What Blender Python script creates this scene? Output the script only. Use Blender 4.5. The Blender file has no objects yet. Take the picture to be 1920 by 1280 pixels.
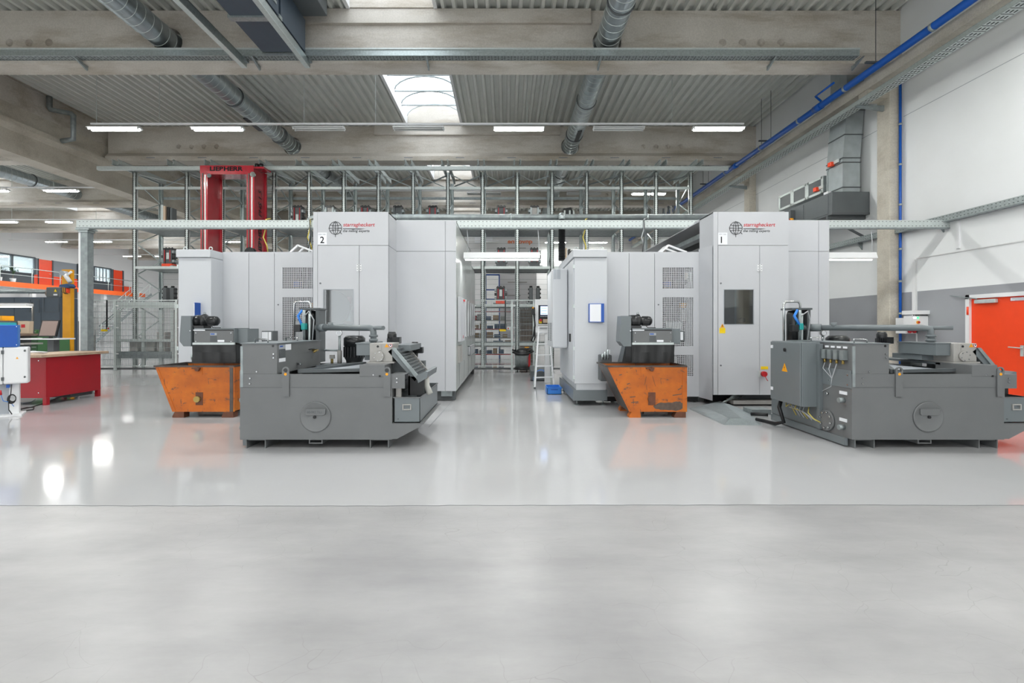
import bpy, bmesh, math, random
from mathutils import Vector, Matrix
random.seed(7)
SC = bpy.context.scene
COL = SC.collection
PI = math.pi
# ---------------------------------------------------------------- camera
# level camera 1.5 m above the floor looking along +Y, 17 mm on full frame
F, CX, CY, EYE = 907.0, 950.0, 612.0, 1.5
cam_data = bpy.data.cameras.new('camera'); cam = bpy.data.objects.new('camera', cam_data); COL.objects.link(cam)
cam_data.sensor_width = 36.0; cam_data.sensor_fit = 'HORIZONTAL'
cam_data.lens = F/1920*36; cam_data.shift_x = (960-CX)/1920; cam_data.shift_y = -(640-CY)/1920
cam_data.clip_end = 300
cam.location = (0, 0, EYE); cam.rotation_euler = (PI/2, 0, 0)
SC.camera = cam
# ---------------------------------------------------------------- sky and exposure
world = bpy.data.worlds.new('overcast_sky'); SC.world = world; world.use_nodes = True
wn = world.node_tree.nodes; wn['Background'].inputs[0].default_value = (0.95, 0.98, 1.0, 1); wn['Background'].inputs[1].default_value = 2.9
SC.view_settings.view_transform = 'Standard'; SC.view_settings.look = 'None'
SC.view_settings.gamma = 1.0; SC.view_settings.use_curve_mapping = False
SC.view_settings.exposure = 0.32
SC.cycles.max_bounces = 8; SC.cycles.diffuse_bounces = 5; SC.cycles.glossy_bounces = 3
SC.cycles.transparent_max_bounces = 12; SC.cycles.adaptive_threshold = 0.02; SC.cycles.sample_clamp_indirect = 6.0
SC.cycles.caustics_reflective = False; SC.cycles.caustics_refractive = False
LAMP_W = 90.0          # watts of one fluorescent fitting
# ---------------------------------------------------------------- measures of the hall
XR = 9.85; XG = -15.84; XL = -36.8; ZC = 9.4; ZB = 8.0
BEAMS = [-8.9, -1.9, 5.1, 12.1, 19.1, 26.1, 33.1, 40.1, 47.1]
SKY = (-3.92, -1.78); SKY2 = (-29.3, -26.8)
D0, D1 = -14.0, 52.0
def wx(px, d): return (px-CX)*d/F
def wz(py, d): return EYE+(CY-py)*d/F
# ---------------------------------------------------------------- materials
def lin(c):
    if isinstance(c, str):
        c = [int(c[i:i+2], 16)/255 for i in (0, 2, 4)]
    return tuple((v/12.92 if v <= 0.04045 else ((v+0.055)/1.055)**2.4) for v in c)+(1.0,)
MATS = {}
def mat(name, col, rough=0.5, metal=0.0, noise=0.0, nscale=6.0, bump=0.0, bscale=40.0, rvar=0.0, spec=0.5, coat=0.0, stretch=None):
    m = bpy.data.materials.new(name); m.use_nodes = True
    nt = m.node_tree; b = nt.nodes['Principled BSDF']
    c = lin(col)
    b.inputs['Base Color'].default_value = c; b.inputs['Roughness'].default_value = rough
    b.inputs['Metallic'].default_value = metal; b.inputs['Specular IOR Level'].default_value = spec
    if coat: b.inputs['Coat Weight'].default_value = coat; b.inputs['Coat Roughness'].default_value = 0.08
    if noise or bump or rvar:
        tc = nt.nodes.new('ShaderNodeTexCoord'); mp = nt.nodes.new('ShaderNodeMapping')
        nt.links.new(tc.outputs['Object'], mp.inputs['Vector'])
        if stretch: mp.inputs['Scale'].default_value = stretch
        tx = nt.nodes.new('ShaderNodeTexNoise'); tx.inputs['Scale'].default_value = nscale; tx.inputs['Detail'].default_value = 6
        nt.links.new(mp.outputs[0], tx.inputs['Vector'])
        if noise:
            r = nt.nodes.new('ShaderNodeValToRGB'); e = r.color_ramp.elements
            e[0].position = 0.3; e[1].position = 0.7
            e[0].color = tuple(v*(1-noise) for v in c[:3])+(1,); e[1].color = tuple(min(1, v*(1+noise*0.6)) for v in c[:3])+(1,)
            nt.links.new(tx.outputs[0], r.inputs[0]); nt.links.new(r.outputs[0], b.inputs['Base Color'])
        if rvar:
            mr = nt.nodes.new('ShaderNodeMapRange'); mr.inputs[3].default_value = max(0.02, rough-rvar); mr.inputs[4].default_value = rough+rvar
            nt.links.new(tx.outputs[0], mr.inputs[0]); nt.links.new(mr.outputs[0], b.inputs['Roughness'])
        if bump:
            t2 = nt.nodes.new('ShaderNodeTexNoise'); t2.inputs['Scale'].default_value = bscale; t2.inputs['Detail'].default_value = 4
            nt.links.new(mp.outputs[0], t2.inputs['Vector'])
            bp = nt.nodes.new('ShaderNodeBump'); bp.inputs['Strength'].default_value = bump; bp.inputs['Distance'].default_value = 0.01
            nt.links.new(t2.outputs[0], bp.inputs['Height']); nt.links.new(bp.outputs[0], b.inputs['Normal'])
    MATS[name] = m
    return m
def emit(name, col, s):
    m = bpy.data.materials.new(name); m.use_nodes = True
    b = m.node_tree.nodes['Principled BSDF']
    b.inputs['Base Color'].default_value = lin(col); b.inputs['Emission Color'].default_value = lin(col); b.inputs['Emission Strength'].default_value = s
    MATS[name] = m
    return m
def ramp(nt, src, stops):
    r = nt.nodes.new('ShaderNodeValToRGB'); e = r.color_ramp.elements
    col = lambda c: lin(c) if isinstance(c, str) else c
    e[1].position = stops[-1][0]; e[1].color = col(stops[-1][1]); e[0].position = stops[0][0]; e[0].color = col(stops[0][1])
    for p, c in stops[1:-1]:
        el = e.new(p); el.color = col(c)
    nt.links.new(src, r.inputs[0])
    return r.outputs[0]
def nmix(nt, fac, a, b, mode='MIX'):
    n = nt.nodes.new('ShaderNodeMix'); n.data_type = 'RGBA'; n.blend_type = mode
    for sock, v in ((n.inputs[0], fac), (n.inputs[6], a), (n.inputs[7], b)):
        if hasattr(v, 'is_output'): nt.links.new(v, sock)
        else: sock.default_value = v
    return n.outputs[2]
def nmath(nt, op, a, b=0.0, c=None):
    n = nt.nodes.new('ShaderNodeMath'); n.operation = op
    for i, v in enumerate((a, b) if c is None else (a, b, c)):
        if hasattr(v, 'is_output'): nt.links.new(v, n.inputs[i])
        else: n.inputs[i].default_value = v
    return n.outputs[0]
def noise(nt, vec, scale, detail=6, rough=0.55):
    t = nt.nodes.new('ShaderNodeTexNoise'); t.inputs['Scale'].default_value = scale; t.inputs['Detail'].default_value = detail; t.inputs['Roughness'].default_value = rough
    nt.links.new(vec, t.inputs['Vector']); return t.outputs[0]
def mapped(nt, scale=(1, 1, 1), loc=(0, 0, 0)):
    tc = nt.nodes.new('ShaderNodeTexCoord'); mp = nt.nodes.new('ShaderNodeMapping')
    mp.inputs['Scale'].default_value = scale; mp.inputs['Location'].default_value = loc
    nt.links.new(tc.outputs['Object'], mp.inputs['Vector']); return mp.outputs[0]
BLK, WHT = (0, 0, 0, 1), (1, 1, 1, 1)

mat('machine_white', 'c3c5c9', 0.38, noise=0.03, nscale=1.2, bump=0.02, bscale=90)
mat('machine_side', 'bfc4c3', 0.22, metal=0.15, noise=0.03, nscale=1.2)
mat('cabinet_white', 'c6c9cd', 0.4, bump=0.02, bscale=120)
mat('seam_dark', '6d7074', 0.7)
mat('tank_grey', '6d6f70', 0.42, noise=0.06, nscale=3, bump=0.02, bscale=60)
mat('tank_side', '70777a', 0.36, noise=0.05, nscale=2)
mat('gear_grey', 'a8a6a2', 0.45, noise=0.06, nscale=9)
mat('dark_grey', '55595b', 0.5, noise=0.08)
mat('slate', '5a5f61', 0.45, noise=0.05)
mat('near_black', '17181a', 0.4)
mat('motor_black', '1b1d1f', 0.28, noise=0.1)
mat('rubber', '232425', 0.45, noise=0.25, nscale=5, bump=0.3, bscale=5)
mat('galvanised', 'b4bdbd', 0.38, metal=0.75, noise=0.18, nscale=22, rvar=0.12)
mat('galv_light', 'c9d1cf', 0.42, metal=0.3, noise=0.08, nscale=18)
mat('galv_dull', '9aa2a3', 0.5, metal=0.6, noise=0.2, nscale=9)
mat('duct_steel', 'acb5b9', 0.29, metal=0.85, noise=0.1, nscale=8)
mat('duct_plain', 'b3bbbd', 0.36, metal=0.45, noise=0.12, nscale=4)
mat('stainless', 'c2c4c4', 0.22, metal=1.0)
mat('deck', 'd8dad5', 0.5, noise=0.05, nscale=2, metal=0.1)
mat('hole_dark', '2b2f31', 0.8)
mat('crane_red', 'a3222f', 0.25, noise=0.12, nscale=3, coat=0.4)
mat('bench_red', 'a5101f', 0.35, noise=0.06, nscale=2)
mat('wood_top', 'b99f86', 0.5, noise=0.25, nscale=5, stretch=(12, 1, 1))
mat('signal_orange', 'f2481c', 0.4, noise=0.03)
mat('band_orange', 'f0641e', 0.5)
mat('yellow_paint', 'e2a01c', 0.45, noise=0.06)
mat('label_yellow', 'f2cf12', 0.5)
mat('label_amber', 'f0a313', 0.5)
mat('white_paint', 'e6e7e8', 0.5)
mat('paper', 'eceef2', 0.7)
mat('blue_paint', '0b4fa8', 0.4, noise=0.05)
mat('blue_pipe', '0a56b4', 0.35)
mat('blue_plastic', '2f7fd8', 0.4)
mat('blue_dark', '24466e', 0.45)
mat('navy_machine', '46525e', 0.4, noise=0.05)
mat('red_plastic', 'b8232a', 0.4)
mat('green_drawer', '4c7a50', 0.45)
mat('brown', '7d6a5c', 0.7, noise=0.1)
mat('cardboard', 'a98a66', 0.8, noise=0.1)
mat('pale_box', 'c9b49c', 0.7)
mat('teal', '149a96', 0.4)
mat('brass', 'a08a50', 0.35, metal=0.8)
mat('screen_tan', '9b8880', 0.25)
mat('print_black', '16171a', 0.8, spec=0.2)
mat('print_red', 'c22a31', 0.6)
mat('print_orange', 'f0793a', 0.6)
mat('print_grey', 'a7acb2', 0.6)
mat('print_blue', '2d5bb0', 0.6)
mat('cable_grey', 'b7babd', 0.5)
mat('cable_yellow', 'd6c35a', 0.5)
mat('plant_green', '2e4a2c', 0.6)
mat('grey_panel', '7f858c', 0.6)
mat('pale_wall', 'd9d9d9', 0.6)
mat('grey_window_frame', '4b5157', 0.5)
mat('chips', 'b4b0ad', 0.3, metal=0.7, noise=0.4, nscale=60)
mat('sack', 'c6c6c0', 0.8, noise=0.1)
mat('unlit_tube', 'd7d9d6', 0.3)
mat('slot_blue', '55617a', 0.6)
emit('tube_light', 'fbfff6', 36.0)
emit('tube_soft', 'fbfff6', 3.0)
emit('tube_warm', 'fff1dc', 10.0)
emit('screen_blue', 'a9c6ff', 1.6)
emit('led_green', '3cff7a', 2.0)
emit('led_white', 'e8f0ff', 2.0)

def make_concrete(name, c0, c1, stain, sx=1.0, rough=0.65):
    m = bpy.data.materials.new(name); m.use_nodes = True; nt = m.node_tree; b = nt.nodes['Principled BSDF']
    v = mapped(nt); v2 = mapped(nt, (0.35, 1, 1.6))
    base = ramp(nt, noise(nt, v, 1.1), [(0.3, c0), (0.7, c1)])
    st = ramp(nt, noise(nt, v2, 0.9, 8, 0.7), [(0.48, BLK), (0.64, WHT)])
    fine = ramp(nt, noise(nt, v, 30), [(0.35, (0.86, 0.86, 0.86, 1)), (0.65, WHT)])
    col = nmix(nt, nmath(nt, 'MULTIPLY', st, 0.65), base, lin(stain))
    col = nmix(nt, 1.0, col, fine, 'MULTIPLY')
    nt.links.new(col, b.inputs['Base Color']); b.inputs['Roughness'].default_value = rough
    bp = nt.nodes.new('ShaderNodeBump'); bp.inputs['Strength'].default_value = 0.15; bp.inputs['Distance'].default_value = 0.01
    nt.links.new(noise(nt, v, 25), bp.inputs['Height']); nt.links.new(bp.outputs[0], b.inputs['Normal'])
    MATS[name] = m
make_concrete('concrete', 'c6c0b6', 'd5cfc6', 'a0937f')
make_concrete('concrete_pale', 'c8c1b3', 'd3cdc0', 'aea596')

def make_floor_concrete():
    m = bpy.data.materials.new('polished_concrete'); m.use_nodes = True; nt = m.node_tree; b = nt.nodes['Principled BSDF']
    v = mapped(nt, (1, 1, 1), (0, (D0+4.16)/2, 0))
    base = ramp(nt, noise(nt, v, 0.55, 8, 0.6), [(0.3, '9b9a9b'), (0.5, 'a7a6a6'), (0.72, 'b3b2b2')])
    cloud = ramp(nt, noise(nt, mapped(nt, (0.5, 1.6, 1)), 1.6, 8, 0.65), [(0.3, (0.76, 0.76, 0.765, 1)), (0.7, WHT)])
    col = nmix(nt, 1.0, base, cloud, 'MULTIPLY')
    # a worn tyre-dark streak across the slab and small dark specks
    sep = nt.nodes.new('ShaderNodeSeparateXYZ'); nt.links.new(v, sep.inputs[0])
    dy = nmath(nt, 'ABSOLUTE', nmath(nt, 'SUBTRACT', nmath(nt, 'ADD', sep.outputs[1], nmath(nt, 'MULTIPLY', noise(nt, v, 1.5), 0.10)), 3.17))
    band = nmath(nt, 'SUBTRACT', 1.0, nmath(nt, 'MULTIPLY', dy, 9.0))
    band = nmath(nt, 'MAXIMUM', band, 0.0)
    patch = ramp(nt, noise(nt, mapped(nt, (0.8, 2.5, 1)), 1.1), [(0.42, BLK), (0.62, WHT)])
    band = nmath(nt, 'MULTIPLY', nmath(nt, 'MULTIPLY', band, patch), 0.5)
    col = nmix(nt, band, col, lin('7c7b7b'))
    sp = noise(nt, v, 55, 1); spk = ramp(nt, sp, [(0.80, BLK), (0.82, WHT)])
    col = nmix(nt, nmath(nt, 'MULTIPLY', spk, 0.6), col, lin('6d6a68'))
    # hairline cracks
    vo = nt.nodes.new('ShaderNodeTexVoronoi'); vo.feature = 'DISTANCE_TO_EDGE'; vo.inputs['Scale'].default_value = 2.9
    mixv = nt.nodes.new('ShaderNodeVectorMath'); mixv.operation = 'ADD'
    tn = nt.nodes.new('ShaderNodeTexNoise'); tn.inputs['Scale'].default_value = 3.0; nt.links.new(v, tn.inputs['Vector'])
    scl = nt.nodes.new('ShaderNodeVectorMath'); scl.operation = 'SCALE'; scl.inputs['Scale'].default_value = 0.35; nt.links.new(tn.outputs[1], scl.inputs[0])
    nt.links.new(v, mixv.inputs[0]); nt.links.new(scl.outputs[0], mixv.inputs[1]); nt.links.new(mixv.outputs[0], vo.inputs['Vector'])
    cr = ramp(nt, vo.outputs['Distance'], [(0.0, WHT), (0.005, BLK)])
    msk = ramp(nt, noise(nt, v, 0.9), [(0.45, BLK), (0.55, WHT)])
    col = nmix(nt, nmath(nt, 'MULTIPLY', nmath(nt, 'MULTIPLY', cr, msk), 0.5), col, lin('77736f'))
    nt.links.new(col, b.inputs['Base Color'])
    rr = ramp(nt, noise(nt, v, 1.3, 7), [(0.3, (0.28, 0.28, 0.28, 1)), (0.7, (0.37, 0.37, 0.37, 1))])
    nt.links.new(rr, b.inputs['Roughness'])
    bp = nt.nodes.new('ShaderNodeBump'); bp.inputs['Strength'].default_value = 0.08; bp.inputs['Distance'].default_value = 0.01
    nt.links.new(noise(nt, v, 4), bp.inputs['Height']); nt.links.new(bp.outputs[0], b.inputs['Normal'])
    MATS['polished_concrete'] = m
make_floor_concrete()
def make_epoxy():
    m = bpy.data.materials.new('epoxy'); m.use_nodes = True; nt = m.node_tree; b = nt.nodes['Principled BSDF']
    v = mapped(nt)
    col = ramp(nt, noise(nt, v, 0.4), [(0.35, 'b3b3b4'), (0.65, 'b9b9ba')])
    scr = ramp(nt, noise(nt, mapped(nt, (3, 0.6, 1)), 7, 3), [(0.7, WHT), (0.78, (0.93, 0.93, 0.93, 1))])
    nt.links.new(nmix(nt, 1.0, col, scr, 'MULTIPLY'), b.inputs['Base Color'])
    rr = ramp(nt, noise(nt, v, 1.0), [(0.3, (0.06, 0.06, 0.06, 1)), (0.7, (0.12, 0.12, 0.12, 1))])
    nt.links.new(rr, b.inputs['Roughness'])
    bp = nt.nodes.new('ShaderNodeBump'); bp.inputs['Strength'].default_value = 0.03; bp.inputs['Distance'].default_value = 0.01
    nt.links.new(noise(nt, v, 2.0, 2), bp.inputs['Height']); nt.links.new(bp.outputs[0], b.inputs['Normal'])
    MATS['epoxy'] = m
make_epoxy()
def make_orange():
    m = bpy.data.materials.new('worn_orange'); m.use_nodes = True; nt = m.node_tree; b = nt.nodes['Principled BSDF']
    v = mapped(nt)
    col = ramp(nt, noise(nt, v, 2.5), [(0.3, 'a9540d'), (0.55, 'c9690e'), (0.75, 'd47a14')])
    st = ramp(nt, noise(nt, mapped(nt, (1, 1, 2.2)), 4.0, 9, 0.72), [(0.57, BLK), (0.63, WHT)])
    sc = ramp(nt, noise(nt, mapped(nt, (5, 5, 1.2)), 5.0, 4), [(0.64, BLK), (0.68, WHT)])
    smear = ramp(nt, noise(nt, v, 1.4, 5), [(0.45, BLK), (0.8, WHT)])
    col = nmix(nt, nmath(nt, 'MULTIPLY', smear, 0.75), col, lin('8a4a1c'))
    k = nmath(nt, 'MAXIMUM', st, sc)
    col = nmix(nt, nmath(nt, 'MULTIPLY', k, 0.85), col, lin('4a3c36'))
    nt.links.new(col, b.inputs['Base Color']); b.inputs['Roughness'].default_value = 0.5
    MATS['worn_orange'] = m
make_orange()
mat('worn_patch', '5c4d43', 0.6, noise=0.3, nscale=14)
mat('chequer', 'a7b0b3', 0.42, metal=0.35, noise=0.1, nscale=10)
mat('worn_steel', '57504c', 0.4, metal=0.6, noise=0.3, nscale=7)
mat('rust_brown', '6a3f2a', 0.6, noise=0.3, nscale=9)
def make_wall_right():
    # white wall with a grey painted dado up to 2.34 m
    m = bpy.data.materials.new('wall_two_tone'); m.use_nodes = True; nt = m.node_tree; b = nt.nodes['Principled BSDF']
    v = mapped(nt); sep = nt.nodes.new('ShaderNodeSeparateXYZ'); nt.links.new(v, sep.inputs[0])
    w = ramp(nt, noise(nt, v, 0.8), [(0.3, 'e6e8e8'), (0.7, 'ebedee')])
    g = ramp(nt, noise(nt, v, 0.8), [(0.3, '94969a'), (0.7, '9a9ca0')])
    k = nmath(nt, 'LESS_THAN', sep.outputs[2], 2.343)
    nt.links.new(nmix(nt, k, w, g), b.inputs['Base Color']); b.inputs['Roughness'].default_value = 0.6
    MATS['wall_two_tone'] = m
make_wall_right()
def make_pane(name, tint, transp, gloss=0.06, milky='f4f7fa'):
    m = bpy.data.materials.new(name); m.use_nodes = True; nt = m.node_tree; nt.nodes.remove(nt.nodes['Principled BSDF'])
    out = nt.nodes['Material Output']
    t = nt.nodes.new('ShaderNodeBsdfTransparent'); t.inputs[0].default_value = lin(tint)
    tl = nt.nodes.new('ShaderNodeBsdfTranslucent'); tl.inputs[0].default_value = lin(milky)
    g = nt.nodes.new('ShaderNodeBsdfGlossy'); g.inputs['Roughness'].default_value = 0.03
    a = nt.nodes.new('ShaderNodeMixShader'); a.inputs[0].default_value = 1-transp
    nt.links.new(t.outputs[0], a.inputs[1]); nt.links.new(tl.outputs[0], a.inputs[2])
    c = nt.nodes.new('ShaderNodeMixShader'); c.inputs[0].default_value = gloss
    nt.links.new(a.outputs[0], c.inputs[1]); nt.links.new(g.outputs[0], c.inputs[2]); nt.links.new(c.outputs[0], out.inputs[0])
    MATS[name] = m
make_pane('skylight_pane', 'f2f6fa', 0.8, 0.02)
make_pane('window_glass', 'cfd6d8', 0.97, 0.12)
make_pane('office_glass', 'c3cbd0', 0.95, 0.18)
# ---------------------------------------------------------------- mesh building
WLOC = {}
class MB:
    def __init__(s): s.v = []; s.f = []; s.sm = []
    def face(s, pts, smooth=False):
        n = len(s.v); s.v += [tuple(p) for p in pts]; s.f.append(list(range(n, n+len(pts)))); s.sm.append(smooth); return s
    def box(s, x0, x1, y0, y1, z0, z1):
        n = len(s.v)
        s.v += [(x, y, z) for z in (z0, z1) for y in (y0, y1) for x in (x0, x1)]
        for q in ((0, 2, 3, 1), (4, 5, 7, 6), (0, 1, 5, 4), (2, 6, 7, 3), (0, 4, 6, 2), (1, 3, 7, 5)):
            s.f.append([n+i for i in q]); s.sm.append(False)
        return s
    def prism(s, poly, axis, a, b):
        # poly: 2-D points in the plane across `axis`: x->(y,z) y->(x,z) z->(x,y)
        def p(u, w, t): return {'x': (t, u, w), 'y': (u, t, w), 'z': (u, w, t)}[axis]
        n = len(s.v); k = len(poly)
        s.v += [p(u, w, a) for u, w in poly]+[p(u, w, b) for u, w in poly]
        s.f.append([n+i for i in range(k)]); s.f.append([n+k+i for i in reversed(range(k))]); s.sm += [False]*2
        for i in range(k):
            j = (i+1) % k; s.f.append([n+i, n+k+i, n+k+j, n+j]); s.sm.append(False)
        return s
    def tube(s, pts, r, n=10, caps=True, radii=None, smooth=True):
        pts = [Vector(p) for p in pts]; rings = []
        up = None
        for i, p in enumerate(pts):
            if i == 0: t = pts[1]-p
            elif i == len(pts)-1: t = p-pts[i-1]
            else: t = (pts[i+1]-p).normalized()+(p-pts[i-1]).normalized()
            t.normalize()
            if up is None:
                up = Vector((0, 0, 1)) if abs(t.z) < 0.9 else Vector((1, 0, 0))
            a = t.cross(up)
            if a.length < 1e-4: a = t.cross(Vector((0, 1, 0)))
            a.normalize(); bvec = a.cross(t).normalized(); up = bvec
            rr = radii[i] if radii else r
            base = len(s.v)
            for k in range(n):
                an = 2*PI*(k+0.5)/n
                s.v.append(tuple(p+a*math.cos(an)*rr+bvec*math.sin(an)*rr))
            rings.append(base)
        for a0, b0 in zip(rings, rings[1:]):
            for k in range(n):
                k2 = (k+1) % n; s.f.append([a0+k, a0+k2, b0+k2, b0+k]); s.sm.append(smooth)
        if caps:
            s.f.append([rings[0]+k for k in reversed(range(n))]); s.f.append([rings[-1]+k for k in range(n)]); s.sm += [False]*2
        return s
    def cyl(s, p0, p1, r, n=16, r2=None): return s.tube([p0, p1], r, n, True, [r, r if r2 is None else r2])
    def bar(s, p0, p1, w, h=None):
        # square bar between two points
        h = h or w
        p0, p1 = Vector(p0), Vector(p1); t = (p1-p0).normalized()
        up = Vector((0, 0, 1)) if abs(t.z) < 0.95 else Vector((0, 1, 0))
        a = t.cross(up).normalized(); b = a.cross(t).normalized(); n = len(s.v)
        for p in (p0, p1):
            for sa, sb in ((-1, -1), (1, -1), (1, 1), (-1, 1)): s.v.append(tuple(p+a*sa*w/2+b*sb*h/2))
        for q in ((0, 1, 2, 3), (7, 6, 5, 4), (0, 4, 5, 1), (1, 5, 6, 2), (2, 6, 7, 3), (3, 7, 4, 0)):
            s.f.append([n+i for i in q]); s.sm.append(False)
        return s
    def ring(s, c, axis, r, rt, n=24, m=6):
        ax = Vector(axis).normalized(); u = ax.orthogonal().normalized(); w = ax.cross(u); c = Vector(c); base = len(s.v)
        for i in range(n):
            d = u*math.cos(2*PI*i/n)+w*math.sin(2*PI*i/n)
            for j in range(m):
                an = 2*PI*j/m; s.v.append(tuple(c+d*(r+rt*math.cos(an))+ax*rt*math.sin(an)))
        for i in range(n):
            for j in range(m):
                s.f.append([base+i*m+j, base+((i+1) % n)*m+j, base+((i+1) % n)*m+(j+1) % m, base+i*m+(j+1) % m]); s.sm.append(True)
        return s
    def frame(s, x0, x1, y0, y1, z0, z1, hx0, hx1, hz0, hz1):
        # a plate facing -Y with a rectangular opening
        s.box(x0, hx0, y0, y1, z0, z1); s.box(hx1, x1, y0, y1, z0, z1)
        s.box(hx0, hx1, y0, y1, z0, hz0); s.box(hx0, hx1, y0, y1, hz1, z1); return s
    def sphere(s, c, r, nu=12, nv=8, sz=1.0):
        base = len(s.v); c = Vector(c)
        for j in range(nv+1):
            t = PI*j/nv
            for i in range(nu):
                a = 2*PI*i/nu; s.v.append((c.x+r*math.sin(t)*math.cos(a), c.y+r*math.sin(t)*math.sin(a), c.z+r*sz*math.cos(t)))
        for j in range(nv):
            for i in range(nu):
                i2 = (i+1) % nu; s.f.append([base+j*nu+i, base+(j+1)*nu+i, base+(j+1)*nu+i2, base+j*nu+i2]); s.sm.append(True)
        return s
    def lathe(s, c, prof, n=24, axis='z'):
        base = len(s.v); c = Vector(c)
        for r, h in prof:
            for i in range(n):
                a = 2*PI*i/n; u, w = r*math.cos(a), r*math.sin(a)
                s.v.append(tuple(c+Vector({'z': (u, w, h), 'y': (u, h, w), 'x': (h, u, w)}[axis])))
        for j in range(len(prof)-1):
            for i in range(n):
                i2 = (i+1) % n; s.f.append([base+j*n+i, base+j*n+i2, base+(j+1)*n+i2, base+(j+1)*n+i]); s.sm.append(True)
        s.f.append([base+i for i in range(n)]); s.f.append([base+(len(prof)-1)*n+i for i in range(n)]); s.sm += [False]*2
        return s
    def mesh(s, name, material, org):
        me = bpy.data.meshes.new(name)
        o = Vector(org)
        me.from_pydata([tuple(Vector(v)-o) for v in s.v], [], s.f)
        me.polygons.foreach_set('use_smooth', s.sm)
        bm = bmesh.new(); bm.from_mesh(me); bmesh.ops.recalc_face_normals(bm, faces=bm.faces); bm.to_mesh(me); bm.free()
        me.materials.append(MATS[material]); me.update()
        return me
    def build(s, name, material, parent=None, label=None, kind=None, bevel=0.0, cat=None, group=None):
        if parent is not None: org = WLOC[parent.name]
        else:
            xs, ys, zs = zip(*s.v); org = Vector(((min(xs)+max(xs))/2, (min(ys)+max(ys))/2, min(zs)))
        o = bpy.data.objects.new(name, s.mesh(name, material, org)); COL.objects.link(o)
        if parent is not None: o.parent = parent
        else: o.location = org
        WLOC[o.name] = Vector(org)
        if bevel:
            md = o.modifiers.new('edge', 'BEVEL'); md.width = bevel; md.segments = 2; md.limit_method = 'ANGLE'
        tag(o, label, cat, group, kind)
        return o
def tag(o, label=None, cat=None, group=None, kind=None):
    if label: o['label'] = label
    if cat: o['category'] = cat
    if group: o['group'] = group
    if kind: o['kind'] = kind
    return o
def thing(name, label, cat, loc, group=None, kind=None):
    o = bpy.data.objects.new(name, None); COL.objects.link(o); o.location = loc; o.empty_display_size = 0.2
    WLOC[o.name] = Vector(loc)
    return tag(o, label, cat, group, kind)
def copy_tree(o, delta=None, label=None, parent=None, group=None):
    c = o.copy(); COL.objects.link(c); c.parent = parent
    WLOC[c.name] = WLOC[o.name]+(Vector(delta) if delta is not None else Vector((0, 0, 0)))
    if delta is not None and parent is None: c.location = o.location+Vector(delta)
    if label: c['label'] = label
    if group: c['group'] = group
    for ch in list(o.children):
        copy_tree(ch, delta, None, c)
    return c
def B(x0, x1, y0, y1, z0, z1): return MB().box(x0, x1, y0, y1, z0, z1)
def text(body, material, parent, x, y, z, width=None, height=0.1, facing='front', shear=0.0, bold=0.0, name='lettering', mirror=False, rot=0.0, align='LEFT', spacing=1.0):
    cu = bpy.data.curves.new('lettering_curve', 'FONT'); cu.body = body; cu.size = 1.0; cu.shear = shear; cu.offset = bold; cu.extrude = 0.004; cu.space_character = spacing
    tmp = bpy.data.objects.new('lettering_tmp', cu); COL.objects.link(tmp)
    dg = bpy.context.evaluated_depsgraph_get(); dg.update()
    me = bpy.data.meshes.new_from_object(tmp.evaluated_get(dg)); bpy.data.objects.remove(tmp); bpy.data.curves.remove(cu)
    xs = [v.co.x for v in me.vertices]; ys = [v.co.y for v in me.vertices]
    x0, x1, y0, y1 = min(xs), max(xs), min(ys), max(ys)
    sy = height/(y1-y0); sx = width/(x1-x0) if width else sy
    org = WLOC[parent.name] if parent is not None else Vector((x, y, z))
    cr, sr = math.cos(rot), math.sin(rot)
    for v in me.vertices:
        u = (v.co.x-x0)*sx; w = (v.co.y-y0)*sy; t = v.co.z*0.25
        if mirror: u = -u
        u, w = u*cr-w*sr, u*sr+w*cr
        if facing == 'front': p = Vector((x+u, y-t, z+w))
        elif facing == 'left': p = Vector((x-t, y-u, z+w))       # on a wall looking towards -X
        elif facing == 'right': p = Vector((x+t, y+u, z+w))
        v.co = p-org
    me.materials.clear(); me.materials.append(MATS[material])
    o = bpy.data.objects.new(name, me); COL.objects.link(o)
    if parent is not None: o.parent = parent
    else: o.location = org
    WLOC[o.name] = org.copy()
    return o
def struct(mb, name, material, parent=None, bevel=0.0):
    return mb.build(name, material, parent, kind='structure' if parent is None else None, bevel=bevel)
def cut(o, cutters):
    # carve the cutter meshes out of o, then throw the cutters away
    for c in cutters:
        md = o.modifiers.new('hole', 'BOOLEAN'); md.object = c; md.operation = 'DIFFERENCE'; md.solver = 'EXACT'
    dg = bpy.context.evaluated_depsgraph_get(); dg.update()
    me = bpy.data.meshes.new_from_object(o.evaluated_get(dg)); o.modifiers.clear(); o.data = me
    for c in cutters: bpy.data.objects.remove(c)
def cutter(p0, p1, r, n=24):
    o = bpy.data.objects.new('cutter', MB().cyl(p0, p1, r, n).mesh('cutter', 'concrete', (0, 0, 0))); COL.objects.link(o); return o
# ================================================================ THE HALL
EDGE = 4.06
m = MB(); m.face([(XL, D0, 0), (XR, D0, 0), (XR, EDGE+0.1, 0), (XL, EDGE+0.1, 0)])
struct(m, 'floor', 'polished_concrete')
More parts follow.
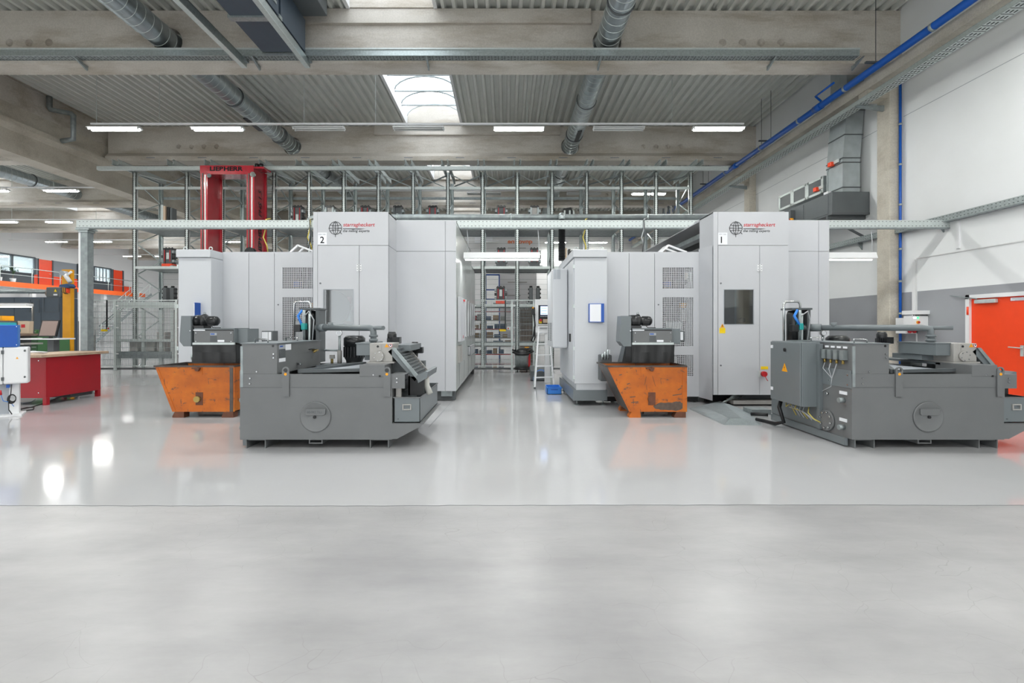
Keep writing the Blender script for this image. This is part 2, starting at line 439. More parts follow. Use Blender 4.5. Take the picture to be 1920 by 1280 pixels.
# epoxy coating with a slightly ragged front edge, 3 mm proud of the slab
pts = []
n = 420
for i in range(n+1):
    x = XL+(XR-XL)*i/n
    pts.append((x, EDGE+0.012*math.sin(x*0.7)+random.uniform(-0.006, 0.006)))
m = MB()
for (xa, ya), (xb, yb) in zip(pts, pts[1:]):
    m.face([(xa, ya, 0.003), (xb, yb, 0.003), (xb, D1, 0.003), (xa, D1, 0.003)])
    m.face([(xa, ya, 0.0), (xb, yb, 0.0), (xb, yb, 0.003), (xa, ya, 0.003)])
fl = struct(m, 'floor', 'epoxy')
m = MB()
for (xa, ya), (xb, yb) in zip(pts, pts[1:]): m.face([(xa, ya-0.007, 0.001), (xb, yb-0.007, 0.001), (xb, yb+0.001, 0.001), (xa, ya+0.001, 0.001)])
m.build('floor_joint', 'seam_dark', fl)
for p0, p1 in (((-12.2, 6.0), (-4.4, 9.25)), ((-1.16, 7.2), (-0.93, 15.8)), ((0.62, 9.75), (0.86, 15.5)), ((-0.9, 11.4), (0.7, 11.4)), ((-1.1, 8.6), (-0.3, 8.6)), ((0.62, 9.75), (1.4, 9.75))):
    a, b = Vector((*p0, 0.0)), Vector((*p1, 0.0)); t = (b-a).normalized(); k = Vector((-t.y, t.x, 0))*0.006
    MB().face([(a-k)[:2]+(0.0036,), (a+k)[:2]+(0.0036,), (b+k)[:2]+(0.0036,), (b-k)[:2]+(0.0036,)]).build('floor_joint', 'seam_dark', fl)
# walls
DOOR = (9.06, 10.33, 2.14)
m = MB(); m.box(XR, XR+0.25, D0, DOOR[0], 0, ZC+0.3); m.box(XR, XR+0.25, DOOR[1], D1, 0, ZC+0.3); m.box(XR, XR+0.25, DOOR[0], DOOR[1], DOOR[2], ZC+0.3)
wr = struct(m, 'wall_right', 'wall_two_tone')
wr.data.transform(Matrix.Identity(4))
# panel joints and the outline of the filled-in gate
B(XR-0.004, XR, 12.6, 40, 6.70, 6.712).build('panel_joint', 'print_grey', wr)
B(XR-0.004, XR, D0, 12.0, 6.70, 6.712).build('panel_joint', 'print_grey', wr)
B(XR-0.02, XR, 3.0, 11.62, 3.125, 3.145).build('gate_outline', 'pale_wall', wr)
B(XR-0.02, XR, 11.60, 11.62, 0.0, 3.125).build('gate_outline', 'pale_wall', wr)
OFFICE = [(F*(XL+0.03)/(-42-CX), F*(XL+0.03)/(64-CX)), (F*(XL+0.03)/(145-CX), F*(XL+0.03)/(207-CX))]
m = MB(); m.box(XL-0.25, XL, D0, D1, 0, 5.56); m.box(XL-0.25, XL, D0, D1, 6.84, ZC+0.3)
for a, b in ((D0, OFFICE[0][0]), (OFFICE[0][1], OFFICE[1][0]), (OFFICE[1][1], D1)): m.box(XL-0.25, XL, a, b, 5.56, 6.84)
struct(m, 'wall_left', 'pale_wall')
struct(B(XL, XG, D1, D1+0.25, 0, ZC+0.3), 'wall_far', 'pale_wall')
struct(B(XG, XR, 35.0, 35.25, 0, ZC+0.3), 'wall_partition', 'pale_wall')
# back wall behind the camera with an unseen open ribbon added for daylight
m = MB()
m.box(XL, XR, D0-0.25, D0, 0, 0.9); m.box(XL, XR, D0-0.25, D0, 5.4, ZC+0.3)
for k in range(16): m.box(XL+k*3.1, XL+k*3.1+0.25, D0-0.25, D0, 0.9, 5.4)
wb = struct(m, 'wall_back', 'pale_wall')
# ceiling: trapezoidal steel deck, ribs along the hall
def deck(x0, x1, y0, y1, name='ceiling'):
    m = MB(); per = 0.275; x = x0; prof = []
    while x < x1:
        prof += [(x, ZC+0.10), (x+0.13, ZC+0.10), (x+0.165, ZC), (x+0.24, ZC)]; x += per
    prof.append((x1, ZC+0.10))
    prof = [(min(p, x1), z) for p, z in prof]
    for (xa, za), (xb, zb) in zip(prof, prof[1:]):
        if xb-xa > 1e-4: m.face([(xa, y0, za), (xb, y0, zb), (xb, y1, zb), (xa, y1, za)])
    m.face([(x0, y0, ZC+0.3), (x1, y0, ZC+0.3), (x1, y1, ZC+0.3), (x0, y1, ZC+0.3)])
    return struct(m, name, 'deck')
deck(XG, SKY[0], D0, 35.0); deck(SKY[1], XR, D0, 35.0)
deck(XL, SKY2[0], D0, D1); deck(SKY2[1], XG, D0, D1)
# skylights: curbs, arched ribs, tie bars and barrel panes between the roof beams
def skylight(idx, xs, y0, y1, detail):
    cx, hw = (xs[0]+xs[1])/2, (xs[1]-xs[0])/2
    w = thing('window_%d' % idx, None, None, (cx, y0, ZC), kind='structure')
    for x0, x1 in ((xs[0]-0.06, xs[0]+0.03), (xs[1]-0.03, xs[1]+0.06)):
        B(x0, x1, y0, y1, ZC-0.02, ZC+0.34).build('curb', 'white_paint', w)
    ns = max(1, int(round((y1-y0)/1.15))); st = (y1-y0)/ns
    N = 10; R = [(cx+hw*math.cos(PI-PI*i/N), ZC+0.32+0.5*math.sin(PI*i/N)) for i in range(N+1)]
    for k in range(ns+1):
        y = y0+k*st
        MB().tube([(x, y, z) for x, z in R], 0.03, 6).build('arch_rib', 'galv_dull', w)
        if detail and 0 < k < ns: B(xs[0], xs[1], y-0.02, y+0.02, ZC+0.28, ZC+0.32).build('tie_bar', 'galv_dull', w)
    segs = [(y0+k*st, y0+(k+1)*st) for k in range(ns)] if detail else [(y0, y1)]
    for a, b in segs:
        m = MB()
        for (xa, za), (xb, zb) in zip(R, R[1:]): m.face([(xa, a, za+0.04), (xb, a, zb+0.04), (xb, b, zb+0.04), (xa, b, za+0.04)], True)
        m.build('pane', 'skylight_pane', w)
    m = MB()
    for y in (y0, y1):
        m.face([(x, y, z+0.04) for x, z in R]+[(xs[1], y, ZC+0.1), (xs[0], y, ZC+0.1)])
    m.build('end_plate', 'white_paint', w)
    # daylight portal for the opening
    ld = bpy.data.lights.new('skylight_portal', 'AREA'); ld.shape = 'RECTANGLE'; ld.size = 2*hw; ld.size_y = y1-y0; ld.cycles.is_portal = True
    lo = bpy.data.objects.new('skylight_portal', ld); COL.objects.link(lo); lo.location = (cx, (y0+y1)/2, ZC+0.3); lo['kind'] = 'helper'
idx = 1
bounds = [D0]+BEAMS
for a, b in zip(bounds, bounds[1:]):
    y0, y1 = a+(0.45 if a != D0 else 0.1), b-0.1
    if y1 < 34: skylight(idx, SKY, y0, y1, 5 < y0 < 20); idx += 1
    skylight(idx, SKY2, y0, y1, False); idx += 1
skylight(idx, SKY, 33.5, 34.9, False); idx += 1
# cut strips of roof over the beams where the skylight is interrupted
for a in BEAMS:
    if a < 34: struct(B(SKY[0], SKY[1], a-0.12, a+0.48, ZC, ZC+0.8), 'roof', 'concrete')
    struct(B(SKY2[0], SKY2[1], a-0.12, a+0.48, ZC, ZC+0.8), 'roof', 'concrete')
struct(B(SKY2[0], SKY2[1], BEAMS[-1]+0.45, D1, ZC, ZC+0.3), 'roof', 'deck')
# roof beams
HOLES = [-12.95, -12.44, -11.95, -11.45, 5.4, 5.9, 6.37, 6.86]
DUCTS = [2.51, -8.47]; ZD = 8.62
def beam(i, d, x0, x1, full):
    prof = [(d-0.15, ZB), (d+0.40, ZB), (d+0.40, ZB+0.18), (d+0.28, ZB+0.34), (d+0.28, ZC), (d, ZC), (d, ZB+0.34), (d-0.15, ZB+0.18)]
    o = struct(MB().prism(prof, 'x', x0, x1), 'beam_%d' % i, 'concrete')
    if full:
        c = [cutter((x-0*d, d-0.3, ZD) if False else (x+WLOC[o.name].x*0, d-0.3, ZD), (x, d+0.6, ZD), 0.36) for x in DUCTS]
        c += [cutter((x, d-0.3, 8.6), (x, d+0.2, 8.6), 0.095, 20) for x in HOLES]
        cut(o, c)
    x = 0.19-2.02*int((0.19-x0)/2.02)
    while x < x1-0.3:
        B(x-0.17, x+0.17, d-0.154, d-0.14, ZB+0.105, ZB+0.122).build('anchor_slot', 'slot_blue', o); x += 2.02
    return o
for i, d in enumerate(BEAMS):
    if d < 34: beam(i+1, d, XG+0.1, XR, 5 < d < 30)
    beam(i+20, d, XL, XG-0.3, False)
# upper flange thickening of the beam over the machines
for d in (12.1, 19.1): struct(B(-5.2, 2.1, d-0.09, d+0.05, ZC-0.36, ZC-0.005), 'beam_flange', 'concrete')
# longitudinal girder between the two naves with its broad lower part and rain pipe
prof = [(XG, ZB+0.62), (XG, ZB+0.12), (XG+0.22, ZB+0.05), (XG+0.22, ZB-0.10), (XG+0.05, ZB-0.25), (XG+0.05, ZB-0.95), (XG-0.65, ZB-0.95), (XG-0.65, ZB-0.25), (XG-0.8, ZB-0.1), (XG-0.8, ZB+0.05), (XG-0.35, ZB+0.12), (XG-0.35, ZB+0.62)]
struct(MB().prism(prof, 'y', D0, 35.0), 'girder', 'concrete_pale')
B(XG-0.3, XG-0.02, D0, 35.0, ZB+0.62, ZC+0.1).build('beam_upstand', 'concrete', None, kind='structure')
for d in (-8.9, 12.1, 26.3):
    struct(B(XG-0.55, XG-0.05, d-0.2, d+0.3, 0, ZB-0.95), 'column', 'concrete_pale', bevel=0.02)
o = MB().tube([(XG+0.15, 16.6, ZC-0.01), (XG+0.15, 16.6, ZC-0.38), (XG+0.2, 16.6, ZC-0.46), (XG+0.62, 16.9, ZC-0.46), (XG+0.7, 16.9, ZC-0.54), (XG+0.7, 16.9, ZB+0.05), (XG+0.3, 16.9, ZB-0.02)], 0.085, 12)
o.build('rain_pipe', 'galv_dull', None, 'grey rain downpipe with two elbows beside the long concrete girder', cat='pipe')
# right-hand columns, runway ledge
for d in (-1.9, 5.1, 12.1, 19.1, 26.1, 33.1):
    struct(B(XR-0.27, XR, d, d+0.42, 0, 7.75), 'column', 'concrete_pale', bevel=0.015)
struct(B(9.05, 9.25, D0, 35.0, 7.46, 7.72), 'runway_beam', 'concrete_pale')
for d in (-1.9, 5.1, 12.1, 19.1, 26.1, 33.1): struct(B(9.07, XR-0.27, d+0.05, d+0.37, 7.24, 7.455), 'column', 'concrete_pale')
# -------------------------------------------------------------- orange door in the right wall
door = thing('door_1', 'bright orange steel door in the right wall with lever handle', None, (XR, (DOOR[0]+DOOR[1])/2, 0), kind='structure')
B(XR+0.02, XR+0.09, DOOR[0]+0.06, DOOR[1]-0.06, 0.01, DOOR[2]-0.05).build('door_leaf', 'signal_orange', door)
m = MB(); m.box(XR-0.03, XR+0.12, DOOR[1]-0.06, DOOR[1]+0.03, 0, DOOR[2]+0.03); m.box(XR-0.03, XR+0.12, DOOR[0]-0.03, DOOR[0]+0.06, 0, DOOR[2]+0.03); m.box(XR-0.03, XR+0.12, DOOR[0]-0.03, DOOR[1]+0.03, DOOR[2]-0.05, DOOR[2]+0.03)
m.build('door_frame', 'white_paint', door)
B(XR-0.05, XR+0.02, DOOR[1]-0.62, DOOR[1]-0.18, DOOR[2]-0.16, DOOR[2]-0.08).build('door_closer', 'galv_light', door, bevel=0.01)
MB().bar((XR-0.06, DOOR[1]-0.25, DOOR[2]-0.06), (XR-0.06, DOOR[1]+0.35, DOOR[2]+0.04), 0.02).build('closer_arm', 'galv_dull', door)
for z in (1.75, 0.35): MB().cyl((XR-0.035, DOOR[1]-0.03, z), (XR-0.035, DOOR[1]-0.03, z+0.17), 0.02, 10).build('hinge', 'signal_orange', door)
hy = 9.25
B(XR+0.0, XR+0.02, hy-0.03, hy+0.03, 0.93, 1.14).build('handle_plate', 'galv_light', door)
MB().tube([(XR+0.01, hy, 1.09), (XR-0.05, hy, 1.09), (XR-0.05, hy+0.20, 1.10)], 0.012, 8).build('door_handle', 'galv_light', door)
s = B(XR+0.012, XR+0.02, 9.10, 9.48, 1.99, 2.075).build('door_sign', 'print_red', door, label='white notice with red border on the orange door')
B(XR+0.008, XR+0.012, 9.115, 9.465, 2.003, 2.062).build('sign_face', 'paper', s)
for k, z in enumerate((2.045, 2.028, 2.010)): B(XR+0.006, XR+0.008, 9.14, 9.43-0.05*(k == 2), z, z+0.008).build('print_line', 'print_grey', s)
# -------------------------------------------------------------- spiral ducts
def duct(x, y0, y1, label, rings, slots):
    t = thing('ventilation_duct', label, 'duct', (x, y0, ZD), 'round spiral ducts through the roof beams')
    MB().cyl((x, y0, ZD), (x, y1, ZD), 0.29, 28).build('pipe', 'duct_steel', t)
    m = MB(); y = y0+0.1
    while y < y1: m.ring((x, y, ZD), (0.1, 1, 0.0), 0.291, 0.009, 28, 4); y += 0.26
    m.build('spiral_seam', 'galv_light', t, kind='stuff')
    for y in rings: MB().ring((x, y, ZD), (0, 1, 0), 0.3, 0.022, 28, 6).build('joint_ring', 'dark_grey', t)
    for y, sx in slots:
        s = B(x+sx*0.13-0.075, x+sx*0.13+0.075, y, y+1.0, ZD-0.30, ZD-0.255).build('air_slot', 'near_black', t)
duct(DUCTS[0], -6, 34.8, 'round galvanised spiral duct with black air slots, nearer the right wall', (5.6, 10.6, 15.2, 17.9, 22.4), ((16.9, 0.4), (21.0, 0.4)))
duct(DUCTS[1], -6, 34.8, 'round galvanised spiral duct above the red storage crane', (5.6, 9.2, 15.0, 18.0, 22.4), ((15.9, -0.9), (21.0, -0.9)))
duct(-23.2, -6, 48, 'round galvanised spiral duct in the neighbouring bay beyond the girder', (9.0, 16.0, 23.6, 30.0, 36.5, 44.0), ((21, 0.5),))
# -------------------------------------------------------------- cable trays
def tray_x(name, x0, x1, d, z0, z1, w, label, bracket_px):
    t = thing(name, label, 'cable tray', ((x0+x1)/2, d, z0))
    B(x0, x1, d, d+w, z0, z0+0.006).build('tray_floor', 'galv_dull', t)
    B(x0, x1, d-0.004, d, z0, z1).build('side_rail', 'galvanised', t); B(x0, x1, d+w, d+w+0.004, z0, z1+0.02).build('side_rail', 'galvanised', t)
    B(x0, x1, d-0.03, d+0.002, z1-0.02, z1+0.015).build('rim', 'galv_light', t)
    m = MB(); x = x0+0.1
    while x < x1:
        for k in range(2): m.box(x, x+0.05, d+0.05+k*w*0.45, d+0.07+k*w*0.45, z0-0.002, z0)
        m.box(x+0.09, x+0.1, d+0.02, d+w-0.02, z0-0.003, z0)
        x += 0.16
    m.build('perforation', 'hole_dark', t, kind='stuff')
    for x in bracket_px:
        MB().prism([(d-0.05, z0-0.03), (d+w+0.15, z0-0.03), (d+w+0.15, z0-0.17)], 'x', x-0.02, x+0.02).build('bracket', 'galv_dull', t)
tray_x('cable_tray', -14.8, 8.55, 11.72, 8.06, 8.22, 0.22, 'perforated galvanised cable tray along the nearest concrete roof beam', [wx(p, 11.75) for p in (-185, 141, 474, 800, 1126, 1453, 1616)])
t = thing('cable_tray', 'perforated galvanised cable tray running along the white right wall', 'cable tray', (9.0, 12, 7.12))
B(8.88, 9.14, -4, 34.5, 7.12, 7.126).build('tray_floor', 'galv_light', t)
for x in (8.876, 9.14): B(x, x+0.004, -4, 34.5, 7.12, 7.22).build('side_rail', 'galvanised', t)
for z in (7.14, 7.165, 7.19): B(8.873, 8.876, -4, 34.5, z, z+0.008).build('rail_rib', 'galv_light', t)
m = MB(); y = 4.0
while y < 26:
    for k in range(3): m.box(8.92+k*0.075, 8.945+k*0.075, y, y+0.07, 7.117, 7.12)
    m.box(8.89, 9.13, y+0.11, y+0.12, 7.116, 7.12)
    y += 0.17
m.build('perforation', 'hole_dark', t, kind='stuff')
for d in (5.3, 12.3, 19.3, 26.3): MB().prism([(8.86, 7.11), (XR-0.27, 7.11), (XR-0.27, 6.97), (8.9, 7.07)], 'y', d-0.03, d+0.03).build('bracket', 'galv_dull', t)
# -------------------------------------------------------------- blue pipes on the right wall
t = thing('compressed_air_pipe', 'large blue compressed air pipe running under the roof along the right wall', 'pipe', (8.85, 12, 7.72))
MB().cyl((8.85, -6, 7.72), (8.85, 34.8, 7.72), 0.084, 18).build('pipe', 'blue_pipe', t)
for y in (10.0, 12.6, 14.6, 16.8, 19.5, 23.0, 27.0): MB().cyl((8.85, y, 7.72), (8.85, y+0.07, 7.72), 0.092, 18).build('clamp', 'galvanised', t)
for y in (13.6, 18.6): MB().cyl((8.85, y, 7.72), (8.85, y+0.3, 7.72), 0.10, 18).build('coupling', 'blue_pipe', t)
MB().tube([(8.78, 13.5, 7.78), (8.62, 13.5, 7.92), (8.62, 12.75, 7.92)], 0.03, 8).build('branch', 'blue_pipe', t)
for y in (11.6, 16.2, 16.8, 21.2, 21.8): B(8.844, 8.856, y-0.006, y+0.006, 7.78, ZC+0.05).build('hanger_rod', 'dark_grey', t)
for y in (11.6, 16.5, 21.5): B(8.6, 9.1, y-0.03, y+0.03, 7.81, 7.85).build('hanger_bar', 'dark_grey', t)
t = thing('air_drop_pipe', 'thin vertical blue pipe clamped beside the concrete wall column', 'pipe', (9.78, 12.02, 0.3))
MB().tube([(9.78, 12.02, 7.95), (9.78, 12.02, 4.0), (9.78, 12.02, 0.3)], 0.03, 10).build('pipe', 'blue_pipe', t)
for z in (6.5, 5.5, 4.5, 3.4, 2.6, 1.8): MB().cyl((9.78, 12.02, z), (9.78, 12.02, z+0.05), 0.038, 10).build('clamp', 'galvanised', t)
# -------------------------------------------------------------- crossing galvanised rail, its post, and the wall rail
DR = 10.75
x0, x1 = wx(143, DR), XR-0.005
t = thing('support_rail', 'long perforated galvanised rail spanning the machines from post to right wall', 'rail', (0, DR, wz(428, DR)))
z0, z1 = wz(426, DR), wz(412.5, DR)
B(x0, x1, DR, DR+0.006, z0, z1).build('web', 'galv_light', t); B(x0, x1, DR+0.006, DR+0.09, z1-0.006, z1).build('flange', 'galv_light', t); B(x0, x1, DR-0.01, DR+0.09, z0-0.03, z0).build('flange', 'galv_dull', t)
m = MB(); x = x0+0.06
while x < x1:
    for z in (z0+0.03, z1-0.03): m.box(x, x+0.028, DR-0.0015, DR+0.001, z-0.005, z+0.005)
    x += 0.083
m.build('hole_rows', 'hole_dark', t, kind='stuff')
px = wx(157, DR)
p = thing('rail_post', 'square galvanised steel post carrying the left end of the long rail', 'post', (px, DR+0.05, 0))
B(px-0.055, px+0.10, DR-0.02, DR+0.14, 0.01, z0-0.07).build('shaft', 'galv_dull', p)
B(px-0.10, px-0.057, DR-0.02, DR+0.10, 0.01, z0-0.07).build('cable_duct', 'white_paint', p)
B(px-0.14, px+0.16, DR-0.06, DR+0.18, z0-0.065, z0-0.032).build('head_plate', 'galvanised', p); B(px-0.10, px+0.12, DR-0.04, DR+0.16, z0-0.11, z0-0.07).build('head_block', 'galvanised', p)
B(px-0.15, px+0.15, DR-0.08, DR+0.2, 0.004, 0.02).build('foot_plate', 'galv_dull', p)
B(px-0.105, px-0.09, DR-0.03, DR-0.02, 0.75, 1.62).build('cover_strip', 'dark_grey', p)
t = thing('wall_rail', 'perforated galvanised rail fixed at half height along the right wall', 'rail', (9.72, 9, 3.8))
B(9.70, 9.706, 3.0, 15.0, 3.84, 3.97).build('web', 'galvanised', t); B(9.706, 9.8, 3.0, 15.0, 3.964, 3.97).build('flange', 'galvanised', t); B(9.70, 9.84, 3.0, 15.0, 3.82, 3.84).build('flange', 'galv_dull', t)
m = MB(); y = 3.1
while y < 15:
    for z in (3.87, 3.94): m.box(9.698, 9.70, y, y+0.028, z-0.005, z+0.005)
    y += 0.083
m.build('hole_rows', 'hole_dark', t, kind='stuff')
for d in (6.0, 8.6, 10.9, 13.4): MB().prism([(9.71, 3.82), (XR, 3.82), (XR, 3.62)], 'y', d-0.02, d+0.02).build('bracket', 'galv_dull', t)
B(XR-0.03, XR, 10.5, 10.58, 3.2, 3.8).build('cable_channel', 'white_paint', None, 'short white cable channel on the wall below the rail end', cat='cable channel')
B(XR-0.04, XR, 11.63, 11.71, 1.72, 3.12).build('cable_channel', 'white_paint', None, 'long white cable channel dropping to the switch box by the column', cat='cable channel')
# grey air pipe above the crossing rail with black hose down to machine one
DP = DR+0.36
t = thing('air_pipe', 'thick grey extraction pipe lying above the long galvanised rail', 'pipe', (0, DP, wz(408, DP)))
zp = wz(408, DP)+0.005; xa, xb = wx(583, DP), wx(1345, DP)
MB().tube([(xa-0.02, DP, zp-0.22), (xa-0.02, DP, zp-0.06), (xa+0.1, DP, zp), (xb, DP, zp)], 0.075, 16).build('pipe', 'galv_dull', t)
for p_ in (745, 958, 1213): MB().cyl((wx(p_, DP)-0.02, DP, zp), (wx(p_, DP)+0.02, DP, zp), 0.088, 16).build('pipe_joint', 'galvanised', t)
xh = wx(1052, DP)
MB().tube([(xh, DP, zp+0.0), (xh, DP-0.10, zp+0.02), (xh, DP-0.15, zp-0.1)], 0.075, 14).build('elbow', 'galvanised', t)
m = MB(); zz = zp-0.1
rs = []; pp = []
while zz > 3.0:
    pp += [(xh-0.0*zz, DP-0.15, zz), (xh, DP-0.15, zz-0.016)]; rs += [0.085, 0.068]; zz -= 0.032
m.tube(pp, 0.08, 14, True, rs, False); m.build('flexible_hose', 'near_black', t, label='black corrugated hose')
# -------------------------------------------------------------- roof-hung ventilation unit near the first beam
t = thing('roof_ventilator', 'dark ventilation unit hung from two steel rails before the nearest roof beam', 'ventilation unit', (-5.4, 10.5, 8.05))
for y0, y1 in ((10.42, 11.68), (9.32, 10.32), (8.0, 9.22)): B(-5.9, -4.86, y0, y1, 8.12, 8.9).build('housing', 'slate' if y0 < 8.5 else 'navy_machine', t, bevel=0.01)
for y0, y1 in ((10.3, 10.44), (9.2, 9.34)): B(-5.95, -4.84, y0, y1, 8.08, 8.16).build('cross_strap', 'galvanised', t)
B(-4.862, -4.84, 8.4, 10.2, 8.28, 8.98).build('access_panel', 'galvanised', t, bevel=0.03)
m = MB()
for k in range(9): m.box(-4.838, -4.834, 10.14, 10.17, 8.34+k*0.07, 8.355+k*0.07)
m.build('panel_screws', 'hole_dark', t, kind='stuff')
B(-4.84, -4.74, 10.0, 10.18, 8.86, 9.04).build('actuator', 'signal_orange', t, bevel=0.01)
B(-5.6, -4.3, 8.6, 11.6, 8.93, 9.35).build('supply_box', 'slate', t, bevel=0.02)
for x, lab in ((-6.42, 'outer'), (-4.86, 'inner')):
    B(x-0.02, x, 2.0, 11.96, 7.9, 8.08).build('support_web', 'galvanised', t); B(x-0.12, x, 2.0, 11.96, 7.885, 7.9).build('support_flange', 'galv_light', t); B(x-0.12, x, 2.0, 11.96, 8.065, 8.08).build('support_flange', 'galv_dull', t)
    B(x-0.16, x+0.06, 11.82, 11.94, 7.99, 8.24).build('end_bracket', 'galv_dull', t)
# -------------------------------------------------------------- fluorescent light rows
def lamp_light(x, y, z, L, w, size_y=0.16, col=(1.0, 1.0, 0.98)):
    ld = bpy.data.lights.new('fluorescent_light', 'AREA'); ld.shape = 'RECTANGLE'; ld.size = L; ld.size_y = size_y; ld.energy = w; ld.color = col
    lo = bpy.data.objects.new('fluorescent_light', ld); COL.objects.link(lo); lo.location = (x, y, z); lo['kind'] = 'helper'
    return lo
LIT_TUBE = None
def fitting(x, d, z, lit, label, group, L=1.5, warm=False):
    t = thing('ceiling_light', label, 'ceiling light', (x, d, z), group)
    m = MB(); m.prism([(d-0.05, z+0.06), (d+0.05, z+0.06), (d+0.13, z+0.012), (d+0.13, z), (d-0.13, z), (d-0.13, z+0.012)], 'x', x-L/2, x+L/2)
    m.build('housing', 'white_paint', t)
    for s in (-1, 1):
        MB().cyl((x-L/2+0.04, d+s*0.07, z-0.025), (x+L/2-0.04, d+s*0.07, z-0.025), 0.019, 10).build('tube', ('tube_warm' if warm else 'tube_light') if lit else 'unlit_tube', t)
        for e in (-1, 1): B(x+e*(L/2-0.02)-0.012, x+e*(L/2-0.02)+0.012, d+s*0.07-0.02, d+s*0.07+0.02, z-0.045, z).build('socket', 'white_paint', t)
    for e in (-0.45, 0.45): B(x+e*L-0.004, x+e*L+0.004, d-0.004, d+0.004, z+0.06, z+0.11).build('hook', 'galv_dull', t)
    if lit:
        lo = lamp_light(x, d, z-0.06, L, LAMP_W); lo.parent = t; lo.location = (0, 0, -0.06)
    return t
ORD = ['first', 'second', 'third', 'fourth', 'fifth', 'sixth', 'seventh', 'eighth', 'ninth']
ZL = wz(241, 14.3)
def row(name, d, z, cols, x0, x1, wires, where, group):
    t = thing('light_trunk', 'white trunking of the ceiling lights '+where, 'light trunking', ((x0+x1)/2, d, z))
    B(x0, x1, d-0.03, d+0.03, z+0.11, z+0.16).build('rail', 'white_paint', t)
    for x in wires: B(x-0.005, x+0.005, d-0.005, d+0.005, z+0.16, ZC).build('wire', 'galv_light', t)
    for k, (x, lit) in enumerate(cols):
        fitting(x, d, z, lit, ('lit' if lit else 'unlit')+' ceiling light, '+ORD[k % 9]+' from left, '+where, group)
cols = [(wx(p, 14.3), l) for p, l in ((215, 1), (408, 1), (598, 0), (785, 0), (973, 1), (1160, 0), (1347, 1))]
row('row', 14.3, ZL, cols, cols[0][0]-0.7, cols[-1][0]+0.75, [wx(p, 14.3) for p in (181, 299, 570, 704, 988, 1260)], 'before the second roof beam', 'row of ceiling lights before the second roof beam')
for d, where in ((7.3, 'over the front machines'), (0.3, 'over the camera'), (-6.7, 'near the back wall')):
    row('row', d, ZL, [(x, 1) for x in (-10.5, -6.0, -0.5, 4.0, 7.6)], -12, 8.5, (-9, -3, 3, 7), where, 'ceiling lights '+where)
for d, where, lit in ((21.3, 'above the storage rack', (0, 0, 0, 0, 1)), (28.3, 'far behind the storage rack', (1, 0, 0, 1, 0)), (33.6, 'before the far partition', (0, 1, 0, 1, 1))):
    row('row', d, ZL, list(zip((-11.0, -6.0, -1.0, 3.4, 6.25), lit)), -12, 8.0, (-9, -3, 3, 7), where, 'ceiling lights '+where)
def lrow(d, py, spans, where, x1=None):
    z = wz(py, d)
    row('row', d, z, [(wx((a+b)/2, d), 1) for a, b in spans], wx(spans[0][0], d)-2.5, x1 if x1 else wx(spans[-1][1], d)+3.0, [wx(p, d) for p in (22, 100, 180)], where, 'ceiling lights in the neighbouring bay')
lrow(21.3, 357, ((-120, -46), (-50+0, 17), (78, 152)), 'before the third beam of the neighbouring bay', XG-0.9)
lrow(28.0, 416, ((-130, -70), (-20, 35), (82, 140)), 'before the fourth beam of the neighbouring bay', XG-0.9)
lrow(35.0, 453, ((82, 130), (165, 214), (415, 455)), 'before the fifth beam of the neighbouring bay', XG-1)
lrow(42.0, 480, ((225, 270), (285, 330)), 'before the last beam of the neighbouring bay', XG-4)
for d, where in ((14.3, 'beyond the girder'), (5.0, 'beyond the girder near the camera')):
    row('row', d, ZL, [(x, 1) for x in (-33, -28, -23, -19)], -35, -17.5, (-30, -20), where, 'ceiling lights '+where)
# ================================================================ MILLING MACHINES
OFF = 7.49                         # second machine stands 7.49 m further right
DC, DB, DPN = 9.05, 9.706, 9.53    # front planes: tool column, rear body, low panels
def grille(m, x0, x1, y, z0, z1, pitch=0.036, bar=0.0125, t=0.006):
    nx = max(1, int(round((x1-x0)/pitch))); nz = max(1, int(round((z1-z0)/pitch)))
    for i in range(nx+1):
        x = x0+(x1-x0)*i/nx; m.box(x-bar/2, x+bar/2, y, y+t, z0-bar/2, z1+bar/2)
    for j in range(nz+1):
        z = z0+(z1-z0)*j/nz; m.box(x0-bar/2, x1+bar/2, y+0.001, y+t-0.001, z-bar/2, z+bar/2)
    return m
def globe(parent, x, y, z, r):
    m = MB(); n = 28; w = r*0.036
    def arc(pts): m.tube([(x+u*r, y, z+v*r) for u, v in pts], w, 5)
    arc([(math.cos(2*PI*i/n), math.sin(2*PI*i/n)) for i in range(n+1)])
    for k in (0.42,): 
        for s in (-1, 1): arc([(s*k*math.cos(a), math.sin(a)) for a in [(-PI/2+PI*i/14) for i in range(15)]])
    arc([(0, 1.12), (0, -1.45)])
    for v0, bow in ((0.5, -0.16), (-0.5, 0.16)):
        h = math.sqrt(1-v0*v0); arc([(u*h, v0+0.04+bow*(1-u*u)) for u in [(-1+2*i/10) for i in range(11)]])
    arc([(-1.1, 0.0), (1.0, 0.0)])
    arc([(0.75, -0.65), (1.02, -0.95)])
    m.build('globe_emblem', 'print_black', parent)
    return m
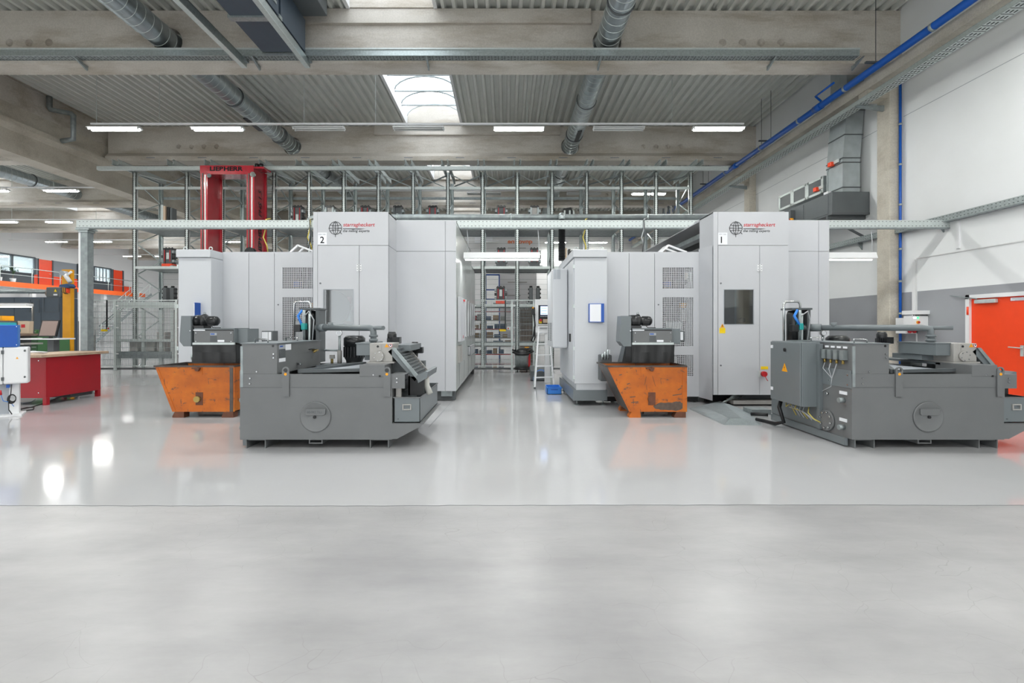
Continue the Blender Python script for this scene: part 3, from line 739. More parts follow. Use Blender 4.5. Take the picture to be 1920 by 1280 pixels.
def machine(dx, number, label, window):
    t = thing('milling_machine', label, 'milling machine', (-3.0+dx, DC, 0), 'white milling machines')
    def X(v): return v+dx
    xl, xt, xs, xr = X(-3.62), X(-3.537), X(-2.759), X(-2.215)
    zt, zh, zb = 3.645, 3.017, 0.223
    g = 0.004
    # tool column: header, two door leaves, trim, sides, roof
    hd = B(xt, xr, DC, DC+0.03, zh+g, zt).build('header_panel', 'machine_white', t)
    B(xl, xt-g, DC+0.004, DC+0.05, zb, zt).build('corner_trim', 'machine_white', t)
    wx0, wx1, wz0, wz1 = X(-3.422), X(-2.873), 1.545, 2.188
    dl = MB().frame(xt+g, xs-g, DC, DC+0.03, zb, zh-g, wx0, wx1, wz0, wz1).build('door', 'machine_white', t)
    dr = B(xs+g, xr, DC, DC+0.03, zb, zh-g).build('door', 'machine_white', t)
    B(wx0, wx1, DC+0.012, DC+0.018, wz0, wz1).build('window_pane', 'window_glass', dl)
    MB().frame(wx0-0.012, wx1+0.012, DC-0.004, DC, wz0-0.012, wz1+0.012, wx0, wx1, wz0, wz1).build('window_frame', 'print_grey', dl)
    for s in (-1, 1): B(xs+s*0.028-0.02, xs+s*0.028+0.02, DC-0.012, DC, wz(508, DC), wz(495, DC)).build('hinge', 'white_paint', dl)
    m = MB()
    for s in (-1, 1):
        for k in range(3): m.cyl((xs+s*0.03, DC-0.015, wz(505, DC)+k*0.045), (xs+s*0.03, DC-0.012, wz(505, DC)+k*0.045), 0.008, 8)
    m.build('hinge_screws', 'seam_dark', dl, kind='stuff')
    for z in (wz(531, DC), wz(685, DC)): MB().cyl((X(-3.485), DC-0.012, z), (X(-3.485), DC, z), 0.016, 10).build('lock', 'seam_dark', dl)
    B(xt, xr, DC+0.031, DC+0.06, zb, zt).box(xt, xr, DC+0.031, DC+0.04, zb, zb+0.02)
    MB().frame(xt, xr, DC+0.031, DC+0.05, zb, zt-0.02, wx0-0.05, wx1+0.05, wz0-0.05, wz1+0.05).build('door_seal', 'seam_dark', t)
    B(xr-0.03, xr, DC+0.03, DB, zb, zh-g).build('side_panel', 'machine_white', t); B(xr-0.03, xr, DC+0.03, DB, zh+g, zt).build('side_panel', 'machine_white', t)
    B(xl, xl+0.03, DC+0.05, DB, zb, zt).build('side_panel', 'machine_white', t)
    B(xl, xr, DC+0.03, DB+0.3, zt-0.02, zt).build('roof_panel', 'machine_white', t)
    # magazine inside the window
    B(xt+0.05, xr-0.06, DC+0.62, DC+0.64, 1.0, 2.8).build('inner_wall', 'pale_box', t)
    B(xt+0.05, xr-0.06, DC+0.1, DC+0.62, 1.35, 1.38).build('inner_floor', 'galv_dull', t)
    if window == 'chain':
        B(X(-3.37), X(-3.13), DC+0.2, DC+0.45, 1.4, 2.7).build('tool_chain', 'near_black', t)
        m = MB()
        for k in range(9): m.cyl((X(-3.42), DC+0.25, 1.5+k*0.085), (X(-3.34), DC+0.25, 1.5+k*0.085), 0.032, 8)
        m.build('tool_holders', 'motor_black', t)
        B(X(-3.12), X(-3.05), DC+0.3, DC+0.5, 1.38, 2.8).build('inner_post', 'galv_dull', t)
        MB().cyl((X(-2.92), DC+0.3, 1.62), (X(-2.92), DC+0.42, 1.62), 0.05, 10).build('tool_gripper', 'dark_grey', t)
    else:
        MB().cyl((X(-3.36), DC+0.25, 1.85), (X(-3.36), DC+0.33, 1.85), 0.34, 28).build('tool_disc', 'dark_grey', t)
        B(X(-3.10), X(-3.02), DC+0.3, DC+0.45, 1.6, 1.82).build('gripper_arm', 'galv_light', t)
        MB().cyl((X(-3.06), DC+0.34, 1.92), (X(-3.06), DC+0.34, 2.08), 0.045, 12).build('gripper', 'red_plastic', t)
        B(X(-2.97), X(-2.93), DC+0.4, DC+0.45, 1.38, 2.7).build('inner_post', 'gear_grey', t)
    ld = lamp_light((wx0+wx1)/2, DC+0.3, 2.6, 0.5, 0.25); ld.parent = t; ld.location = Vector(((wx0+wx1)/2, DC+0.3, 2.6))-WLOC[t.name]  # added light to brighten the magazine behind the window; no fitting is built
    # lettering
    sc_ = DC
    globe(t, X(wx(629, DC)), DC-0.004, wz(427.5, DC), 11.7*DC/F)
    text('starragheckert', 'print_red', t, X(wx(643.5, DC)), DC-0.001, wz(426.8, DC), 59.5*DC/F, 9.5*DC/F, shear=0.22, bold=0.006, name='brand_lettering')
    MB().prism([(X(wx(643, DC)), wz(428.2, DC)), (X(wx(685, DC)), wz(428.6, DC)), (X(wx(676, DC)), wz(429.8, DC)), (X(wx(643, DC)), wz(429.2, DC))], 'y', DC-0.003, DC-0.0005).build('logo_stroke', 'print_black', t)
    text('the milling experts', 'print_black', t, X(wx(643, DC)), DC-0.001, wz(436.6, DC), 50*DC/F, 6.6*DC/F, shear=0.22, bold=0.004, name='brand_lettering')
    pl = B(X(wx(595.8, DC)), X(wx(613, DC)), DC-0.004, DC, wz(458.5, DC), wz(436, DC)).build('number_plate', 'paper', t)
    text(number, 'print_black', pl, X(wx(600.4 if number == '2' else 600.8, DC)), DC-0.0045, wz(455.6, DC), None, 12.0*DC/F, bold=0.008, name='number')
    text('HEC 500', 'print_grey', pl, X(wx(597.5, DC)), DC-0.0045, wz(440.5, DC), 13*DC/F, 2.4*DC/F, name='type_lettering')
    # warning labels and switch
    s = B(X(-3.51), X(-3.40), DC-0.003, DC, 1.375, 1.475).build('warning_label', 'label_yellow', dl)
    MB().prism([(X(-3.495), 1.48), (X(-3.415), 1.48), (X(-3.455), 1.555)], 'y', DC-0.003, DC).build('warning_triangle', 'label_amber', dl)
    text('!', 'print_black', dl, X(-3.462), DC-0.0035, 1.49, 0.012, 0.045, bold=0.02, name='warning_mark')
    s = B(X(-2.735), X(-2.60), DC-0.003, DC, 0.70, 0.755).build('yellow_label', 'label_yellow', dr)
    sw = MB().cyl((X(-2.69), DC-0.06, 0.615), (X(-2.69), DC, 0.615), 0.05, 14).build('safety_switch', 'red_plastic', dr)
    MB().tube([(X(-2.68), DC-0.05, 0.58), (X(-2.66), DC-0.06, 0.52), (X(-2.63), DC-0.05, 0.49)], 0.007, 6).build('key_strap', 'print_red', sw)
    B(X(-2.785), X(-2.75), DC-0.02, DC, 0.56, 0.67).build('latch', 'galv_light', dr)
    # rear body
    bx = X(-1.0166); bs = X(wx(835, DB)); zs = wz(471, DB); zbb = wz(733, DB)
    B(xr, bs-g, DB, DB+0.03, zs+g, zt-0.02).build('front_panel', 'machine_white', t); B(bs+g, bx, DB, DB+0.03, zs+g, zt-0.02).build('front_panel', 'machine_white', t)
    B(xr, bs-g, DB, DB+0.03, zbb, zs-g).build('front_panel', 'machine_white', t); B(bs+g, bx, DB, DB+0.03, zbb, zs-g).build('front_panel', 'machine_white', t)
    B(xr, bx-0.01, DB+0.02, DB+0.05, zbb, zt-0.03).build('panel_backing', 'seam_dark', t)
    # right flank: tall section, then lower rounded section with sliding doors
    B(bx-0.03, bx, DB+0.03, 12.0, zbb, zt-0.02).build('side_panel', 'machine_side', t)
    B(bx-0.03, bx, 12.01, 13.9, zbb, zt-0.02).build('side_panel', 'machine_side', t)
    prof = [(13.92, zbb), (13.92, 3.25), (14.3, 3.25)]+[(15.2+0.3*math.sin(a*PI/12), 2.95+0.3*math.cos(a*PI/12)) for a in range(0, 7)]+[(15.5, zbb)]
    MB().prism(prof, 'x', bx-0.03, bx).build('side_panel', 'machine_side', t)
    B(xr-1.4, bx, DB+0.03, 13.9, zt-0.04, zt-0.02).build('roof_panel', 'machine_white', t)
    B(xr-1.4, bx, 13.9, 15.3, 3.22, 3.25).build('roof_panel', 'machine_white', t)
    B(xr-1.4, bx, 15.46, 15.5, zbb, 2.95).build('rear_panel', 'machine_white', t)
    # flank: control console, door windows, handles, sill
    cs = B(bx+0.005, bx+0.07, 9.95, 10.95, wz(640, 10.2), wz(557, 10.2)).build('console', 'machine_white', t, bevel=0.008)
    B(bx+0.07, bx+0.075, 10.5, 10.56, 1.25, 1.31).build('push_button', 'red_plastic', cs)
    B(bx+0.07, bx+0.10, 10.56, 10.72, 2.05, 2.09).build('beacon', 'red_plastic', cs)
    for y in (11.15, 11.9, 12.65, 13.4, 14.15):
        w_ = B(bx, bx+0.012, y, y+0.42, 1.35, 2.1).build('flank_window', 'near_black', t)
        B(bx+0.012, bx+0.05, y+0.5, y+0.54, 1.25, 2.15).build('door_bar', 'machine_white', t)
    B(bx, bx+0.05, 10.0, 10.6, 0.75, 1.1).build('flank_recess', 'gear_grey', t)
    B(bx, bx+0.05, 12.9, 14.6, 0.72, 0.98).build('drip_lip', 'machine_white', t, bevel=0.01)
    MB().tube([(bx, 12.7, 0.98), (bx+0.06, 12.7, 0.98), (bx+0.06, 12.7, 0.75), (bx, 12.7, 0.75)], 0.012, 6).build('flank_handle', 'dark_grey', t)
    for y in (10.4, 11.6, 12.8, 14.0): B(bx+0.001, bx+0.003, y, y+0.012, zbb, 0.7).build('flank_seam', 'seam_dark', t)
    B(bx-0.6, bx-0.03, DB+0.1, DB+0.3, 0.01, zbb).build('foot', 'dark_grey', t); B(bx-0.25, bx-0.03, 15.2, 15.6, 0.01, 0.4).build('foot', 'near_black', t)
    B(xr-1.2, bx-0.12, DB+0.35, 15.3, 0.02, zbb+0.02).build('machine_bed', 'near_black', t)
    B(bx-0.3, bx-0.08, DB+0.02, DB+0.06, 0.1, zbb).build('bed_cover', 'galv_dull', t)
    # low front panels with vents
    pz0, pz1 = 0.12, 2.94
    xp = [X(-5.59), X(-5.08), X(-4.575), X(-3.70)]
    B(xp[0], xp[1]-g, DPN, DPN+0.03, pz0, pz1).build('front_panel', 'machine_white', t); B(xp[1]+g, xp[2]-g, DPN, DPN+0.03, pz0, pz1).build('front_panel', 'machine_white', t)
    vx0, vx1 = X(-4.42), X(-3.81); vents = [(2.246, 2.666), (1.11, 2.078), (0.523, 0.943)]
    m = MB(); m.box(xp[2]+g, vx0, DPN, DPN+0.03, pz0, pz1); m.box(vx1, xp[3], DPN, DPN+0.03, pz0, pz1)
    zz = [pz0]+[v for a in reversed(vents) for v in a]+[pz1]
    for a, b in zip(zz[::2], zz[1::2]): m.box(vx0, vx1, DPN, DPN+0.03, a, b)
    vp = m.build('vent_panel', 'machine_white', t)
    for a, b in vents: grille(MB(), vx0, vx1, DPN+0.002, a, b).build('vent_grille', 'machine_white', vp, kind='stuff')
    MB().cyl((X(-4.5), DPN-0.01, 1.93), (X(-4.5), DPN, 1.93), 0.014, 10).build('lock', 'seam_dark', vp)
    B(xp[0], xp[3], DPN+0.75, DPN+0.78, pz0, pz1).build('inner_wall', 'slate', t)
    # things behind the vents
    for k, (xa, za, w_, h_, mt) in enumerate(((-4.36, 0.6, 0.3, 0.3, 'white_paint'), (-4.3, 1.2, 0.35, 0.4, 'galv_light'), (-4.0, 1.6, 0.14, 0.25, 'gear_grey'), (-4.3, 1.7, 0.2, 0.22, 'slate'), (-4.3, 2.3, 0.12, 0.12, 'blue_paint'), (-4.05, 2.35, 0.2, 0.1, 'dark_grey'), (-3.98, 1.88, 0.12, 0.1, 'yellow_paint'))):
        B(X(xa), X(xa)+w_, DPN+0.2, DPN+0.4, za, za+h_).build('valve_block', mt, t, bevel=0.02)
    m = MB()
    for k in range(5): m.tube([(X(-4.35+0.1*k), DPN+0.3, 0.5), (X(-4.3+0.1*k), DPN+0.22, 1.2+0.1*k), (X(-4.38+0.12*k), DPN+0.3, 2.0+0.1*k), (X(-4.2+0.06*k), DPN+0.3, 2.7)], 0.014, 6)
    m.build('hoses', 'near_black', t)
    B(xp[0], xp[3], DPN, DPN+0.8, pz1, pz1+0.03).build('roof_panel', 'machine_white', t)
    # angled cheek between panels and column
    MB().prism([(xp[3], DPN+0.02), (X(-3.635), DC+0.01), (X(-3.625), DC+0.03), (xp[3]+0.03, DPN+0.03)], 'z', 0.11, 3.02).build('cheek_panel', 'machine_white', t)
    B(xp[0], xp[3], DPN+0.05, DPN+0.1, 0.02, pz0).build('plinth', 'near_black', t)
    for x in (-5.4, -4.6, -3.75): MB().cyl((X(x), DPN+0.1, 0.0), (X(x), DPN+0.1, 0.13), 0.025, 10).build('foot', 'dark_grey', t)
    # bed under the column with hoses
    B(X(-3.2), xr, DC+0.1, DC+0.4, 0.03, 0.10).build('drip_tray', 'gear_grey', t); B(X(-3.0), xr-0.02, DC+0.3, DC+0.5, 0.10, 0.23).build('bed_rail', 'dark_grey', t)
    B(xl+0.05, xr, DC+0.5, DC+0.55, 0.02, zb).build('bed_skirt', 'near_black', t)
    for k in range(3): MB().tube([(X(-3.45+0.05*k), DC+0.2, 0.01), (X(-3.3+0.04*k), DC+0.15, 0.10+0.03*k), (X(-3.15), DC+0.2, 0.13+0.03*k), (X(-2.95), DC+0.3, 0.14+0.03*k)], 0.016, 8).build('hose', 'galvanised', t)
    # roof gear: handrail bracket and slanted rail
    m = MB()
    for y in (DPN+0.25, DPN+0.55):
        m.bar((X(-4.42), y, pz1+0.02), (X(-4.22), y, pz1+0.20), 0.035); m.bar((X(-4.22), y, pz1+0.20), (X(-3.85), y, pz1+0.06), 0.035)
    m.bar((X(-4.22), DPN+0.25, pz1+0.2), (X(-4.22), DPN+0.55, pz1+0.2), 0.03)
    m.build('roof_bracket', 'white_paint', t)
    B(X(-3.42), X(-3.12), 9.95, 12.6, 3.28, 3.36).build('slide_rail', 'dark_grey', t); B(X(-3.42), X(-3.36), 9.95, 12.6, 3.36, 3.46).build('slide_rail', 'galv_dull', t)
    B(X(-3.44), X(-3.10), 12.3, 12.7, 2.98, 3.5).build('slide_block', 'gear_grey', t)
    for y in (10.2, 12.2): B(X(-3.3), X(-3.2), y, y+0.1, 2.9, 3.28).build('slide_post', 'dark_grey', t)
    return t
machine(0.0, '2', 'white milling machine numbered 2, beside the aisle with the red crane behind', 'disc')
machine(OFF, '1', 'white milling machine numbered 1, nearer the right wall', 'chain')

# ---------------------------------------------------------------- electrical cabinets
def cabinet(dx, label):
    x0, x1, d = -6.21+dx, -5.59+dx, 9.15
    t = thing('control_cabinet', label, 'electrical cabinet', ((x0+x1)/2, d, 0), 'electrical cabinets of the milling machines')
    B(x0, x1, d, 11.6, 0.42, 2.80).build('body', 'cabinet_white', t, bevel=0.006)
    B(x0-0.03, x1, d-0.03, 11.62, 2.805, 2.955).build('top_cover', 'cabinet_white', t, bevel=0.012)
    B(x0+0.04, x1-0.02, d+0.02, 11.5, 0.30, 0.42).build('plinth', 'cabinet_white', t)
    B(x0-0.02, x1, d-0.01, 11.55, 0.10, 0.30).build('base', 'tank_side', t)
    for x in (x0+0.06, x1-0.06):
        for y in (d+0.08, 11.3):
            MB().cyl((x, y, 0.0), (x, y, 0.015), 0.05, 14).cyl((x, y, 0.015), (x, y, 0.11), 0.014, 10).build('foot', 'galv_dull', t)
    for x in (x0+0.05, x1-0.08): MB().ring((x, d+0.12, 2.99), (0, 1, 0), 0.03, 0.01, 14, 6).build('lifting_eye', 'galv_light', t)
    dr = B(x0-0.02, x0, d+0.03, 11.4, 0.44, 2.78).build('door', 'cabinet_white', t, bevel=0.005)
    for z in (2.6, 1.85, 1.05, 0.5): B(x0-0.025, x0+0.005, d-0.008, d+0.03, z, z+0.07).build('hinge', 'galv_light', dr)
    B(x0-0.05, x0-0.02, d+0.35, d+0.42, 1.20, 1.36).build('door_handle', 'near_black', dr)
    ac = B(x0-0.34, x0-0.03, 9.9, 11.15, 1.06, 2.69).build('cooling_unit', 'cabinet_white', t, bevel=0.03)
    B(x0-0.32, x0-0.26, 9.893, 9.9, 2.47, 2.67).build('air_grille', 'print_grey', ac); B(x0-0.25, x0-0.18, 9.893, 9.9, 2.47, 2.67).build('air_grille', 'print_grey', ac)
    m = MB()
    for k in range(14):
        for y in (10.15, 10.65): m.box(x0-0.344, x0-0.339, y, y+0.28, 1.20+k*0.028, 1.213+k*0.028)
    m.build('air_slots', 'dark_grey', ac, kind='stuff')
    return t
cabinet(0.0, 'white electrical cabinet with lifting eyes at the left end of machine 2')
cabinet(OFF, 'white electrical cabinet with cooling unit and blue document holder by the stepladder')
def holder(x0, x1, d0, d1, z0, z1, label):
    t = thing('document_holder', label, 'document holder', ((x0+x1)/2, d1, z0), 'blue document holders')
    MB().prism([(x0, d1-0.03), (x1, d0), (x1, d1), (x0, d1)], 'z', z0, z1).build('back', 'blue_paint', t)
    a = Vector((x0, d1-0.032, 0)); b = Vector((x1, d0-0.002, 0)); u = (b-a)
    p = a+u*0.06; q = a+u*0.80
    MB().face([(p.x, p.y, z0+0.012), (q.x, q.y, z0+0.012), (q.x, q.y, z1-0.012), (p.x, p.y, z1-0.012)]).build('sheet', 'paper', t)
holder(wx(1104, 9.12), wx(1131.5, 9.12), 9.06, 9.15, wz(604, 9.12), wz(569, 9.12), 'blue holder with a white sheet on the cabinet of machine 1')
holder(wx(362, 9.1), wx(373, 9.1), 8.98, 9.15, wz(593, 9.1), wz(567.5, 9.1), 'blue holder standing off the cabinet of machine 2')

# ---------------------------------------------------------------- hanging lights under the long rail
def hanging(px0, px1, label):
    d = DR+0.05; z = wz(487, d); x0, x1 = wx(px0, d), wx(px1, d)
    t = thing('hanging_light', label, 'hanging light', ((x0+x1)/2, d, z), 'lights hung under the long rail')
    MB().prism([(d-0.10, z+0.155), (d+0.10, z+0.155), (d+0.15, z+0.02), (d-0.15, z+0.02)], 'x', x0, x1).build('housing', 'white_paint', t)
    MB().cyl((x0+0.03, d, z+0.005), (x1-0.03, d, z+0.005), 0.022, 10).build('tube', 'tube_soft', t)
    B(x0+0.02, x1-0.02, d-0.14, d+0.14, z+0.012, z+0.02).build('reflector', 'white_paint', t)
    for x in (x0+0.08, x1-0.03): MB().tube([(x, d, z+0.155), (x+0.01, d, z+0.4), (x-0.01, d, wz(428, DR)-0.03)], 0.008, 6).build('suspension', 'cable_grey', t)
    lo = lamp_light(0, 0, 0, x1-x0, LAMP_W*0.22); lo.parent = t; lo.location = (0, 0, -0.03)
hanging(870, 1012, 'lit white hanging light over the aisle between the two machines')
hanging(1497, 1637, 'lit white hanging light beside the concrete column, behind machine 1')
# cable bundles hanging from the rail
for px, y1, mt, lab in ((1207, 478, 'cable_grey', 'grey cable bundle looped over the rail beside machine 1'), (581, 470, 'cable_yellow', 'yellow-green earth cable hanging from the rail beside machine 2'), (498, 472, 'cable_yellow', 'yellow cable hanging next to the red crane'), (1097, 474, 'cable_yellow', 'thin yellow cable hanging from the rail above the cabinet')):
    d = DR-0.03 if px in (1207, 581) else DR+0.13; x = wx(px, d)
    t = thing('hanging_cable', lab, 'cable', (x, d, wz(y1, d)), 'cables hanging from the long rail')
    MB().tube([(x+0.06, d+0.10, wz(408, d)), (x+0.01, d, wz(411, d)), (x, d-0.01, wz(430, d)), (x-0.05, d, wz(445, d)), (x+0.02, d+0.02, wz(460, d)), (x+0.03, d+0.05, wz(y1, d))], 0.013, 8).build('cable', mt, t)
    if px in (1207, 581): MB().tube([(x+0.10, d+0.08, wz(406, d)), (x+0.0, d-0.02, wz(413, d)), (x+0.02, d-0.025, wz(440, d)), (x-0.03, d, wz(y1-4, d))], 0.012, 8).build('cable', 'dark_grey', t)
# ================================================================ COOLANT TANKS
DT = 5.92
def motor(m_parent, x, y, z0, z1, r, name='pump_motor'):
    h = z1-z0
    t = MB().lathe((x, y, 0), [(r*1.22, z0), (r*1.22, z0+0.03), (r*0.8, z0+0.05), (r*0.85, z0+0.10), (r, z0+0.14), (r, z1-0.16), (r*1.08, z1-0.155), (r*1.08, z1-0.04), (r*0.8, z1), (0.02, z1)], 28).build(name, 'motor_black', m_parent)
    m = MB()
    for k in range(20):
        a = 2*PI*k/20; c, s = math.cos(a), math.sin(a)
        m.bar((x+c*r*1.03, y+s*r*1.03, z0+0.15), (x+c*r*1.03, y+s*r*1.03, z1-0.17), 0.012, 0.03)
    m.build('cooling_fins', 'motor_black', t, kind='stuff')
    return t
def tank(dx, label):
    t = thing('coolant_tank', label, 'coolant tank', (-2.33+dx, DT, 0), 'grey coolant filter tanks')
    def X(v): return v+dx
    x0, x1, d1, zt, zb = X(-3.264), X(-1.403), 7.7, 0.919, 0.116
    G = 'tank_grey'
    m = MB(); m.box(x0, x1, DT, DT+0.012, zb, zt); m.box(x0, x1, d1-0.012, d1, zb, zt); m.box(x0, x0+0.012, DT+0.012, d1-0.012, zb, zt); m.box(x1-0.012, x1, DT+0.012, d1-0.012, zb, zt); m.box(x0+0.012, x1-0.012, DT+0.012, d1-0.012, zb, zb+0.012)
    m.build('tub', G, t)
    B(x0+0.012, x1-0.012, DT+0.012, d1-0.012, 0.70, 0.705).build('coolant', 'slate', t)
    # rim strip and seam on the front
    B(x0+0.02, x1+0.002, DT-0.003, DT, zt-0.165, zt-0.162).build('weld_seam', 'dark_grey', t)
    # skids
    for a, b in ((0.055, 0.30), (1.58, 1.815)):
        m = MB(); m.box(x0+a, x0+a+0.012, DT+0.03, d1-0.05, 0.0, zb); m.box(x0+b-0.012, x0+b, DT+0.03, d1-0.05, 0.0, zb); m.box(x0+a, x0+b, DT+0.05, d1-0.07, zb-0.02, zb)
        m.build('skid', G, t)
    m = MB(); m.frame(x0+0.83, x0+1.0, DT+0.03, DT+0.5, 0.06, zb, x0+0.845, x0+0.985, 0.072, 0.104); m.build('fork_pocket', G, t)
    B(x0-0.02, x0+0.02, DT+0.1, d1, 0.02, zb).build('side_skid', 'tank_side', t)
    # round cleaning cover with raised badge
    cx, cz = X(-2.335), 0.397
    cv = MB().lathe((cx, 0, cz), [(0.187, DT-0.0), (0.187, DT-0.012), (0.178, DT-0.018), (0.170, DT-0.012), (0.02, DT-0.02), (0.001, DT-0.02)], 40, 'y').build('cleaning_cover', G, t)
    bd = MB().prism([(cx-0.115, cz+0.035), (cx-0.10, cz+0.02), (cx+0.10, cz+0.02), (cx+0.125, cz+0.035), (cx+0.13, cz+0.10), (cx-0.115, cz+0.10)], 'y', DT-0.03, DT-0.012).build('badge', G, cv, bevel=0.004)
    text('60-942 Tko', 'dark_grey', bd, cx-0.095, DT-0.0305, cz+0.045, 0.18, 0.032, name='embossed_lettering') if dx == 0 else None
    MB().cyl((cx-0.005, DT-0.035, cz+0.0), (cx-0.005, DT-0.015, cz+0.0), 0.018, 12).build('cover_bolt', 'near_black', cv)
    # lifting lugs
    for lx in (X(wx(530, DT)), X(wx(719.5, DT))):
        w = 0.086; zc = wz(694, DT); z0 = wz(743, DT)
        m = MB(); n = 12; ri, ro = 0.026, w/2; cxx = lx+w/2
        outer = [(cxx+ro*math.cos(a), zc+ro*math.sin(a)) for a in [PI*i/n for i in range(n+1)]]
        inner = [(cxx+ri*math.cos(a), zc+ri*math.sin(a)) for a in [PI*i/n for i in range(n+1)]]
        innerb = [(cxx+ri*math.cos(a), zc+ri*math.sin(a)) for a in [PI+PI*i/n for i in range(n+1)]]
        for i in range(n): m.prism([outer[i], outer[i+1], inner[i+1], inner[i]], 'y', DT-0.02, DT-0.002)
        zl = zc-ro
        m.prism([(lx, zl), (lx, zc), inner[-1]]+innerb[1:n//2+1]+[(cxx, zl)], 'y', DT-0.02, DT-0.002)
        m.prism([(cxx, zl)]+innerb[n//2:]+[(lx+w, zc), (lx+w, zl)], 'y', DT-0.02, DT-0.002)
        m.box(lx, lx+w, DT-0.02, DT-0.002, z0, zl)
        lg = m.build('lifting_lug', G, t)
        MB().cyl((cxx, DT-0.022, wz(701, DT)), (cxx, DT-0.02, wz(701, DT)), 0.017, 16).build('load_sticker', 'label_amber', lg)
    # control head: upper box on the left
    bx0, bx1, by1, bz = X(-3.245), X(-2.81), 7.3, 1.298
    ub = B(bx0, bx1, DT, by1, zt, bz-0.01).build('upper_box', G, t, bevel=0.004)
    B(bx0-0.01, bx1+0.01, DT-0.012, by1+0.01, bz-0.012, bz).build('upper_box_lid', 'tank_side', t)
    B(bx0-0.012, bx0+0.02, DT-0.004, DT+0.01, zt-0.16, zt+0.34).build('hinge_strip', 'galv_dull', ub)
    MB().cyl((X(wx(512, DT)), DT-0.004, wz(648.5, DT)), (X(wx(512, DT)), DT+0.0, wz(648.5, DT)), 0.014, 14).build('cable_hole', 'near_black', ub)
    for (px, py) in ((513.5, 663.5), (513.5, 670.5), (482, 696.5), (469.5, 709), (469, 719)):
        MB().cyl((X(wx(px, DT)), DT-0.014, wz(py, DT)), (X(wx(px, DT)), DT, wz(py, DT)), 0.010, 8).build('bolt', 'stainless', ub)
    for yy in (6.05, 6.9): MB().tube([(bx0+0.1, yy, bz), (bx0+0.1, yy, bz+0.045), (bx0+0.26, yy, bz+0.045), (bx0+0.26, yy, bz)], 0.009, 8).build('lid_handle', 'stainless', ub)
    # right flank of the upper box: nameplates, tap
    pz = wz(650, 6.05)
    B(bx1, bx1+0.003, 5.97, 6.14, 1.22, 1.275).build('nameplate', 'print_grey', ub); B(bx1, bx1+0.003, 6.14, 6.30, 1.20, 1.275).build('nameplate', 'paper', ub)
    B(bx1, bx1+0.003, 5.97, 6.14, 1.11, 1.215).build('nameplate', 'dark_grey', ub); B(bx1, bx1+0.003, 5.97, 6.14, 1.06, 1.105).build('nameplate', 'paper', ub)
    B(bx1+0.003, bx1+0.004, 5.99, 6.07, 1.245, 1.262).build('maker_mark', 'print_blue', ub)
    tp = MB().tube([(bx1, 7.0, 1.16), (bx1+0.08, 7.0, 1.16), (bx1+0.08, 6.85, 1.14)], 0.014, 8).build('drain_tap', 'brass', ub)
    B(bx1+0.05, bx1+0.06, 6.72, 7.02, 1.175, 1.19).build('tap_lever', 'stainless', tp)
    MB().bar((bx1, 6.5, 1.0), (bx1+0.06, 6.45, 1.0), 0.03).build('clip', 'stainless', ub)
    # left flank of the upper box: four connectors with cables
    for k in range(4):
        yy = 6.02+k*0.115
        c = B(bx0-0.06, bx0, yy, yy+0.07, 1.08, 1.20).build('connector', 'galv_dull', ub)
        B(bx0-0.012, bx0-0.002, yy, yy+0.07, 1.225, 1.25).build('tag', 'paper', c)
        MB().cyl((bx0-0.035, yy+0.035, 1.03), (bx0-0.035, yy+0.035, 1.08), 0.016, 8).build('cable_gland', 'brass', c)
        if k != 0: MB().tube([(bx0-0.035, yy+0.035, 1.03), (bx0-0.05, yy+0.05, 0.95), (bx0-0.03, 6.27, 0.83), (bx0-0.02, 6.30, 0.72), (bx0-0.03, 6.5, 0.62)], 0.006, 6).build('cable', 'cable_grey', c)
    # left flank: lower panel, flange cover, sockets
    B(x0-0.008, x0, DT+0.01, 6.46, 0.74, 0.96).build('flank_plate', 'tank_side', t)
    for (yy, zz) in ((6.32, 0.92), (6.32, 0.80), (5.98, 0.9), (5.98, 0.78), (6.33, 0.985)): MB().cyl((x0-0.016, yy, zz), (x0-0.008, yy, zz), 0.010, 8).build('bolt', 'stainless', t)
    fc = MB().cyl((x0-0.03, 6.36, 0.27), (x0, 6.36, 0.27), 0.135, 28).build('flange_cover', G, t)
    for k in range(8):
        a = 2*PI*k/8+0.2; MB().cyl((x0-0.05, 6.36+0.105*math.cos(a), 0.27+0.105*math.sin(a)), (x0-0.03, 6.36+0.105*math.cos(a), 0.27+0.105*math.sin(a)), 0.014, 6).build('flange_bolt', 'stainless', fc)
    for zz in (0.58, 0.24):
        s = MB().cyl((x0-0.07, 6.06, zz), (x0, 6.06, zz), 0.032, 12).build('drain_socket', 'galv_dull', t)
        B(x0-0.012, x0-0.002, 6.0, 6.13, zz+0.07, zz+0.11).build('tag', 'paper', s)
    MB().cyl((x0-0.03, 6.36, 0.62), (x0, 6.36, 0.62), 0.018, 8).build('level_plug', 'stainless', t)
    B(x0-0.05, x0, 6.46, 6.52, 0.13, zt+0.35).build('cabinet_post', 'tank_side', t)
    # hinged control box on the left flank
    cb = B(X(-3.51), x0-0.0, 6.52, 7.27, 0.415, 1.286).build('control_box', 'tank_side', t, bevel=0.006)
    B(X(-3.53), X(-3.512), 6.53, 7.26, 0.425, 1.276).build('box_door', 'tank_side', cb, bevel=0.004)
    MB().prism([(6.82, 0.86), (6.96, 0.86), (6.89, 0.98)], 'x', X(-3.534), X(-3.5305)).build('warning_triangle', 'label_amber', cb)
    MB().prism([(6.905, 0.955), (6.88, 0.915), (6.893, 0.915), (6.88, 0.88), (6.902, 0.922), (6.889, 0.922)], 'x', X(-3.536), X(-3.534)).build('lightning_mark', 'print_black', cb)
    for zz in (1.18, 0.56): B(X(-3.545), X(-3.53), 7.19, 7.23, zz, zz+0.045).build('latch', 'paper', cb)
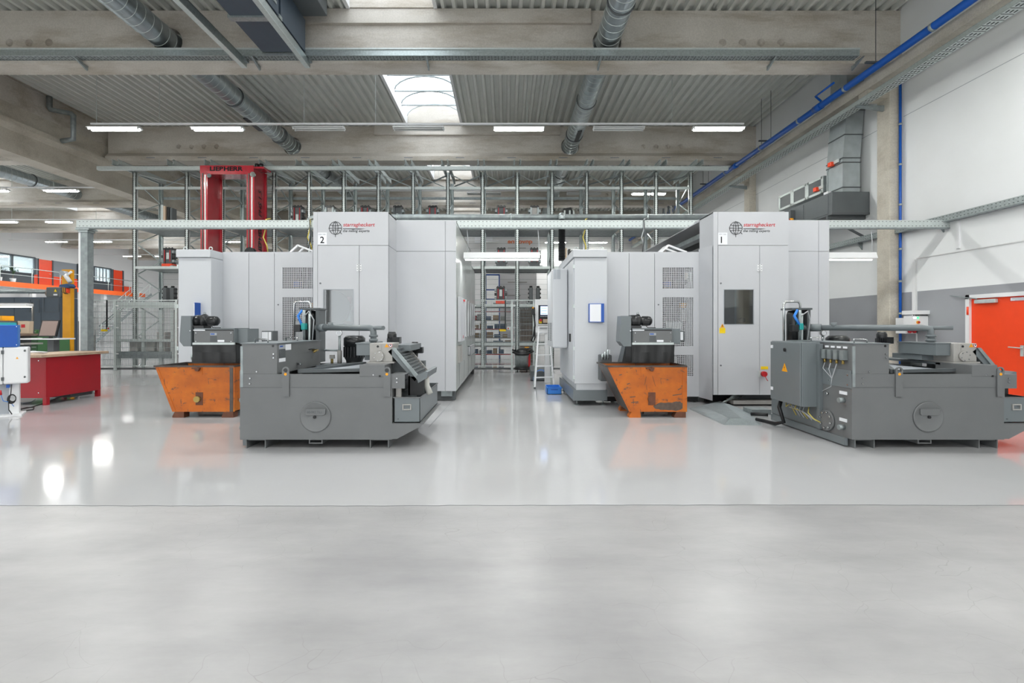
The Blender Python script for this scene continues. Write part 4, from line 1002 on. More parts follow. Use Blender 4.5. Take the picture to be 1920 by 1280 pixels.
    MB().cyl((X(-3.545), 6.88, 1.17), (X(-3.53), 6.88, 1.17), 0.026, 14).build('door_lock', 'near_black', cb)
    random.seed(3)
    for k in range(7):
        yy = 6.6+0.09*k
        MB().tube([(x0-0.1, yy, 0.42), (x0-0.13, yy+random.uniform(-.05, .05), 0.33), (x0-0.10, yy-0.1, 0.26+0.02*k), (x0-0.04, yy-0.15, 0.22)], 0.007, 6).build('loose_cable', 'cable_yellow' if k % 3 == 0 else 'cable_grey', cb)
    MB().tube([(x0-0.14, 7.2, 0.42), (x0-0.17, 7.2, 0.3), (x0-0.16, 7.1, 0.1), (x0-0.2, 7.25, 0.045), (x0-0.3, 7.6, 0.045)], 0.028, 10).build('conduit', 'near_black', cb)
    B(x0-0.01, x0, 6.5, d1, 0.13, zt-0.02).build('rear_flank_panel', 'tank_side', t)
    B(x0, x0+0.3, 7.32, d1, zt, 1.22).build('rear_box', G, t)
    # filter tower behind the upper box
    fx, fy = X(-3.03), 7.5
    tw = MB().lathe((fx, fy, 0), [(0.11, 0.95), (0.11, 1.68), (0.09, 1.74), (0.02, 1.75)], 24).build('filter_tower', 'motor_black', t)
    B(fx-0.13, fx+0.19, fy-0.15, fy+0.15, 1.755, 1.785).build('tower_cap', 'slate', tw, bevel=0.006)
    B(fx+0.12, fx+0.17, fy-0.13, fy+0.13, 0.95, 1.755).build('tower_plate', 'slate', tw)
    MB().cyl((fx+0.03, fy-0.14, 0.95), (fx+0.03, fy-0.14, 1.7), 0.02, 10).build('riser_pipe', 'galvanised', tw)
    MB().tube([(fx-0.22, fy-0.1, 1.28), (fx-0.22, fy-0.1, 1.84), (fx-0.19, fy-0.1, 1.88), (fx+0.0, fy-0.1, 1.88), (fx+0.03, fy-0.1, 1.84), (fx+0.03, fy-0.1, 1.6)], 0.017, 10).build('guard_tube', 'stainless', tw)
    v = B(fx-0.06, fx+0.0, fy-0.24, fy-0.14, 1.45, 1.55).build('valve', 'teal', tw, bevel=0.01)
    MB().cyl((fx-0.03, fy-0.19, 1.3), (fx-0.03, fy-0.19, 1.75), 0.022, 10).build('valve_pipe', 'galv_dull', v)
    B(fx-0.17, fx-0.07, fy-0.24, fy-0.15, 1.42, 1.53).build('solenoid', 'near_black', tw, bevel=0.01)
    MB().tube([(fx-0.06, fy-0.18, 1.75), (fx-0.12, fy-0.2, 1.66), (fx-0.05, fy-0.22, 1.52)], 0.02, 8).build('blue_lever', 'blue_plastic', tw)
    MB().tube([(fx-0.02, fy-0.2, 1.66), (fx+0.06, fy-0.24, 1.73), (fx+0.12, fy-0.2, 1.6), (fx+0.09, fy-0.18, 1.3)], 0.01, 6).build('cable', 'cable_grey', tw)
    # return pipe with fittings
    zp = 1.482
    rp = MB().tube([(X(-2.80), 7.35, zp), (X(-1.86), 6.56, zp), (X(-1.80), 6.5, zp-0.01), (X(-1.79), 6.5, zp-0.06), (X(-1.79), 6.5, 1.25)], 0.042, 14).build('return_pipe', 'tank_side', t)
    for (p0, p1) in (((X(-2.86), 7.40, zp), (X(-2.74), 7.30, zp)), ((X(-1.79), 6.5, 1.30), (X(-1.79), 6.5, 1.335)), ((X(-1.79), 6.5, 1.36), (X(-1.79), 6.5, 1.39))):
        MB().cyl(p0, p1, 0.058, 12).build('union', 'tank_side', rp)
    MB().tube([(X(-2.62), 7.2, zp), (X(-2.62), 7.2, zp+0.08)], 0.04, 12).build('stub', 'tank_side', rp)
    MB().tube([(X(-1.86), 6.56, zp), (X(-1.62), 6.36, zp)], 0.028, 12).build('branch_stub', 'tank_side', rp)
    MB().tube([(X(-2.86), 7.40, zp), (X(-3.0), 7.5, zp)], 0.05, 12).build('inlet', 'slate', rp)
    # pump motors, gauge
    motor(t, X(-2.36), 7.5, 0.88, 1.36, 0.15)
    motor(t, X(wx(735, 7.4)), 7.4, 1.17, 1.42, 0.065, 'scraper_motor'); B(X(wx(735, 7.4))+0.02, X(wx(735, 7.4))+0.13, 7.33, 7.47, 1.24, 1.34).build('terminal_box', 'motor_black', t)
    motor(t, X(wx(778, 7.3)), 7.3, 0.98, 1.27, 0.055, 'skimmer_motor'); B(X(wx(778, 7.3))+0.03, X(wx(778, 7.3))+0.12, 7.25, 7.37, 1.10, 1.19).build('terminal_box', 'motor_black', t)
    B(X(wx(778, 7.3))-0.04, X(wx(778, 7.3))+0.14, 7.27, 7.45, 0.8, 0.98).build('motor_console', 'slate', t)
    gx = X(-2.59)
    gg = MB().tube([(gx, 7.5, 0.92), (gx, 7.5, 1.36)], 0.02, 10).build('gauge_pipe', 'galv_dull', t)
    MB().cyl((gx, 7.47, 1.40), (gx, 7.52, 1.40), 0.042, 18).build('pressure_gauge', 'stainless', gg); MB().cyl((gx, 7.467, 1.40), (gx, 7.47, 1.40), 0.036, 18).build('dial', 'paper', gg)
    MB().cyl((gx, 7.5, 0.93), (gx, 7.5, 1.13), 0.035, 12).build('valve_body', 'gear_grey', gg)
    MB().tube([(gx, 7.5, 1.13), (gx-0.3, 7.6, 1.13), (gx-0.45, 7.6, 1.13)], 0.016, 8).build('cross_pipe', 'galv_dull', gg)
    B(gx-0.16, gx-0.09, 7.5, 7.55, 1.0, 1.06).build('switch_block', 'gear_grey', gg); MB().cyl((gx-0.125, 7.52, 0.92), (gx-0.125, 7.52, 1.0), 0.02, 8).build('switch_foot', 'brass', gg)
    # filter belt drawers on the tub
    m = MB()
    m.bar((X(-2.62), 6.1, 0.935), (X(-2.05), 7.0, 0.965), 0.05); m.bar((X(-2.72), 6.9, 0.93), (X(-2.05), 7.0, 0.965), 0.04); m.bar((X(-2.62), 6.1, 0.935), (X(-1.8), 6.15, 0.95), 0.04)
    m.build('belt_frame', 'slate', t)
    MB().face([(X(-2.60), 6.12, 0.93), (X(-1.82), 6.17, 0.945), (X(-2.06), 6.98, 0.96), (X(-2.70), 6.9, 0.925)]).build('filter_fleece', 'print_grey', t)
    B(X(-2.80), X(-1.5), 7.15, 7.68, 0.905, 0.93).build('tub_cover', 'tank_side', t)
    B(X(-1.80), x1-0.02, 6.35, 7.5, 1.0, 1.03).build('conveyor_deck', 'tank_side', t)
    # hood under the gearbox
    hx0, hx1 = X(-1.80), X(wx(721.7, DT))
    B(hx0, hx1+0.0, DT-0.006, DT+0.5, 0.89, 1.03).build('hood', G, t, bevel=0.004)
    MB().cyl((hx0+0.25, DT-0.012, 0.895), (hx0+0.25, DT, 0.895), 0.012, 10).build('hood_plug', 'near_black', t)
    MB().cyl((hx0+0.17, DT-0.014, 0.91), (hx0+0.17, DT, 0.91), 0.009, 8).build('bolt', 'stainless', t)
    # gearbox with drive box
    gy = 6.2
    gb = B(X(-1.757), X(-1.466), gy, gy+0.4, 1.05, 1.285).build('gearbox', 'gear_grey', t, bevel=0.006)
    B(X(-1.78), X(-1.44), gy-0.02, gy+0.42, 1.03, 1.05).build('gearbox_foot', 'gear_grey', gb)
    MB().cyl((X(-1.635), gy-0.03, 1.12), (X(-1.635), gy, 1.12), 0.066, 24).build('bearing_cover', 'gear_grey', gb)
    for k in range(6):
        a = 2*PI*k/6+0.3; MB().cyl((X(-1.635)+0.055*math.cos(a), gy-0.036, 1.12+0.055*math.sin(a)), (X(-1.635)+0.055*math.cos(a), gy-0.03, 1.12+0.055*math.sin(a)), 0.007, 6).build('bolt', 'stainless', gb)
    MB().cyl((X(-1.65), gy-0.008, 1.245), (X(-1.65), gy, 1.245), 0.015, 12).build('sight_hole', 'near_black', gb)
    B(X(-1.67), X(-1.605), gy-0.005, gy, 1.19, 1.28).build('sight_plate', 'gear_grey', gb)
    MB().prism([(X(-1.565), 1.235), (X(-1.51), 1.235), (X(-1.5375), 1.28)], 'y', gy-0.004, gy).build('warning_triangle', 'label_amber', gb)
    MB().cyl((X(-1.487), gy-0.004, 1.257), (X(-1.487), gy, 1.257), 0.022, 18).build('prohibition_sign', 'print_red', gb); MB().cyl((X(-1.487), gy-0.005, 1.257), (X(-1.487), gy-0.004, 1.257), 0.017, 18).build('sign_face', 'paper', gb); MB().cyl((X(-1.487), gy-0.006, 1.262), (X(-1.487), gy-0.005, 1.262), 0.009, 10).build('sign_mark', 'print_black', gb)
    B(X(-1.943), X(-1.757), 6.25, 6.85, 1.125, 1.275).build('drive_box', 'tank_side', t, bevel=0.004); B(X(-1.953), X(-1.757), 6.24, 6.86, 1.275, 1.29).build('drive_box_lid', 'tank_side', t)
    B(X(-1.91), X(-1.5), 6.5, 7.0, 1.05, 1.12).build('drive_bed', 'tank_side', t)
    B(X(-1.50), X(-1.30), 6.55, 7.35, 1.17, 1.25).build('rear_cover', 'tank_side', t)
    # discharge chute
    xa, xb = X(wx(738, 6.3)), X(wx(781, 6.1))
    ch = MB().prism([(X(-1.46), 1.22), (X(-1.15), 0.83), (X(-1.18), 0.80), (X(-1.52), 1.18)], 'y', 6.2, 6.95).build('chute', 'tank_side', t)
    MB().prism([(X(-1.475), 1.23), (X(-1.43), 1.23), (X(-1.10), 0.84), (X(-1.12), 0.79)], 'y', 6.18, 6.21).build('chute_cheek', 'galv_dull', ch); MB().prism([(X(-1.475), 1.23), (X(-1.43), 1.23), (X(-1.10), 0.84), (X(-1.12), 0.79)], 'y', 6.94, 6.97).build('chute_cheek', 'gear_grey', ch)
    m = MB()
    for k in range(9): m.box(X(-1.42)+0.03*k, X(-1.40)+0.03*k, 6.24, 6.92, 1.20-0.038*k, 1.215-0.038*k)
    m.build('chip_slots', 'dark_grey', ch, kind='stuff')
    MB().prism([(X(-1.15), 0.872), (X(-1.03), 0.93), (X(-1.005), 0.92), (X(-1.015), 0.844), (X(-1.126), 0.781)], 'y', 6.15, 6.98).build('chute_lip', 'tank_side', ch)
    MB().prism([(X(-1.50), 1.05), (X(-1.36), 1.05), (X(-1.30), 0.90), (X(-1.50), 0.90)], 'y', 6.3, 6.9).build('chute_body', 'slate', ch)
    B(x1-0.002, X(wx(759, DT)), DT, DT+0.01, wz(728, DT), zt-0.004).build('side_plate', G, t)
    for z in (0.865, 0.82): MB().cyl((x1+0.06, DT-0.01, z), (x1+0.06, DT, z), 0.010, 8).build('bolt', 'stainless', t)
    B(x1, X(wx(759, DT)), DT+0.01, DT+0.75, zt-0.012, zt-0.004).build('side_shelf', G, t)
    B(X(-1.26), X(-1.06), 6.2, 6.22, 0.62, 0.86).box(X(-1.26), X(-1.24), 6.2, 6.85, 0.62, 0.86).build('curtain', 'rubber', t)
    MB().tube([(X(-1.06), 6.35, 0.86), (X(-1.05), 6.35, 0.72), (X(-1.0), 6.33, 0.62)], 0.04, 10).build('sludge_sock', 'sack', t)
    B(x1+0.03, x1+0.09, 6.0, 6.05, 0.6, 0.76).build('support_strut', 'gear_grey', t)
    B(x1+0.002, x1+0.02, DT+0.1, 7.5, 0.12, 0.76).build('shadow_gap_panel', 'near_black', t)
    # ledge under the chip drawer
    lx1 = X(wx(792, DT))
    MB().prism([(x1, wz(794, DT)), (lx1, wz(794, DT)), (lx1-0.02, wz(799, DT)), (x1+0.06, 0.125), (x1, 0.125)], 'y', DT, DT+0.012).build('ledge_cheek', G, t)
    B(x1, lx1+0.01, DT+0.012, 7.45, wz(795, DT)-0.004, wz(793.5, DT)).build('ledge', G, t)
    MB().prism([(x1, wz(794, DT)), (lx1, wz(794, DT)), (x1+0.06, 0.125), (x1, 0.125)], 'y', 7.40, 7.42).build('ledge_cheek', G, t)
    return t
tank(0.0, 'grey coolant filter tank with chip chute, in front of machine 2')
tank(OFF, 'grey coolant filter tank with control box and sockets, in front of the orange door')
def chip_drawer(dx, label):
    X0, X1, y0, y1, z0, z1 = -1.385+dx, -1.066+dx, 5.95, 7.44, 0.323, 0.634
    t = thing('chip_bin', label, 'chip drawer', ((X0+X1)/2, y0, z0), 'chip drawers beside the tanks')
    m = MB(); m.box(X0, X1, y0, y0+0.006, z0, z1); m.box(X0, X1, y1-0.006, y1, z0, z1); m.box(X0, X0+0.006, y0, y1, z0, z1); m.box(X1-0.006, X1, y0, y1, z0, z1); m.box(X0, X1, y0, y1, z0, z0+0.006)
    m.build('box', 'tank_side', t)
    m = MB(); m.box(X0-0.01, X1+0.01, y0-0.012, y0+0.006, z1-0.012, z1); m.box(X1-0.006, X1+0.012, y0, y1, z1-0.012, z1); m.box(X0-0.01, X1+0.01, y1, y1+0.01, z1-0.012, z1)
    m.build('rim', 'tank_grey', t)
    cx = (X0+X1)/2+0.0
    h = MB().frame(cx-0.055, cx+0.055, y0-0.018, y0, z1-0.16, z1-0.085, cx-0.04, cx+0.04, z1-0.145, z1-0.10).build('handle', 'gear_grey', t, bevel=0.004)
    MB().cyl((X0+0.05, y0-0.004, z0+0.04), (X0+0.05, y0, z0+0.04), 0.01, 10).build('drain_plug', 'slate', t)
    B(X0+0.02, X1-0.02, y0+0.02, y1-0.02, z0+0.006, z0+0.09).build('chips', 'chips', t)
chip_drawer(0.0, 'grey chip drawer with handle beside the tank of machine 2')
chip_drawer(OFF, 'grey chip drawer at the picture edge below the orange door')
# ================================================================ ORANGE CHIP SKIPS AND CONVEYOR HEADS
def skip(x0, x1, slope, label, rim, d=7.95, dep=0.8, right=False):
    t = thing('chip_skip', label, 'skip', ((x0+x1)/2, d, 0), 'worn orange tipping skips')
    zt, zb = 0.856, 0.10; xb = x0+slope; th = 0.012
    y0, y1 = d, d+dep
    f = [(x0, zt), (x1, zt), (x1, zb), (xb, zb)]
    MB().prism(f, 'y', y0, y0+th).build('front_wall', 'worn_orange', t); MB().prism(f, 'y', y1-th, y1).build('rear_wall', 'worn_orange', t)
    MB().prism([(x0, zt), (x0+th*1.4, zt), (xb+th*1.4, zb), (xb, zb)], 'y', y0+th, y1-th).build('sloping_wall', 'worn_steel', t)
    B(x1-th, x1, y0+th, y1-th, zb, zt).build('end_wall', 'worn_orange', t); B(xb, x1, y0+th, y1-th, zb, zb+th).build('floor_plate', 'worn_steel', t)
    m = MB(); m.box(x0-0.01, x1+0.005, y0-0.012, y0+0.014, zt-0.022, zt+0.004); m.box(x1-0.014, x1+0.008, y0, y1, zt-0.022, zt+0.004); m.box(x0-0.01, x1, y1-0.014, y1+0.01, zt-0.022, zt+0.004); m.box(x0-0.02, x0+0.01, y0, y1, zt-0.022, zt+0.004)
    m.build('rim', rim, t)
    # latch plate, stiffener and drain boss
    lx = x0+(x1-x0)*0.50
    lp = B(lx-0.10, lx+0.13, y0-0.006, y0, zt-0.15, zt-0.02).build('latch_plate', 'worn_orange', t)
    MB().cyl((lx+0.07, y0-0.06, zt-0.055), (lx+0.07, y0-0.004, zt-0.055), 0.032, 12).build('latch_hook', 'rust_brown', lp); B(lx-0.02, lx+0.11, y0-0.05, y0-0.006, zt-0.05, zt-0.03).build('latch_bar', 'rust_brown', lp)
    dp = B(lx+0.02, lx+0.14, y0-0.006, y0, zb+0.11, zb+0.32).build('drain_plate', 'rust_brown', t)
    MB().cyl((lx+0.06, y0-0.05, zb+0.21), (lx+0.06, y0-0.006, zb+0.21), 0.05, 16).build('drain_boss', 'brass' if not right else 'rust_brown', dp)
    B(x1-0.075, x1-0.02, y0-0.006, y0, zb, zt-0.03).build('corner_strip', 'worn_steel' if not right else 'worn_orange', t)
    MB().prism([(x0+0.02, zt-0.03), (x0+0.055, zt-0.03), (xb+0.055, zb+0.02), (xb+0.02, zb+0.02)], 'y', y0-0.006, y0).build('edge_strip', 'worn_orange', t)
    # feet
    for (fx, fy) in ((xb+0.02, y0), (x1-0.19, y0), (xb+0.02, y1-0.16), (x1-0.19, y1-0.16)):
        MB().prism([(fx+0.02, zb), (fx+0.17, zb), (fx+0.17, 0.0), (fx-0.02, 0.0), (fx-0.02, 0.03)], 'y', fy, fy+0.14).build('foot', 'rust_brown' if not right else ('worn_orange' if fx < x1-0.5 else 'rust_brown'), t)
    B(xb+0.3, x1-0.25, y0+0.2, y0+0.3, 0.02, zb).build('fork_rail', 'worn_steel', t)
    # chips inside
    random.seed(5); m = MB()
    for k in range(220):
        x = random.uniform(xb-0.1, x1-0.05); y = random.uniform(y0+0.04, y1-0.04); z = random.uniform(0.55, 0.70); a = random.uniform(0, PI); L = random.uniform(0.02, 0.06)
        m.face([(x, y, z), (x+L*math.cos(a), y+L*math.sin(a), z+0.02), (x+L*math.cos(a)+0.01, y+L*math.sin(a), z+0.03), (x, y+0.01, z+0.012)])
    m.box(xb-0.05, x1-0.02, y0+0.02, y1-0.02, 0.3, 0.56)
    m.build('metal_chips', 'chips', t, kind='stuff')
    if right:
        random.seed(21)
        def blot(cx, cz, rx, rz, n=26, mt='worn_patch', o=0.0):
            MB().prism([(min(x1-0.004, cx+rx*math.cos(2*PI*i/n)*random.uniform(0.85, 1.08)), max(zb+0.004, cz+rz*math.sin(2*PI*i/n)*random.uniform(0.8, 1.12))) for i in range(n)], 'y', y0-0.0025-o, y0-0.0003).build('bare_patch', mt, t)
        blot(x1-0.28, zb+0.09, 0.25, 0.075); blot(x1-0.16, zb+0.10, 0.13, 0.07, o=0.001); blot(x1-0.45, zb+0.085, 0.10, 0.05, 18, o=0.002)
        for (sx, sz, dx_, dz_) in ((0.62, 0.44, 0.03, 0.14), (0.66, 0.36, -0.01, 0.09), (0.80, 0.42, -0.05, 0.17), (0.33, 0.45, 0.05, 0.02), (0.40, 0.15, 0.12, 0.015), (0.38, 0.24, 0.09, 0.01), (1.17, 0.36, 0.06, 0.035), (1.22, 0.42, 0.06, 0.01), (0.20, 0.60, 0.05, 0.015), (1.08, 0.27, 0.15, 0.02)):
            MB().bar((x0+sx, y0-0.001, zb+sz), (x0+sx+dx_, y0-0.001, zb+sz+dz_), 0.003, 0.014).build('scratch', 'worn_patch', t)
    return t
skip(-5.785, -4.475, 0.29, 'worn orange tipping skip behind the tank of machine 2', 'worn_steel')
skip(1.645, 2.965, 0.37, 'worn orange tipping skip in front of machine 1 with bare steel patches', 'worn_steel', right=True)
def conveyor_head(dx, label):
    d = 8.25
    t = thing('chip_conveyor', label, 'chip conveyor', (-5.0+dx, d, 0.0), 'chip conveyors above the skips')
    def X(px): return wx(px, d)-OFF+dx if px > 900 else wx(px, d)+dx
    x0, x1 = X(1186), X(1262)
    z0, z1, zc = wz(642, d), wz(615, d), wz(679.5, d)
    MB().prism([(d+0.02, z1+0.0), (d+0.5, z1+0.0), (d+0.5, z0-0.05), (d+0.02, z0)], 'x', x0, x1).build('head_box', 'tank_side', t)
    fp = B(x0+0.01, x1-0.012, d, d+0.02, z0, wz(619.5, d)).build('front_plate', 'tank_grey', t, bevel=0.004)
    B(x0+0.15, x1-0.02, d-0.002, d+0.02, wz(619.5, d), wz(617.6, d)).build('gap', 'near_black', t); B(x0, x0+0.2, d-0.004, d+0.02, wz(619.8, d), wz(617.8, d)).build('white_label', 'paper', t)
    for px in (1191, 1257):
        for py in (624, 640): MB().cyl((X(px), d-0.008, wz(py, d)), (X(px), d, wz(py, d)), 0.008, 8).build('bolt', 'stainless', fp)
    B(X(1217.5), X(1230), d-0.003, d, wz(628.5, d), wz(624, d)).build('nameplate', 'print_grey', fp); B(X(1218.5), X(1226), d-0.004, d-0.003, wz(627, d), wz(625, d)).build('maker_mark', 'print_blue', fp)
    B(X(1217.5), X(1230), d-0.003, d, wz(640.5, d), wz(629, d)).build('data_plate', 'dark_grey', fp); B(X(1231.5), X(1244), d-0.003, d, wz(641, d), wz(637, d)).build('serial_plate', 'paper', fp)
    B(x0-0.01, x1+0.012, d-0.01, d+0.02, wz(646, d), z0).build('clamp_strip', 'galv_light', t)
    # rubber curtain with folds
    m = MB(); n = 48; pts = []
    for i in range(n+1):
        u = i/n; x = x0-0.02+(x1-x0+0.045)*u
        pts.append((x, d+0.0+0.012*math.sin(u*14)+0.004*math.sin(u*31+1)))
    for (xa, ya), (xb, yb) in zip(pts, pts[1:]):
        m.face([(xa, d+0.0, wz(646, d)), (xb, d+0.0, wz(646, d)), (xb, yb, wz(660, d)), (xa, ya, wz(660, d))], True); m.face([(xa, ya, wz(660, d)), (xb, yb, wz(660, d)), (xb, yb*0.5+d*0.5+0.004, zc), (xa, ya*0.5+d*0.5+0.004, zc)], True)
    m.box(x0-0.02, x0-0.01, d+0.03, d+0.4, zc, wz(646, d)); m.box(x1+0.01, x1+0.02, d+0.03, d+0.4, zc, wz(646, d))
    m.build('curtain', 'rubber', t)
    # side guard and gear motor
    gx0, gx1 = x0-0.215, x0-0.03
    gd = MB().prism([(gx0+0.02, wz(592, d)), (gx1, wz(592, d)), (gx1, wz(649, d)), (gx0+0.06, wz(649, d)), (gx0-0.005, wz(640, d)), (gx0-0.005, wz(632, d))], 'y', d-0.02, d+0.28).build('drive_guard', 'tank_side', t)
    MB().cyl((gx1-0.01, d-0.025, wz(620, d)), (gx1-0.01, d-0.02, wz(620, d)), 0.01, 8).build('bolt', 'stainless', gd)
    mz = wz(601.5, d)
    gm = MB().lathe((0, d+0.12, mz), [(0.10, x0-0.03), (0.105, x0+0.02), (0.105, x0+0.1), (0.12, x0+0.105), (0.12, x0+0.14), (0.075, x0+0.17), (0.06, x0+0.18), (0.075, x0+0.19), (0.08, x0+0.30), (0.08, x0+0.33), (0.05, x0+0.36), (0.01, x0+0.362)], 22, 'x').build('gear_motor', 'motor_black', t)
    m = MB()
    for k in range(16):
        a = 2*PI*k/16; m.box(x0+0.195, x0+0.30, d+0.12+0.08*math.cos(a)-0.004, d+0.12+0.08*math.cos(a)+0.004, mz+0.08*math.sin(a)-0.004, mz+0.08*math.sin(a)+0.004)
    m.build('cooling_fins', 'motor_black', gm, kind='stuff')
    B(x0-0.02, x0+0.16, d+0.02, d+0.24, z1, mz-0.08).build('motor_foot', 'motor_black', gm); MB().ring((x0+0.12, d+0.12, mz+0.135), (0, 1, 0), 0.018, 0.006, 12, 6).build('lifting_eye', 'galv_dull', gm)
    MB().tube([(x0+0.24, d+0.1, mz-0.06), (x0+0.28, d+0.08, z1+0.01), (x0+0.42, d+0.08, z1+0.006)], 0.006, 6).build('cable', 'near_black', gm)
    # right cheek with data box, trunk falling back to the machine
    B(x1, x1+0.17, d+0.12, d+0.5, z0-0.02, wz(616, d)).build('cheek_box', 'tank_side', t, bevel=0.004)
    db = B(x1+0.19, x1+0.40, d+0.55, d+0.75, wz(640, 8.9), wz(620, 8.9)).build('notice_box', 'slate', t, bevel=0.01)
    B(x1+0.20, x1+0.31, d+0.547, d+0.55, wz(637, 8.9), wz(622, 8.9)).build('notice_sheet', 'paper', db); B(x1+0.32, x1+0.37, d+0.547, d+0.55, wz(637, 8.9), wz(622, 8.9)).build('notice_sheet', 'paper', db)
    MB().prism([(d+0.45, z1), (d+0.52, z0-0.1), (d+1.2, 0.28), (d+1.2, 0.72)], 'x', x0, x1).build('trunk', 'tank_side', t)
    MB().bar(((x0+0.1), d+0.9, 0.0), ((x0+0.1), d+0.9, 0.5), 0.06).bar(((x1-0.1), d+0.9, 0.0), ((x1-0.1), d+0.9, 0.5), 0.06).build('trunk_stand', 'slate', t)
    # coolant pump group at the left
    p = B(x0-0.43, x0-0.22, d+0.6, d+0.85, 0.5, 0.98).build('pump_block', 'dark_grey', t, bevel=0.02)
    B(x0-0.30, x0-0.26, d+0.58, d+0.6, 1.0, 1.08).build('pump_tag', 'paper', p)
    for k in range(3): MB().cyl((x0-0.40+0.05*k, d+0.58, 0.9), (x0-0.40+0.05*k, d+0.58, 1.0+0.04*k), 0.02, 8).build('pump_fitting', 'galvanised', p)
    return t
conveyor_head(0.0, 'chip conveyor head with black rubber curtain over the skip left of the aisle')
conveyor_head(OFF, 'chip conveyor head with black rubber curtain over the skip below the blue holder')
# ================================================================ STORAGE RACK, CRANE, FENCES
DF, DRR = 18.4, 19.87
UP = [251.9, 350, 416.4, 513.9]+[579.4+65.1*k for k in range(12)]
UX = [wx(p, DF) for p in UP]
LV = [0.83, 2.30, 3.74, 5.23, 6.76]
rack = thing('storage_rack', 'tall galvanised pallet storage rack behind the two milling machines', 'storage rack', (-3.5, DF, 0))
ZT = 7.36
for x in UX:
    m = MB(); m.box(x-0.07, x-0.045, DF, DF+0.1, 0, ZT); m.box(x+0.045, x+0.07, DF, DF+0.1, 0, ZT); m.box(x-0.07, x+0.07, DF, DF+0.015, 0, ZT)
    u = m.build('upright', 'galv_light', rack)
    m = MB(); z = 0.3
    while z < ZT-0.1:
        for s in (-0.04, 0.04): m.box(x+s-0.013, x+s+0.013, DF-0.002, DF, z, z+0.03)
        z += 0.075
    m.build('slot_rows', 'hole_dark', u, kind='stuff')
    m = MB(); m.box(x-0.065, x+0.065, DRR-0.015, DRR, 0, ZT); m.box(x-0.065, x-0.05, DRR-0.1, DRR, 0, ZT); m.box(x+0.05, x+0.065, DRR-0.1, DRR, 0, ZT)
    m.build('upright', 'galvanised', rack)
    z = 7.02; side = 0
    while z > 0.6:
        a, b = (DF+0.1, DRR-0.1) if side == 0 else (DRR-0.1, DF+0.1)
        MB().bar((x+0.02, a, z), (x+0.02, b, z-(0.52 if side == 0 else 0.66)), 0.035).build('brace', 'galvanised', rack); z -= (0.52 if side == 0 else 0.66); side ^= 1
    for s in (-0.11, 0.11):
        m = MB(); m.box(x+s-0.006, x+s+0.006, 17.5, 19.97, ZT, ZT+0.19); m.box(x+s-0.05, x+s+0.006, 17.5, 19.97, ZT+0.178, ZT+0.19); m.box(x+s-0.05, x+s+0.006, 17.5, 19.97, ZT, ZT+0.012)
        m.build('top_arm', 'galv_light', rack)
for k, (xa, xb) in enumerate(zip(UX, UX[1:])):
    for z in LV:
        for y, mt in ((DF-0.03, 'galv_light'), (DRR-0.02, 'galv_dull')):
            B(xa+0.07, xb-0.07, y, y+0.05, z-0.05, z+0.05).build('cross_beam', mt, rack)
    for z in LV[1:4]:
        B(xa+0.08, xb-0.08, DF+0.05, DRR-0.06, z-0.03, z+0.0).build('shelf_plate', 'galv_dull', rack)
    MB().bar((xa+0.1, DRR, 7.25), (xb-0.1, DF+0.1, 7.25), 0.045).build('roof_brace', 'galv_dull', rack)
    MB().bar((xa+0.1, DF+0.1, 7.3), (xb-0.1, DRR-0.1, 7.1), 0.03).build('roof_brace', 'galv_light', rack)
m = MB(); z = 0.5
while z < 5.2:
    m.box(UX[0], UX[-1], DRR+0.02, DRR+0.026, z, z+0.008); z += 0.21
m.build('rear_wires', 'galv_dull', rack, kind='stuff')
m = MB(); m.box(wx(183, 17.55), wx(1365, 17.55), 17.5, 17.62, 7.17, 7.30)
m.build('guide_rail', 'galv_light', rack)
